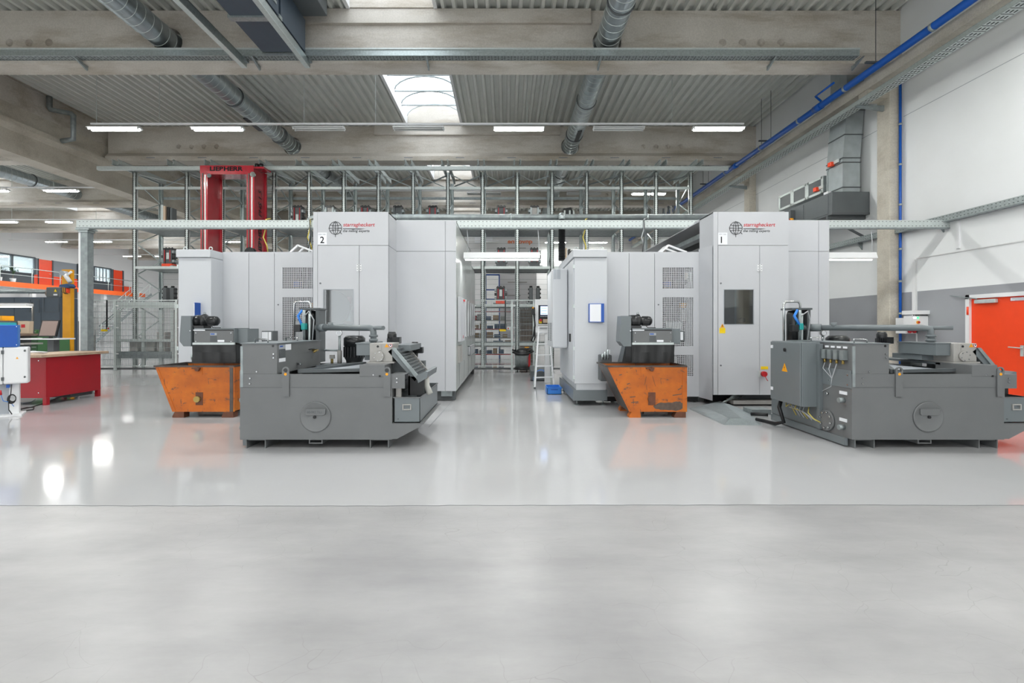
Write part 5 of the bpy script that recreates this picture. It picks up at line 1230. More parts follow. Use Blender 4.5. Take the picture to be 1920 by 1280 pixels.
# ---------------------------------------------------------------- clamping towers standing on the rack
def tower(px, level, kind, label, d=18.95, h=0.85):
    x = wx(px, d); z = LV[level]+0.003
    t = thing('clamping_tower', label, 'clamping tower', (x, d, z), 'clamping towers on the storage rack')
    B(x-0.28, x+0.28, d-0.25, d+0.25, z, z+0.08).build('pallet', 'dark_grey', t, bevel=0.01)
    for s in (-1, 1): B(x+s*0.24-0.05, x+s*0.24+0.05, d-0.27, d+0.2, z+0.08, z+0.12).build('pallet_foot', 'galv_dull', t)
    zb = z+0.08
    if kind in ('red', 'grey', 'dark', 'orange'):
        B(x-0.2, x+0.2, d-0.2, d+0.2, zb, zb+0.12).build('base_block', 'signal_orange' if kind == 'orange' else 'dark_grey', t, bevel=0.01)
        B(x-0.10, x+0.10, d-0.12, d+0.12, zb+0.12, z+h-0.06).build('core', 'gear_grey' if kind == 'grey' else 'dark_grey', t, bevel=0.01)
        for s in (-1, 1):
            B(x+s*0.135-0.035, x+s*0.135+0.035, d-0.16, d+0.1, zb+0.12, z+h-0.10).build('jaw_rail', {'grey': 'galv_dull', 'dark': 'slate'}.get(kind, 'dark_grey'), t)
            if kind in ('red', 'orange'): B(x+s*0.105-0.014, x+s*0.105+0.014, d-0.17, d-0.155, zb+0.2, z+h-0.12).build('jaw_strip', 'print_red', t)
            for k in range(3):
                zz = zb+0.16+k*(h-0.3)/3
                B(x+s*0.20-0.045, x+s*0.20+0.045, d-0.15, d+0.08, zz, zz+0.11).build('jaw', 'motor_black' if k % 2 else 'galv_dull', t, bevel=0.01)
        B(x-0.17, x+0.17, d-0.16, d+0.14, z+h-0.10, z+h-0.04).build('top_plate', 'near_black', t)
        for s in (-0.12, 0, 0.12): MB().cyl((x+s, d-0.05, z+h-0.04), (x+s, d-0.05, z+h), 0.025, 8).build('top_bolt', 'near_black', t)
        B(x-0.05, x+0.05, d-0.145, d-0.12, zb+0.3, zb+0.55).build('spindle_cover', 'galv_light', t)
    elif kind == 'twin':
        for s in (-1, 1):
            B(x+s*0.14-0.075, x+s*0.14+0.075, d-0.12, d+0.1, zb, z+h-0.06).build('column', 'dark_grey', t, bevel=0.02)
            MB().cyl((x+s*0.14, d-0.05, z+h-0.06), (x+s*0.14, d-0.05, z+h), 0.06, 12).build('column_head', 'motor_black', t)
            for k in range(4): B(x+s*0.23-0.02, x+s*0.23+0.02, d-0.1, d+0.05, zb+0.06+k*0.16, zb+0.12+k*0.16).build('jaw', 'near_black', t)
    elif kind == 'slabs':
        for k, (s, mt) in enumerate(((-0.2, 'galv_light'), (-0.11, 'pale_box'), (0.03, 'motor_black'), (0.15, 'slate'))):
            B(x+s-0.04, x+s+0.05, d-0.15, d+0.12, zb, z+h-0.04*k).build('clamp_slab', mt, t, bevel=0.01)
    elif kind == 'rods':
        for k in range(6):
            xx = x-0.25+k*0.1; MB().cyl((xx, d-0.05, zb), (xx, d-0.05, z+h-0.05*abs(k-2.5)), 0.04, 10).build('rod', 'gear_grey' if k % 2 else 'dark_grey', t)
    elif kind == 'lying':
        MB().prism([(x-0.3, zb), (x+0.35, zb), (x+0.35, zb+0.3), (x+0.1, z+h), (x-0.2, z+h-0.05)], 'y', d-0.15, d+0.15).build('fixture_plate', 'motor_black', t)
        for s in (-0.15, 0.05, 0.2): B(x+s-0.03, x+s+0.03, d-0.17, d-0.15, zb+0.3, z+h-0.12).build('jaw', 'galv_light', t)
for px, lv, kind, lab in (
    (318, 3, 'slabs', 'clamping fixture of pale and black slabs on the top shelf left of the crane'),
    (560, 3, 'red', 'clamping tower with red strips on the top shelf, nearest right of the crane'),
    (620, 3, 'grey', 'grey clamping tower peeping over machine 2, first from the left'),
    (686, 3, 'red', 'clamping tower peeping over machine 2, second from the left'),
    (747, 3, 'dark', 'dark clamping tower above the step of machine 2'),
    (812, 3, 'red', 'dark clamping tower with red strips above the right part of machine 2'),
    (940, 3, 'red', 'dark clamping tower with red strips on the top shelf over the aisle'),
    (1002, 3, 'grey', 'grey clamping tower on the top shelf over the aisle'),
    (1065, 3, 'lying', 'slanted black fixture on the top shelf above the corrugated hose'),
    (1255, 3, 'rods', 'fixture of upright grey rods on the top shelf beside machine 1'),
    (319, 2, 'orange', 'clamping tower with orange base on the middle shelf left of machine 2'),
    (940, 2, 'red', 'dark clamping tower with red strips half hidden behind the hanging aisle light'),
    (1002, 2, 'red', 'dark clamping tower behind the right end of the hanging aisle light'),
    (1065, 2, 'slabs', 'clamping fixture of upright slabs half hidden behind the corrugated hose'),
    (319, 1, 'twin', 'dark twin-column fixture on the lowest visible shelf left of machine 2'),
    (939, 1, 'orange', 'clamping tower on bright orange base above the aisle fence gate'),
    (1002, 1, 'twin', 'grey twin-column fixture above the aisle fence')):
    tower(px, lv, kind, lab, h={3: 1.0, 2: 0.85, 1: 0.78}[lv] if kind != 'lying' else 0.9)
# ---------------------------------------------------------------- red storage crane
cd = 17.0
cr = thing('storage_crane', 'red storage and retrieval crane with two masts before the rack', 'storage crane', (-10.0, cd, 0))
cxl, cxr = (wx(376, cd), wx(389, cd)), (wx(462.5, cd), wx(476.5, cd))
zc = wz(310.5, cd)
for a, b in (cxl, cxr):
    mst = B(a, b, cd, cd+0.76, 0.25, zc-0.02).build('mast', 'crane_red', cr)
    B(a-0.02, b+0.06, cd+0.74, cd+0.8, 0.25, zc-0.05).build('mast_rib', 'crane_red', mst)
    B(a+0.05, a+0.10, cd-0.02, cd, 0.3, zc-0.1).build('chain', 'dark_grey', mst)
    m = MB(); z = 0.35
    while z < zc-0.15: m.box(a+0.055, a+0.095, cd-0.028, cd-0.02, z, z+0.03); z += 0.07
    m.build('chain_links', 'rust_brown', mst, kind='stuff')
    B(b-0.09, b-0.05, cd-0.025, cd, 0.3, zc-0.32).build('lift_rod', 'galv_light', mst)
B(cxl[0], cxr[1], cd-0.03, cd+0.0, wz(325, cd), zc).build('header_beam', 'crane_red', cr); B(cxl[1], cxr[0], cd, cd+0.6, wz(325, cd)-0.03, zc-0.02).build('header_box', 'crane_red', cr)
text('LIEBHERR', 'print_black', cr, wx(394.5, cd), cd-0.031, wz(321, cd), wx(456.5, cd)-wx(394.5, cd), 8.4*cd/F, bold=0.04, name='maker_lettering')
m = MB()
for xx in (cxl[1]-0.02, cxr[0]-0.05):
    for k in range(5): m.cyl((xx+0.05*(k % 2), cd-0.034, zc-0.06-0.05*k), (xx+0.05*(k % 2), cd-0.03, zc-0.06-0.05*k), 0.012, 8)
m.build('header_bolts', 'near_black', cr, kind='stuff')
B(cxr[0]+0.1, cxr[1]+0.35, cd-0.02, cd+0.5, zc-0.10, zc-0.04).build('guide_bracket', 'crane_red', cr)
for xx in (cxr[1]+0.05, cxr[1]+0.2): MB().cyl((xx, cd+0.1, zc-0.04), (xx, cd+0.1, zc+0.09), 0.07, 14).build('guide_roller', 'near_black', cr)
MB().cyl((cxr[1]-0.03, cd-0.06, zc-0.32), (cxr[1]-0.03, cd-0.0, zc-0.32), 0.09, 16).build('pulley', 'stainless', cr)
MB().cyl((cxl[1]+0.08, cd-0.05, zc-0.36), (cxl[1]+0.08, cd-0.0, zc-0.36), 0.07, 16).build('pulley', 'dark_grey', cr)
text('LIEBHERR', 'print_black', cr, cxr[1]+0.003, cd+0.52, 4.1, 1.2, 0.24, facing='right', bold=0.04, rot=PI/2, name='maker_lettering')
text('PHS 1.5', 'print_black', cr, cxr[1]+0.003, cd+0.52, 5.45, 0.95, 0.22, facing='right', bold=0.008, rot=PI/2, shear=0.2, name='model_lettering')
B(cxl[0]-0.3, cxr[1]+0.3, cd-0.1, cd+0.5, 0.06, 0.3).build('chassis', 'crane_red', cr)
B(cxl[1], cxr[0], cd+0.05, cd+0.4, 1.0, 1.2).build('lift_carriage', 'dark_grey', cr)
MB().cyl((cxr[0]+0.2, cd-0.2, wz(474, cd)), (cxr[0]+0.2, cd-0.03, wz(474, cd)), 0.17, 20).build('cable_drum', 'near_black', cr)
for xx in (cxl[0]-0.1, cxr[1]+0.1): MB().cyl((xx, cd+0.1, 0.08), (xx, cd+0.25, 0.08), 0.08, 16).build('wheel', 'dark_grey', cr)
MB().prism([(wx(398, cd), wz(415, cd)), (wx(407, cd), wz(415, cd)), (wx(398, cd), wz(408, cd))], 'y', cd-0.004, cd+0.0).build('arrow_mark', 'near_black', cr) if False else None
B(-14.5, 8.0, cd+0.12, cd+0.24, 0.003, 0.035).build('floor_rail', 'dark_grey', None, 'dark steel floor rail of the storage crane behind the fences', cat='rail')
# ---------------------------------------------------------------- safety fences
FD = 16.6
def fence(x0, x1, posts, zt, label, gate=None):
    t = thing('safety_fence', label, 'safety fence', ((x0+x1)/2, FD, 0), 'grey wire mesh safety fences')
    for p in posts:
        pp = B(p-0.035, p+0.035, FD-0.03, FD+0.03, 0.01, zt+0.02).build('post', 'galv_light', t)
        B(p-0.06, p+0.06, FD-0.06, FD+0.06, 0.004, 0.012).build('foot_plate', 'galv_dull', pp)
    xs = [x0]+[p for p in posts if x0 < p < x1]+[x1]
    for a, b in zip(xs, xs[1:]):
        m = MB(); n = max(1, int((b-a)/0.05))
        for i in range(n+1):
            x = a+(b-a)*i/n; m.box(x-0.0045, x+0.0045, FD-0.003, FD+0.003, 0.16, zt)
        z = 0.16
        while z < zt+0.01: m.box(a, b, FD-0.008, FD-0.002, z-0.006, z+0.006); z += 0.205
        m.build('mesh_panel', 'galv_dull', t, kind='stuff')
        B(a, b, FD-0.012, FD+0.012, zt-0.02, zt+0.01).build('top_bar', 'galv_light', t); B(a, b, FD-0.012, FD+0.012, 0.14, 0.165).build('bottom_bar', 'galv_light', t)
        for z in (0.55, 1.45, 2.2):
            if z < zt: B(a+0.04, a+0.12, FD-0.02, FD-0.005, z, z+0.03).build('clip', 'white_paint', t)
    if gate:
        gx, lab = gate
        B(gx-0.02, gx+0.02, FD-0.05, FD-0.03, zt-1.0, zt).build('gate_rod', 'near_black', t)
        s = B(gx+0.05, gx+0.18, FD-0.09, FD-0.03, zt-1.02, zt-0.92).build('gate_switch', 'galv_light', t)
        MB().cyl((gx+0.10, FD-0.11, zt-0.97), (gx+0.10, FD-0.09, zt-0.97), 0.025, 12).build('switch_knob', 'red_plastic', s)
        B(gx-0.20, gx+0.02, FD-0.04, FD-0.03, zt-1.07, zt-1.0).build('yellow_sign', 'label_yellow', t)
    return t
zf = wz(562.5, FD)
fence(wx(124, FD), wx(334, FD), [wx(124, FD), wx(216, FD), wx(331, FD)], zf, 'wire mesh safety fence behind the red workbench', (wx(202, FD), 'a'))
fence(wx(886, FD), wx(1012, FD), [wx(960, FD), wx(1001, FD)], zf, 'wire mesh safety fence closing the aisle between the machines', (wx(947.5, FD), 'b'))
# equipment standing behind the left fence
t = thing('transfer_station', 'grey pallet transfer station behind the left wire mesh fence', 'transfer station', (wx(270, 17.8), 17.8, 0))
xa, xb = wx(232, 17.7), wx(332, 17.7)
B(xa, xb, 17.4, 18.2, 0.35, 0.6).build('table', 'galv_dull', t); B(xa, xb, 17.4, 17.45, 0.95, 1.05).build('rail', 'galv_light', t); B(xa-0.02, xb+0.3, 17.4, 17.45, wz(577, 17.4), wz(566, 17.4)).build('beam', 'galv_light', t)
for x in (xa, xa+0.9, xb-0.4, xb): B(x-0.05, x+0.05, 17.42, 17.52, 0.004, 2.1).build('post', 'galv_light', t)
for x, z in ((xa+0.5, 1.0), (xa+1.1, 1.0), (xa+1.5, 1.3)): B(x-0.15, x+0.15, 17.5, 17.9, 0.6, z).build('stop_block', 'gear_grey', t, bevel=0.02)
t = thing('switch_cabinet', 'grey switch cabinet with white control panel behind the left fence post', 'switch cabinet', (wx(160, 17.3), 17.3, 0))
B(wx(133, 17.3), wx(166, 17.3), 17.2, 17.6, 0.004, wz(594, 17.2)).build('body', 'gear_grey', t, bevel=0.01)
B(wx(165, 17.1), wx(177, 17.1), 17.1, 17.3, wz(628, 17.1), wz(596, 17.1)).build('control_panel', 'white_paint', t, bevel=0.01)
B(wx(166, 17.1), wx(172, 17.1), 17.09, 17.1, wz(608, 17.1), wz(600, 17.1)).build('display', 'print_grey', t)
MB().ring((wx(168, 17.1), 17.09, wz(619, 17.1)), (0, 1, 0), 0.05, 0.012, 16, 5).build('dial', 'near_black', t)
for px in (172, 196): B(wx(px-10, 17.4), wx(px+10, 17.4), 17.35, 17.5, wz(576, 17.4), wz(568, 17.4)).build('lamp_cover', 'white_paint', t)
# ---------------------------------------------------------------- behind the aisle fence
ds = 22.0
t = thing('parts_shelf', 'red and grey small parts shelf behind the aisle fence', 'shelf', (wx(930, ds), ds, 0))
xa, xb = wx(884, ds), wx(960, ds)
for x in (xa-0.03, xb+0.03): B(x-0.03, x+0.03, ds, ds+0.5, 0.004, 2.6).build('upright', 'red_plastic', t)
for z in (0.25, 0.62, 1.0, 1.4, 1.8, 2.2): B(xa, xb, ds, ds+0.5, z-0.04, z).build('shelf_board', 'red_plastic' if z in (1.4, 2.2, 0.25) else 'gear_grey', t)
random.seed(11)
BOARD = {0.25: 'lowest', 0.62: 'second', 1.0: 'third', 1.4: 'fourth', 1.8: 'fifth'}
for z in (0.25, 0.62, 1.0, 1.4, 1.8):
    x = xa+0.06; k = 0
    while x < xb-0.3:
        w = random.uniform(0.16, 0.3); h = random.uniform(0.14, 0.27)
        mt = random.choice(['cardboard', 'red_plastic', 'pale_box', 'blue_dark', 'gear_grey', 'cardboard'])
        nm = {'cardboard': 'cardboard box', 'red_plastic': 'red bin', 'pale_box': 'pale box', 'blue_dark': 'dark blue bin', 'gear_grey': 'grey bin'}[mt]
        m = MB(); th = 0.012; m.box(x, x+w, ds+0.02, ds+0.02+th, z+0.002, z+h); m.box(x, x+w, ds+0.4, ds+0.4+th, z+0.002, z+h); m.box(x, x+th, ds+0.02, ds+0.4, z+0.002, z+h); m.box(x+w-th, x+w, ds+0.02, ds+0.4, z+0.002, z+h); m.box(x, x+w, ds+0.02, ds+0.4, z+0.002, z+th)
        bx = m.build('storage_bin', mt, None, '%s, %s from left on the %s board behind the aisle fence' % (nm, ORD[k % 9], BOARD[z]), cat='bin', group='bins on the red parts shelf')
        x += w+random.uniform(0.03, 0.1); k += 1
b_ = thing('slatted_crate', 'brown slatted wooden crate behind the right part of the aisle fence', 'crate', (wx(990, 20.5), 20.5, 0))
xa, xb = wx(975, 20.5), wx(1004, 20.5)
for k in range(8):
    x = xa+(xb-xa)*k/8; B(x, x+(xb-xa)/8-0.012, 20.5, 20.53, 0.1, wz(577, 20.5)).build('slat', 'brown', b_)
B(xa, xb, 20.53, 21.0, 0.004, wz(580, 20.5)).build('body', 'brown', b_)
bn = thing('banner', 'large pale grey banner with reversed orange letters behind the rack', 'banner', (wx(970, 24), 24.0, 0.9))
B(wx(935, 24), wx(1006, 24), 24.0, 24.02, 0.9, wz(445, 24)).build('cloth', 'pale_wall', bn)
text('qnvotine', 'print_orange', bn, wx(998, 24), 23.99, wz(459, 24), 46*24/F, 10*24/F, bold=0.02, mirror=True, name='banner_lettering')
for k, (py, w) in enumerate(((466, 34), (530, 36), (555, 24))): B(wx(952, 24), wx(952+w, 24), 23.985, 23.99, wz(py, 24), wz(py, 24)+0.05).build('banner_line', 'gear_grey', bn)
for px in (938, 1003): B(wx(px, 24)-0.03, wx(px, 24)+0.03, 24.02, 24.08, 0.004, wz(445, 24)).build('pole', 'galv_dull', bn)
B(wx(890, 34.9), wx(900, 34.9)+0.9, 34.9, 34.98, wz(455, 34.9), wz(445, 34.9)).build('wall_sign', 'paper', None, 'small white sign with green frame on the far partition wall', cat='sign')
bl = thing('blue_cage', 'blue steel mesh cage frame behind the rack above the fence', 'cage', (wx(924, 23), 23.0, 2.2))
for px in (911, 936): B(wx(px, 23)-0.025, wx(px, 23)+0.025, 23.0, 23.08, 0.004, wz(514, 23)).build('post', 'blue_paint', bl)
for py in (515, 543, 561): B(wx(911, 23), wx(936, 23), 23.0, 23.06, wz(py, 23)-0.03, wz(py, 23)+0.03).build('bar', 'blue_paint', bl)
# ================================================================ LEFT SIDE: GALLERY, WORKSTATION, BENCH
XE = XL+1.2
def dw(px, xp): return F*xp/(px-CX)
ZG0, ZG1 = 4.35, 4.72
g = thing('gallery', 'raised office gallery with orange edge and steel handrail along the left wall', 'gallery', (XE, 38, 0), kind='structure')
B(XL, XE, 26.0, 47.6, ZG0, ZG1).build('slab', 'pale_wall', g)
B(XE, XE+0.04, 26.0, 47.6, ZG0, ZG1).build('edge_band', 'band_orange', g)
for z, r in ((5.81, 0.03), (5.25, 0.02)): MB().cyl((XE, 26.0, z), (XE, 46.4, z), r, 8).build('handrail', 'galv_light', g)
for px in (-60, 0, 60, 113, 160, 203, 243): 
    d = dw(px, XE)
    if d < 46.8: MB().cyl((XE, d, ZG1), (XE, d, 5.81), 0.03, 8).build('rail_post', 'galv_light', g)
for d in (30.0, 36.5, 43.0): B(XE-0.5, XE-0.2, d, d+0.3, 0, ZG0).build('support', 'pale_wall', g)
# office front
XW = XL+0.03
def wallpanel(px0, px1, z0, z1, mt, name, parent=g, off=0.0): return B(XL, XW+off, dw(px0, XW), dw(px1, XW), z0, z1).build(name, mt, parent)
zt = 6.84
wallpanel(64, 72, 5.56, zt, 'grey_panel', 'pier'); wallpanel(64, 72, ZG1, 5.56, 'signal_orange', 'pier')
wallpanel(99, 145, 5.56, zt, 'grey_panel', 'wall_field'); wallpanel(99, 145, ZG1, 5.56, 'signal_orange', 'wall_field')
wallpanel(207, 212, ZG1, zt, 'grey_panel', 'pier'); wallpanel(231, 246, ZG1, 5.4, 'signal_orange', 'wall_field')
for i, (a, mlist, b) in enumerate(((-42, (21,), 64), (145, (175,), 207))):
    w = thing('window_%d' % (60+i), 'long office window with grey frame on the gallery', None, (XW, dw(a, XW), ZG1), kind='structure')
    wallpanel(a, b, ZG1, 5.56, 'grey_window_frame', 'parapet_panel', w)
    ya_, yb_ = OFFICE[i]
    rm = MB(); rm.box(XL-2.6, XL-2.5, ya_-0.5, yb_+0.5, 4.7, 7.3); rm.box(XL-2.5, XL-0.26, ya_-0.5, yb_+0.5, 7.2, 7.3); rm.box(XL-2.5, XL-0.26, ya_-0.5, yb_+0.5, 4.6, 4.7); rm.box(XL-2.5, XL-0.26, ya_-0.6, ya_-0.5, 4.7, 7.2); rm.box(XL-2.5, XL-0.26, yb_+0.5, yb_+0.6, 4.7, 7.2)
    rm.build('office_room', 'white_paint', w)
    B(XL-2.0, XL-0.8, (ya_+yb_)/2-0.8, (ya_+yb_)/2+0.8, 7.16, 7.19).build('office_lamp', 'tube_light', w)
    lo = lamp_light(0, 0, 0, 1.4, 90.0, 1.0); lo.parent = w; lo.location = Vector((XL-1.4, (ya_+yb_)/2, 7.1))-WLOC[w.name]
    B(XL+0.04, XL+0.045, dw(a, XW), dw(b, XW), 5.6, zt-0.04).build('pane', 'office_glass', w)
    for p in (a, )+mlist+(b,):
        d = dw(p, XW); B(XL, XL+0.14, d-0.06, d+0.06, 5.56, zt).build('mullion', 'grey_window_frame', w)
    B(XL, XL+0.14, dw(a, XW), dw(b, XW), zt-0.06, zt+0.04).build('head', 'grey_window_frame', w); B(XL, XL+0.14, dw(a, XW), dw(b, XW), 5.52, 5.6).build('sill', 'grey_window_frame', w)
    if i: 
        for k in range(9):
            d = dw(a, XW)+0.2+k*0.36; B(XL-0.12, XL-0.11, d, d+0.16, 5.62, zt-0.06).build('blind', 'print_grey', w)
for i, (a, b) in enumerate(((72, 97), (212, 229))):
    dr = thing('door_%d' % (2+i), 'orange office door on the gallery', None, (XW, dw(a, XW), ZG1), kind='structure')
    wallpanel(a, b, ZG1, zt-0.04, 'signal_orange', 'door_leaf', dr, 0.02); wallpanel(b, b+2.4, ZG1, zt, 'grey_window_frame', 'door_frame', dr, 0.05); wallpanel(a-1, a, ZG1, zt, 'grey_window_frame', 'door_frame', dr, 0.05)
    MB().cyl((XW+0.06, dw(b-3, XW), ZG1+1.0), (XW+0.06, dw(b-3, XW)-0.15, ZG1+1.0), 0.015, 6).build('door_handle', 'galv_light', dr)
def plant(px, h, lab):
    d = dw(px, XL+0.75); x = XL+0.75
    p = thing('potted_plant', lab, 'plant', (x, d, ZG1))
    MB().lathe((x, d, ZG1), [(0.14, 0.0), (0.18, 0.3), (0.16, 0.3), (0.02, 0.28)], 14).build('pot', 'white_paint', p)
    MB().tube([(x, d, ZG1+0.25), (x+0.02, d+0.02, ZG1+h*0.6)], 0.02, 6).build('stem', 'brown', p)
    random.seed(int(px)+50)
    for k in range(11):
        a = 2*PI*k/11+random.uniform(-.2, .2); L = random.uniform(0.3, 0.5); z0 = ZG1+h*random.uniform(0.4, 0.65)
        m = MB(); c, s = math.cos(a), math.sin(a); w = 0.06
        P = [(0, z0), (0.4*L, z0+0.28), (0.8*L, z0+0.30), (L, z0+0.16)]; W = [0.01, w, w*0.8, 0.0]
        for (r0, za), (r1, zb_), w0, w1 in zip(P, P[1:], W, W[1:]): m.face([(x+c*r0-s*w0, d+s*r0+c*w0, za), (x+c*r1-s*w1, d+s*r1+c*w1, zb_), (x+c*r1+s*w1, d+s*r1-c*w1, zb_), (x+c*r0+s*w0, d+s*r0-c*w0, za)])
        m.build('leaf', 'plant_green', p)
plant(24, 1.3, 'leafy green plant behind the gallery office window'); plant(-2, 1.2, 'green plant at the picture edge on the gallery')
# stair down from the gallery end
st = thing('staircase', 'grey steel staircase with tube handrails at the end of the gallery', 'staircase', (XE+0.7, 43, 0))
for k in range(22):
    z = ZG1-0.2*(k+1); y = 46.6-0.28*k
    if z > 0.02: B(XE+0.1, XE+1.3, y-0.28, y, z-0.04, z).build('tread', 'galv_dull', st)
for x in (XE+0.08, XE+1.32):
    MB().bar((x, 46.7, ZG1-0.1), (x, 40.2, 0.1), 0.03, 0.22).build('stringer', 'galv_dull', st)
    for off in (1.0, 0.55): MB().tube([(x, 47.2, ZG1+off), (x, 46.6, ZG1+off), (x, 40.3, off+0.1)], 0.028, 8).build('handrail', 'galv_light', st)
    for k in range(5): MB().cyl((x, 46.5-1.4*k, ZG1-0.1-1.0*k), (x, 46.5-1.4*k, ZG1+1.0-1.0*k), 0.025, 8).build('baluster', 'galv_light', st)
s_ = thing('hall_sign', 'white hall sign with blue lettering hanging far behind the rack', 'sign', (wx(326, 50), 50.0, wz(452, 50)))
B(wx(308, 50), wx(346, 50), 50.0, 50.03, wz(452.5, 50), wz(443, 50)).build('board', 'paper', s_)
text('Fertigteilwerk', 'print_blue', s_, wx(311, 50), 49.99, wz(450.5, 50), 32*50/F, 5*50/F, bold=0.01)
for px in (312, 342): B(wx(px, 50)-0.01, wx(px, 50)+0.01, 50.0, 50.02, wz(443, 50), ZC).build('wire', 'galv_dull', s_)
# ---------------------------------------------------------------- navy machining centre in the background
dm = 14.6
nv = thing('machining_centre', 'dark blue-grey enclosed machining centre behind the yellow crane post', 'milling machine', (wx(60, dm), dm, 0))
x0, x1 = wx(-70, dm), wx(112, dm); z1 = wz(557, dm)
for a, b in ((x0, wx(-20, dm)), (wx(-20, dm), wx(27, dm)), (wx(27, dm), wx(77, dm)), (wx(77, dm), x1)): B(a+0.006, b-0.006, dm, dm+0.03, 0.15, z1).build('front_panel', 'navy_machine', nv)
B(x0, x1, dm+0.03, dm+0.62, 0.1, z1-0.01).build('body', 'navy_machine', nv, bevel=0.02)
for a, b, py0, py1 in ((56, 74, 561, 586), (82, 111, 558, 585)): MB().frame(wx(a, dm), wx(b, dm), dm-0.012, dm, wz(py1, dm), wz(py0, dm), wx(a+1, dm), wx(b-1, dm), wz(py1-1, dm), wz(py0+1, dm)).build('door_frame', 'grey_window_frame', nv)
bx = B(wx(74, dm), wx(101, dm), dm+0.2, dm+0.6, z1, wz(537, dm)).build('filter_box', 'slate', nv, bevel=0.03); B(wx(101, dm), wx(112, dm), dm+0.3, dm+0.6, z1, wz(538, dm)).build('filter_box', 'grey_window_frame', nv)
MB().prism([(wx(90, dm), wz(546, dm)), (wx(95, dm), wz(546, dm)), (wx(92.5, dm), wz(541, dm))], 'y', dm+0.19, dm+0.2).build('warning_triangle', 'label_yellow', bx); B(wx(89, dm), wx(96, dm), dm+0.19, dm+0.2, wz(553, dm), wz(550, dm)).build('label_plate', 'paper', bx)
MB().cyl((wx(62, dm), dm+0.5, wz(548, dm)), (wx(75, dm), dm+0.5, wz(548, dm)), 0.12, 16).build('fan_motor', 'brown', nv)
MB().cyl((x0, dm+0.6, wz(544, dm)), (wx(58, dm), dm+0.6, wz(544, dm)), 0.06, 12).build('air_pipe', 'galv_dull', nv); B(wx(58, dm), wx(61, dm), dm+0.5, dm+0.7, z1, wz(543, dm)).build('pipe_stand', 'slate', nv)
# ---------------------------------------------------------------- yellow post with lifting arm
dy = 14.0
yp = thing('jib_crane_post', 'tall yellow square crane post with lifting tool beside the fence', 'crane', (wx(125, dy), dy, 0))
B(wx(117, dy), wx(132.5, dy), dy, dy+0.12, 0.004, wz(505, dy)).build('post', 'yellow_paint', yp, bevel=0.006)
B(wx(116.5, dy), wx(133, dy), dy-0.012, dy, wz(535.5, dy), wz(505, dy)).build('cover_plate', 'yellow_paint', yp)
B(wx(112, dy), wx(138, dy), dy-0.1, dy+0.35, 0.003, 0.03).build('foot_plate', 'yellow_paint', yp)
MB().tube([(wx(127, dy), dy-0.12, wz(513, dy)), (wx(139, dy), dy-0.12, wz(530, dy))], 0.055, 12).build('lift_tube', 'white_paint', yp); MB().cyl((wx(127, dy), dy-0.2, wz(513, dy)), (wx(127, dy), dy-0.05, wz(513, dy)), 0.07, 16).build('pivot', 'print_grey', yp)
MB().tube([(wx(132, dy), dy-0.12, wz(517, dy)), (wx(141, dy), dy-0.12, wz(510, dy))], 0.03, 8).build('tie_arm', 'white_paint', yp)
hl = MB().prism([(wx(125, dy), wz(539, dy)), (wx(127, dy), wz(535, dy)), (wx(141, dy), wz(533, dy)), (wx(146, dy), wz(538, dy)), (wx(142, dy), wz(541, dy))], 'y', dy-0.25, dy-0.05).build('lift_handle', 'blue_dark', yp)
MB().cyl((wx(136, dy), dy-0.15, wz(550, dy)), (wx(136, dy), dy-0.15, wz(540, dy)), 0.045, 10).build('gripper', 'signal_orange', hl)
for k in range(3): MB().tube([(wx(127+3*k, dy), dy-0.18, wz(540, dy)), (wx(128+3*k, dy), dy-0.2, wz(548, dy)), (wx(134+2*k, dy), dy-0.18, wz(552, dy))], 0.008, 6).build('cable', 'near_black', hl)
# ---------------------------------------------------------------- red workbench
wb_ = thing('workbench', 'red steel workbench with wooden top at the left edge', 'workbench', (-9.1, 9.8, 0))
bx0, bx1, by0, by1 = -9.55, -8.76, 9.2, 10.44
B(bx1-0.02, bx1, by0, by1, 0.14, 0.915).build('front_panel', 'bench_red', wb_, bevel=0.004); B(bx0, bx1-0.02, by0, by0+0.02, 0.14, 0.915).build('end_panel', 'bench_red', wb_); B(bx0, bx1-0.02, by1-0.02, by1, 0.14, 0.915).build('end_panel', 'bench_red', wb_)
B(bx0, bx0+0.02, by0+0.02, by1-0.02, 0.14, 0.915).build('rear_panel', 'bench_red', wb_)
for x in (bx0+0.035, bx1-0.035):
    for y in (by0+0.04, by1-0.04): B(x-0.035, x+0.035, y-0.035, y+0.035, 0.004, 0.14).build('leg', 'bench_red', wb_)
B(bx0-0.05, bx1+0.05, by0-0.14, by1+0.15, 0.915, 0.968).build('worktop', 'wood_top', wb_, bevel=0.006)
B(bx0+0.1, bx1-0.1, by1-0.6, by1-0.1, 0.06, 0.13).build('lower_tray', 'dark_grey', wb_)
for z in (0.24, 0.85): MB().cyl((bx1-0.14, by0-0.006, z), (bx1-0.14, by0, z), 0.01, 8).build('bolt', 'stainless', wb_)
pr = MB()
for k in range(4): pr.tube([(-9.32+0.05*k, 9.2+0.03*k, 1.0+0.002*k), (-9.1+0.03*k, 9.32, 1.01), (-9.0, 9.42+0.02*k, 0.995)], 0.022-0.003*k, 8)
pr.build('paper_roll', 'paper', None, 'crumpled white paper lying on the wooden bench top', cat='paper')
B(-9.5, -9.36, 9.22, 9.42, 0.969, 1.03).build('small_carton', 'paper', None, 'small white carton on the wooden bench top beside the paper', cat='box')
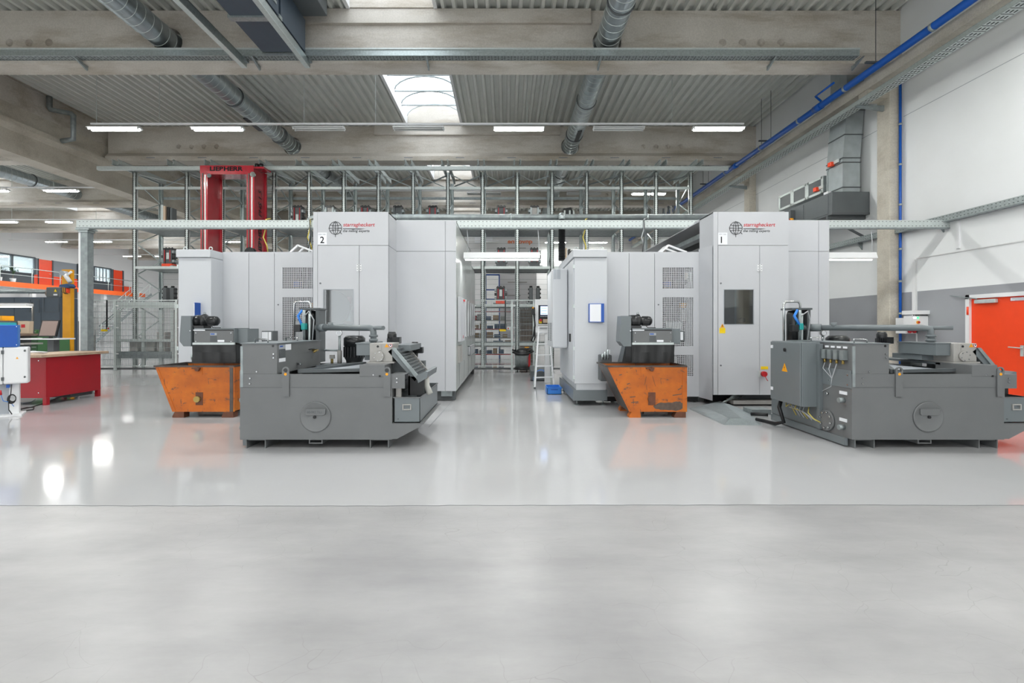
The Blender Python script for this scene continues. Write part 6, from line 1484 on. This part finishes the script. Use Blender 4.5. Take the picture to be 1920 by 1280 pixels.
# ---------------------------------------------------------------- white switch box on a stand with a blue unit on top
ws = thing('test_unit', 'white switch box on a stand with cables hanging below at the left edge', 'switch box', (wx(53, 8.2), 8.2, 0))
d = 8.2; z0, z1 = wz(718, d), wz(650, d)
B(wx(7, d), wx(53, d), d, d+0.25, z0, z1).build('box_door', 'white_paint', ws, bevel=0.025)
B(wx(-70, d), wx(6.4, d), d, d+0.25, z0, z1).build('box_body', 'white_paint', ws, bevel=0.02)
for py in (659, 708): 
    B(wx(3.5, d), wx(8.5, d), d-0.01, d, wz(py+3, d), wz(py-3, d)).build('hinge', 'dark_grey', ws)
    MB().cyl((wx(46.5, d), d-0.01, wz(py-2, d)), (wx(46.5, d), d, wz(py-2, d)), 0.018, 12).build('lock', 'dark_grey', ws)
MB().prism([(wx(30, d), wz(672, d)), (wx(35, d), wz(672, d)), (wx(32.5, d), wz(668, d))], 'y', d-0.004, d).build('warning_triangle', 'label_amber', ws)
B(wx(16, d), wx(34, d), d+0.1, d+0.25, 0.02, z0).build('stand', 'white_paint', ws); B(wx(-60, d), wx(42, d), d-0.05, d+0.4, 0.004, 0.03).build('stand_foot', 'white_paint', ws); B(wx(-60, d), wx(16, d), d+0.15, d+0.2, 0.03, z0).build('stand_panel', 'print_grey', ws)
MB().cyl((wx(1, d), d-0.06, wz(733, d)), (wx(6, d), d-0.05, wz(732, d)), 0.04, 12).build('plug', 'red_plastic', ws); B(wx(12, d), wx(18, d), d+0.02, d+0.09, wz(725, d), wz(719.5, d)).build('blue_connector', 'blue_paint', ws)
m = MB()
for k in range(5): m.ring((wx(22, d)+0.005*k, d+0.02-0.008*k, wz(746, d)+0.004*k), (0.2, 1, 0.1*k-0.2), 0.075-0.004*k, 0.008, 20, 6)
m.build('cable_coil', 'near_black', ws)
MB().tube([(wx(22, d), d+0.02, wz(719, d)), (wx(21, d), d+0.0, wz(735, d)), (wx(17, d), d, wz(752, d)), (wx(18, d), d-0.03, wz(765, d)), (wx(24, d), d-0.04, 0.04)], 0.009, 6).build('cable', 'near_black', ws)
MB().tube([(wx(3, d), d-0.02, wz(735, d)), (wx(8, d), d-0.03, wz(748, d)), (wx(20, d), d+0.02, wz(752, d)), (wx(26, d), d+0.02, wz(760, d))], 0.006, 6).build('thin_cable', 'blue_plastic', ws)
fc_ = thing('floor_cable', 'black cables snaking over the floor from the white switch box to the workbench', 'cable', (-7.9, 8.4, 0))
def fy(px, py): dd_ = F*1.49/(py-CY); return (wx(px, dd_), dd_, 0.013)
MB().tube([fy(-10, 777), fy(20, 773), fy(45, 770), fy(62, 768), fy(64, 764), fy(50, 764), fy(36, 768), fy(10, 773), fy(-12, 775)], 0.009, 6).build('loop', 'near_black', fc_)
MB().tube([fy(-10, 775), fy(30, 769), fy(60, 763), fy(80, 757), fy(100, 749), fy(118, 741)], 0.008, 6).build('run', 'near_black', fc_)
MB().tube([fy(28, 752), fy(45, 756), fy(58, 754), fy(66, 748)], 0.005, 6).build('run', 'blue_dark', fc_)
bu = thing('power_unit', 'bright blue power unit box standing on the white switch box', 'power unit', (wx(53, d), d, z1+0.001))
B(wx(-70, d), wx(33.5, d), d+0.0, d+0.24, z1+0.002, wz(609, d)).build('case', 'blue_plastic', bu, bevel=0.01); MATS['blue_plastic']
B(wx(-70, d), wx(33, d), d-0.006, d, z1+0.01, wz(610, d)).build('front_sheet', 'blue_paint', bu)
for py in (612, 646): MB().cyl((wx(31.5, d), d-0.01, wz(py, d)), (wx(31.5, d), d-0.006, wz(py, d)), 0.008, 8).build('screw', 'stainless', bu)
B(wx(-70, d), wx(28, d), d+0.1, d+0.2, wz(609, d), wz(604.5, d)).build('lid', 'teal', bu)
for o_ in (ws, bu): o_.rotation_euler = (0, 0, math.radians(38)); o_.scale = (0.72, 1, 1)
# ---------------------------------------------------------------- computer desk with monitor, drawer units, bag, lamp
dd = 11.6
dk = thing('standing_desk', 'narrow white standing desk with black column beside the yellow post', 'desk', (wx(90, dd), dd, 0))
B(wx(40, dd), wx(117, dd), dd-0.1, dd+0.35, wz(636.5, dd), wz(634, dd)).build('desk_top', 'white_paint', dk); B(wx(85, dd), wx(97, dd), dd+0.05, dd+0.2, 0.02, wz(637, dd)).build('column', 'dark_grey', dk); B(wx(72, dd), wx(110, dd), dd-0.05, dd+0.35, 0.004, 0.02).build('foot', 'dark_grey', dk)
mo = thing('computer_monitor', 'black computer monitor with tan screen on the standing desk', 'monitor', (wx(92, dd), dd+0.1, wz(633.5, dd)))
zz0, zz1 = wz(631, dd), wz(600, dd)
sc = MB().prism([(dd-0.02, zz0), (dd+0.08, zz1), (dd+0.12, zz1), (dd+0.02, zz0)], 'x', wx(72, dd), wx(106, dd)).build('case', 'near_black', mo)
a, b = wx(74.5, dd), wx(104, dd)
MB().face([(a, dd-0.019, zz0+0.025), (b, dd-0.019, zz0+0.025), (b, dd+0.072, zz1-0.02), (a, dd+0.072, zz1-0.02)]).build('screen', 'screen_tan', mo)
B(wx(84, dd), wx(95, dd), dd-0.06, dd+0.15, wz(633.8, dd), wz(632.8, dd)).build('stand_base', 'near_black', mo); B(wx(87, dd), wx(92, dd), dd+0.06, dd+0.1, wz(633, dd), zz0+0.1).build('stand_neck', 'near_black', mo)
d2 = 12.8
for px0, px1, py0, lab in ((56, 71, 618, 'green drawer unit with drawers behind the monitor'), (64, 103, 637, 'low green drawer unit under the standing desk')):
    gd = thing('drawer_unit', lab, 'drawer unit', (wx((px0+px1)/2, d2), d2, 0), 'green drawer units')
    B(wx(px0, d2), wx(px1, d2), d2, d2+0.45, 0.004, wz(py0, d2)).build('body', 'green_drawer', gd)
    z = 0.1
    while z < wz(py0, d2)-0.1:
        f = B(wx(px0, d2)+0.01, wx(px1, d2)-0.01, d2-0.015, d2, z, z+0.085).build('drawer', 'green_drawer', gd); B(wx(px0, d2)+0.03, wx(px1, d2)-0.03, d2-0.025, d2-0.015, z+0.05, z+0.065).build('handle', 'galv_light', f); z += 0.1
    d2 += 0.5
tb = thing('work_table', 'grey work table with papers and tools behind the blue power unit', 'table', (wx(30, 12.4), 12.4, 0))
B(wx(-60, 12.4), wx(62, 12.4), 12.1, 12.75, wz(629, 12.4), wz(625.5, 12.4)).build('top', 'brown', tb); B(wx(-60, 12.1), wx(52, 12.1), 12.0, 12.5, wz(646, 12.1), wz(643, 12.1)).build('shelf', 'gear_grey', tb)
for px in (-50, 40): B(wx(px, 12.4), wx(px, 12.4)+0.06, 12.2, 12.6, 0.004, wz(629, 12.4)).build('leg', 'dark_grey', tb)
bg = thing('paper_bag', 'white printed paper bag standing on the work table', 'bag', (wx(44, 12.35), 12.35, wz(625.4, 12.4)))
MB().prism([(wx(34, 12.3), wz(625.3, 12.4)), (wx(54, 12.3), wz(625.3, 12.4)), (wx(55, 12.3), wz(602, 12.3)), (wx(32.5, 12.3), wz(602, 12.3))], 'y', 12.3, 12.42).build('sack', 'pale_box', bg, bevel=0.01)
B(wx(40, 12.3), wx(47, 12.3), 12.296, 12.3, wz(614, 12.3), wz(608, 12.3)).build('red_print', 'print_red', bg); B(wx(35, 12.3), wx(39, 12.3), 12.296, 12.3, wz(622, 12.3), wz(617, 12.3)).build('green_print', 'green_drawer', bg)
lm = thing('bench_lamp', 'long strip lamp on a dark post above the work table', 'lamp', (wx(60, 12.5), 12.5, wz(625.4, 12.4)))
B(wx(59, 12.5), wx(61.5, 12.5), 12.5, 12.54, wz(625.3, 12.4), wz(567, 12.5)).build('post', 'dark_grey', lm); B(wx(-60, 12.5), wx(61, 12.5), 12.5, 12.53, wz(569.5, 12.5), wz(567, 12.5)).build('arm', 'dark_grey', lm)
B(wx(-60, 12.4), wx(56, 12.4), 12.3, 12.5, wz(574.5, 12.4), wz(569, 12.4)).build('shade', 'white_paint', lm, bevel=0.01); B(wx(-60, 12.4), wx(55, 12.4), 12.34, 12.46, wz(576, 12.4), wz(574.6, 12.4)).build('tube', 'tube_warm', lm)
yb = B(wx(-20, 12.3), wx(11.5, 12.3), 12.2, 12.5, wz(601, 12.3), wz(592, 12.3)).build('yellow_tool_case', 'yellow_paint', None, 'yellow tool case behind the blue power unit at the left edge', cat='case')
B(wx(-20, 12.3), wx(31, 12.3), 12.15, 12.6, wz(625.3, 12.4), wz(601.2, 12.3)).build('parts_cabinet', 'slate', None, 'dark parts cabinet carrying the yellow case on the work table', cat='cabinet')
# ================================================================ RIGHT WALL EQUIPMENT
t = thing('air_handling_unit', 'dark grey air handling unit bracketed high on the right wall', 'ventilation unit', (9.3, 14, 4.6))
da = 13.1; xa, xb = wx(1560, da), XR-0.02
B(xa, xb, da, 16.2, wz(402, da), wz(359, da)).build('housing', 'slate', t, bevel=0.012)
B(xa-0.012, xa, da+0.15, 14.3, wz(400, da)+0.02, wz(362, da)).build('service_door', 'slate', t, bevel=0.008); B(xa-0.012, xa, 14.35, 15.6, wz(400, da)+0.02, wz(362, da)).build('service_door', 'slate', t, bevel=0.008)
cb = B(xa-0.16, xa-0.014, 14.75, 15.35, 4.62, 5.05).build('control_box', 'dark_grey', t, bevel=0.008)
B(xa-0.165, xa-0.16, 14.95, 15.15, 4.9, 4.93).build('maker_plate', 'paper', cb); MB().cyl((xa-0.19, 14.72, 4.75), (xa-0.1, 14.72, 4.75), 0.045, 12).build('main_switch', 'label_amber', cb); MB().cyl((xa-0.2, 14.72, 4.75), (xa-0.19, 14.72, 4.75), 0.03, 12).build('switch_knob', 'red_plastic', cb)
B(xa, xb, da-0.005, da, wz(402, da), wz(398, da)).build('base_strip', 'dark_grey', t)
for y in (13.25, 15.2):
    B(xa-0.02, xb, y, y+0.06, 4.44, 4.53).build('console_arm', 'dark_grey', t); MB().bar((xa+0.1, y+0.03, 4.44), (xb, y+0.03, 3.95), 0.05).build('console_strut', 'dark_grey', t)
# rising duct with offset to the roof
zA, zB_, zC_, zD_ = wz(359, 13.3), wz(252, 13.3), wz(206, 13.3), 9.3
x0, x1, y0, y1 = wx(1580, 13.3), wx(1612.5, 13.3), 13.3, 13.97
xo = wx(1637, 13.3)-x1
def duct_quad(za, zb, sa, sb, name, y0=y0, y1=y1, ya=0.0, yb=0.0, mt='duct_plain'):
    m = MB(); P = []
    for z, s, yo in ((za, sa, ya), (zb, sb, yb)): P += [(x0+s, y0+yo, z), (x1+s, y0+yo, z), (x1+s, y1+yo, z), (x0+s, y1+yo, z)]
    for q in ((0, 1, 5, 4), (1, 2, 6, 5), (2, 3, 7, 6), (3, 0, 4, 7)): m.face([P[i] for i in q])
    return m.build(name, mt, t)
zm = wz(300, 13.3)
duct_quad(zA, zm, 0.0, 0.0, 'riser'); duct_quad(zm, zB_, 0.0, 0.06, 'riser'); duct_quad(zB_, zC_, 0.06, min(xo, XR-0.02-x1), 'offset_piece', mt='duct_plain'); duct_quad(zC_, ZC, min(xo, XR-0.02-x1), min(xo, XR-0.02-x1), 'riser')
for z, s in ((zA+0.12, 0.0), (zm-0.06, 0.0), (zm+0.06, 0.0), (zB_, 0.06), (zC_, min(xo, XR-0.02-x1))):
    m = MB(); m.box(x0+s-0.02, x1+s+0.015, y0-0.02, y0, z-0.012, z+0.012); m.box(x0+s-0.02, x0+s, y0, y1, z-0.012, z+0.012); m.build('flange', 'dark_grey', t)
for z, y in ((zm+0.0, 13.6), (5.55, 14.25)):
    B(x0-0.13, x0-0.02, y, y+0.14, z-0.06, z+0.06).build('actuator', 'signal_orange', t, bevel=0.01); B(x0-0.05, x0-0.02, y-0.2, y, z-0.02, z+0.07).build('actuator_plate', 'galv_light', t)
B(x0-0.1, x0-0.02, 13.75, 13.95, zA+0.02, zA+0.14).build('junction_box', 'white_paint', t)
MB().tube([(x0-0.04, 13.85, zA+0.14), (x0-0.04, 13.86, zA+0.7), (x0-0.05, 13.8, zm-0.1)], 0.012, 6).build('cable', 'galv_dull', t)
# fresh air intake box with three louvres
iv = thing('air_intake', 'grey intake box with three dark louvre panels on the right wall', 'air intake', (9.6, 15.7, 5.6))
xi = 9.5; ya, yb = F*xi/(1543-CX), F*xi/(1460-CX); z0, z1 = 1.5+0.424*xi, 1.5+0.477*xi
B(xi+0.02, XR-0.005, ya, yb, z0, z1).build('box', 'galv_dull', iv)
n = 3; L = (yb-ya)/n
for k in range(n):
    a, b = ya+k*L+0.04, ya+(k+1)*L-0.04
    f = MB(); f.box(xi, xi+0.02, ya+k*L, a+0.05, z0, z1); f.box(xi, xi+0.02, b-0.05, ya+(k+1)*L, z0, z1); f.box(xi, xi+0.02, a, b, z0, z0+0.07); f.box(xi, xi+0.02, a, b, z1-0.07, z1)
    fr = f.build('louvre_frame', 'galv_light', iv); B(xi+0.012, xi+0.02, a+0.05, b-0.05, z0+0.07, z1-0.07).build('louvre_panel', 'slate', fr)
# switch and socket boxes on the wall
sb = thing('socket_box', 'white wall socket box with blue and red outlets beside the column', 'socket box', (9.7, 11.75, 1.35), 'boxes on the right wall')
dd = 11.75; xw = 9.58
B(xw, XR, 11.62, 11.92, wz(625, 11.8), wz(596, 11.8)).build('case', 'white_paint', sb, bevel=0.01)
B(xw, XR, 11.60, 11.62, wz(625, 11.8), wz(596, 11.8)).build('side', 'white_paint', sb); B(xw+0.02, XR-0.02, 11.592, 11.6, wz(606, 11.8), wz(598, 11.8)).build('window', 'dark_grey', sb)
for k in range(3): MB().cyl((xw+0.05+0.075*k, 11.57, wz(611, 11.8)), (xw+0.05+0.075*k, 11.6, wz(611, 11.8)), 0.03, 10).build('outlet', 'blue_paint', sb)
for k in range(2): MB().cyl((xw+0.07+0.11*k, 11.56, wz(621, 11.8)), (xw+0.07+0.11*k, 11.6, wz(621, 11.8)), 0.04, 10).build('outlet', 'red_plastic', sb)
cx0 = 9.47
cbx = thing('door_controller', 'white control box with green light and red switch on the right wall', 'control box', (9.65, 11.4, 1.4), 'boxes on the right wall')
B(cx0, XR, 11.3, 11.55, wz(618, 11.3), wz(592, 11.3)).build('case', 'white_paint', cbx, bevel=0.008); B(cx0-0.02, XR, 11.26, 11.57, wz(592, 11.3)+0.035, wz(582, 11.3)).build('hood', 'white_paint', cbx)
m = MB()
for k in range(10): m.box(cx0+0.02+k*0.036, cx0+0.036+k*0.036, 11.29, 11.3, wz(592, 11.3)+0.002, wz(592, 11.3)+0.032)
m.build('vent_slots', 'dark_grey', cbx, kind='stuff')
B(cx0+0.03, cx0+0.09, 11.29, 11.3, wz(597, 11.3), wz(594, 11.3)).build('display', 'led_white', cbx); B(cx0+0.11, cx0+0.15, 11.29, 11.3, wz(597, 11.3), wz(594, 11.3)).build('status_light', 'led_green', cbx)
MB().cyl((cx0+0.13, 11.27, wz(604, 11.3)), (cx0+0.13, 11.3, wz(604, 11.3)), 0.035, 14).build('switch_base', 'label_amber', cbx); MB().cyl((cx0+0.13, 11.25, wz(604, 11.3)), (cx0+0.13, 11.27, wz(604, 11.3)), 0.022, 12).build('switch_knob', 'red_plastic', cbx)
# ================================================================ AISLE: OPERATOR PANEL, LADDER, VACUUM, BIN, PLATFORM
do = 12.85
op = thing('operator_panel', 'white operator panel with screen and yellow emergency stop beside machine 1', 'control panel', (wx(1020, do), do, 0))
B(wx(1003, do), wx(1046, do), do, do+0.25, wz(624, do), wz(561, do)).build('housing', 'white_paint', op, bevel=0.01)
B(wx(1009.5, do), wx(1032, do), do-0.01, do, wz(607, do), wz(572, do)).build('panel', 'near_black', op); sc = B(wx(1013.5, do), wx(1029, do), do-0.014, do-0.01, wz(590, do), wz(574, do)).build('screen', 'screen_blue', op)
for py in (578, 583, 588): B(wx(1015, do), wx(1025, do), do-0.016, do-0.014, wz(py, do), wz(py-0.6, do)).build('screen_line', 'print_blue', sc)
m = MB()
for k in range(6): m.box(wx(1013.5+2.4*k, do), wx(1015+2.4*k, do), do-0.016, do-0.01, wz(594, do), wz(592, do))
m.build('keys', 'print_grey', op, kind='stuff')
B(wx(1010.5, do), wx(1016, do), do-0.02, do-0.01, wz(606, do), wz(600, do)).build('stop_plate', 'label_yellow', op); MB().cyl((wx(1013.5, do), do-0.06, wz(600, do)), (wx(1013.5, do), do-0.01, wz(600, do)), 0.035, 12).build('stop_button', 'red_plastic', op)
B(wx(1018, do), wx(1030, do), do-0.014, do-0.01, wz(605, do), wz(598, do)).build('key_field', 'pale_box', op)
B(wx(1009, do), wx(1034, do), do-0.08, do, wz(613, do), wz(609, do)).build('shelf', 'gear_grey', op); B(wx(1022, do), wx(1034, do), do+0.05, do+0.2, 0.004, wz(624, do)).build('pedestal', 'white_paint', op)
B(wx(1008, do), wx(1030, do), do+0.02, do+0.03, wz(572, do)+0.02, wz(564, do)).build('vent', 'print_grey', op)
hh = thing('hand_control', 'black handheld control with coiled cable hanging beside the operator panel', 'hand control', (wx(1000, 12.84), 12.84, wz(640, 12.84)))
B(wx(997, 12.84), wx(1002.9, 12.84), 12.78, 12.9, wz(590, 12.84), wz(576, 12.84)).build('body', 'near_black', hh, bevel=0.01); MB().cyl((wx(999, 12.84), 12.77, wz(577, 12.84)), (wx(999, 12.84), 12.78, wz(577, 12.84)), 0.025, 10).build('button', 'label_amber', hh)
MB().tube([(wx(1001, 12.84), 12.83, wz(590, 12.84)), (wx(1003, 12.84), 12.83, wz(610, 12.84)), (wx(1000, 12.84), 12.81, wz(630, 12.84)), (wx(996, 12.84), 12.81, wz(638, 12.84)), (wx(1000, 12.84), 12.82, wz(641, 12.84)), (wx(1003, 12.84), 12.83, wz(632, 12.84)), (wx(1002, 12.84), 12.84, wz(612, 12.84))], 0.02, 8).build('cable', 'near_black', hh)
# stepladder
ld_ = thing('stepladder', 'narrow white aluminium stepladder in the aisle beside the blue bin', 'ladder', (0.9, 11.8, 0))
fl_, fr_, tl, tr = (wx(1002.5, 11.6), 11.6), (wx(1037, 12.0), 11.75), (wx(1010.5, 11.95), 12.0), (wx(1029, 12.05), 12.1)
ztop = 1.5
for (xa, ya), (xb, yb) in ((fl_, tl), (fr_, tr)):
    MB().bar((xa, ya, 0.0), (xb, yb, ztop), 0.035, 0.05).build('stile', 'white_paint', ld_); B(xa-0.025, xa+0.025, ya-0.03, ya+0.03, 0.003, 0.05).build('foot', 'dark_grey', ld_)
for k in range(1, 6):
    u = k/5.6; pa = (fl_[0]+(tl[0]-fl_[0])*u, fl_[1]+(tl[1]-fl_[1])*u, ztop*u); pb = (fr_[0]+(tr[0]-fr_[0])*u, fr_[1]+(tr[1]-fr_[1])*u, ztop*u)
    MB().bar(pa, pb, 0.07, 0.025).build('step', 'white_paint', ld_)
for (xa, ya), (xb, yb) in (((fl_[0]+0.02, 12.4), tl), ((fr_[0], 12.5), tr)): MB().bar((xa, ya, 0.0), (xb, yb, ztop-0.03), 0.025, 0.03).build('rear_leg', 'galv_light', ld_)
B(tl[0]-0.03, tr[0]+0.03, tl[1]-0.05, tr[1]+0.08, ztop-0.02, ztop+0.01).build('top_tread', 'white_paint', ld_)
# blue bin
bb = thing('plastic_crate', 'open bright blue plastic crate on the floor by the cabinet', 'crate', (1.02, 10.85, 0))
x0, x1, y0, y1 = wx(1026, 10.65), wx(1053, 10.65), 10.66, 11.15
m = MB(); th = 0.012
for a in ((x0, x1, y0, y0+th), (x0, x1, y1-th, y1), (x0, x0+th, y0, y1), (x1-th, x1, y0, y1)): m.box(*a, 0.006, 0.16)
m.box(x0, x1, y0, y1, 0.006, 0.016); m.build('body', 'blue_plastic', bb)
MB().frame(x0-0.012, x1+0.012, y0-0.014, y0-0.001, 0.135, 0.165, x0+0.1, x1-0.1, 0.14, 0.16).build('rim', 'blue_plastic', bb); B(x0+0.08, x1-0.08, y0-0.006, y0-0.001, 0.10, 0.12).build('grip', 'blue_paint', bb)
# grey platform with blue spiral hose
pf = thing('floor_platform', 'low grey metal platform on the floor behind the stepladder', 'platform', (0.95, 14.2, 0))
m = MB().prism([(0.66, 13.3), (1.22, 13.3), (1.22, 15.2), (0.72, 15.2)], 'z', 0.02, 0.27).build('box', 'slate', pf, bevel=0.01)
B(0.66, 1.2, 13.4, 13.5, 0.0, 0.02).build('skid', 'near_black', pf); B(0.7, 1.2, 15.0, 15.1, 0.0, 0.02).build('skid', 'near_black', pf)
hs = MB(); P = []
for k in range(140):
    u = k/139; a = u*2*PI*16; c = u*PI*1.15-0.1
    P.append((0.93+0.19*math.cos(PI-c)+0.02*math.cos(a), 13.22-0.05+0.02*math.sin(a), 0.06+0.26*math.sin(c)+0.015*math.cos(a)))
hs.tube(P, 0.006, 6).build('spiral_hose', 'blue_plastic', None, 'light blue spiral air hose looped against the low platform', cat='hose')
MB().cyl((1.10, 13.12, 0.004), (1.22, 13.2, 1.2), 0.014, 8).build('broom_handle', 'pale_box', None, 'slim wooden broom handle leaning behind the stepladder', cat='broom')
# vacuum cleaner
vx, vy = wx(979, 16.0), 16.0
vc = thing('vacuum_cleaner', 'industrial wet vacuum with steel drum and black hose before the aisle fence', 'vacuum cleaner', (vx, vy, 0))
MB().lathe((vx, vy, 0), [(0.22, 0.17), (0.22, 0.52), (0.235, 0.53), (0.235, 0.56)], 28).build('drum', 'galvanised', vc); MB().lathe((vx, vy, 0), [(0.27, 0.08), (0.28, 0.13), (0.23, 0.17)], 28).build('base_ring', 'near_black', vc)
MB().lathe((vx, vy, 0), [(0.24, 0.56), (0.25, 0.62), (0.2, 0.72), (0.1, 0.77), (0.01, 0.775)], 24).build('head', 'near_black', vc); B(vx+0.16, vx+0.27, vy-0.08, vy+0.1, 0.17, 0.62).build('red_back', 'red_plastic', vc, bevel=0.03)
for k in range(4):
    a = PI/4+k*PI/2; MB().cyl((vx+0.22*math.cos(a)-0.015, vy+0.22*math.sin(a), 0.04), (vx+0.22*math.cos(a)+0.015, vy+0.22*math.sin(a), 0.04), 0.038, 12).build('castor', 'near_black', vc)
m = MB(); P = []
for k in range(30):
    a = k/29*2*PI*1.6; P.append((vx+0.02+0.33*math.cos(a), vy-0.05+0.25*math.sin(a), 0.66-0.04*math.sin(a*0.5)+0.03*math.cos(a*2)))
m.tube(P, 0.03, 8).build('hose', 'near_black', vc); MB().tube([(vx+0.15, vy, 0.75), (vx+0.28, vy, 0.8), (vx+0.38, vy-0.05, 0.66)], 0.02, 8).build('handle', 'dark_grey', vc); B(vx+0.08, vx+0.22, vy-0.1, vy-0.05, 0.8, 0.83).build('nozzle', 'label_amber', vc)
# ramped cable cover of chequer plate in front of machine 1
cc = thing('cable_ramp', 'galvanised chequer plate cable ramp on the floor before machine 1', 'cable ramp', (3.9, 8.3, 0))
A = [(wx(1291, F*1.5/(766-CY)), F*1.5/(766-CY)), (wx(1358, F*1.5/(797-CY)), F*1.5/(797-CY)), (wx(1430, F*1.5/(797.5-CY)), F*1.5/(797.5-CY)), (wx(1404, 8.5), 8.5), (wx(1352, F*1.5/(758-CY)), F*1.5/(758-CY))]
hz = 0.07
c1, c2, c3 = (A[0][0]+0.28, A[0][1]-0.02, hz), (A[1][0]+0.16, A[1][1]+0.16, hz), (A[2][0]-0.22, A[2][1]+0.2, hz)
c4 = (A[4][0]-0.02, A[4][1]-0.02, hz)
z = 0.004
MB().face([(*A[0], z), (*A[1], z), c2, c1]).face([(*A[1], z), (*A[2], z), c3, c2]).face([c1, c2, c3, c4]).face([(*A[2], z), (*A[3], z), c4, c3]).face([(*A[0], z), c1, c4, (*A[4], z)]).build('ramp_plate', 'chequer', cc)
def tread(P00, P10, P11, P01, nu, nv, m):
    P00, P10, P11, P01 = map(Vector, (P00, P10, P11, P01)); nrm = (P10-P00).cross(P01-P00).normalized()
    if nrm.z < 0: nrm = -nrm
    for i in range(nu):
        for j in range(nv):
            u, v = (i+0.5)/nu, (j+0.5)/nv
            c = (P00*(1-u)+P10*u)*(1-v)+(P01*(1-u)+P11*u)*v
            e1 = (P10-P00).normalized()*0.025; e2 = nrm.cross(e1).normalized()*0.009
            if (i+j) % 2: e1, e2 = nrm.cross(e1), e1.normalized()*0.009
            m.face([c+nrm*0.003-e1, c+nrm*0.004-e2, c+nrm*0.003+e1, c+nrm*0.004+e2])
m = MB(); tread((*A[0], z), (*A[1], z), c2, c1, 26, 8, m); tread((*A[1], z), (*A[2], z), c3, c2, 16, 6, m); tread(c1, c2, c3, c4, 20, 14, m)
m.build('chequer_studs', 'galvanised', cc, kind='stuff')
B(wx(1404, 8.3), wx(1440, 8.3), 8.2, 8.5, 0.004, 0.09).build('cable_channel', 'galv_dull', cc)
MB().tube([(wx(1405, 8.15), 8.1, 0.04), (wx(1430, 8.0), 7.98, 0.05), (wx(1440, 7.95), 7.95, 0.05)], 0.028, 10).build('conduit', 'near_black', cc)
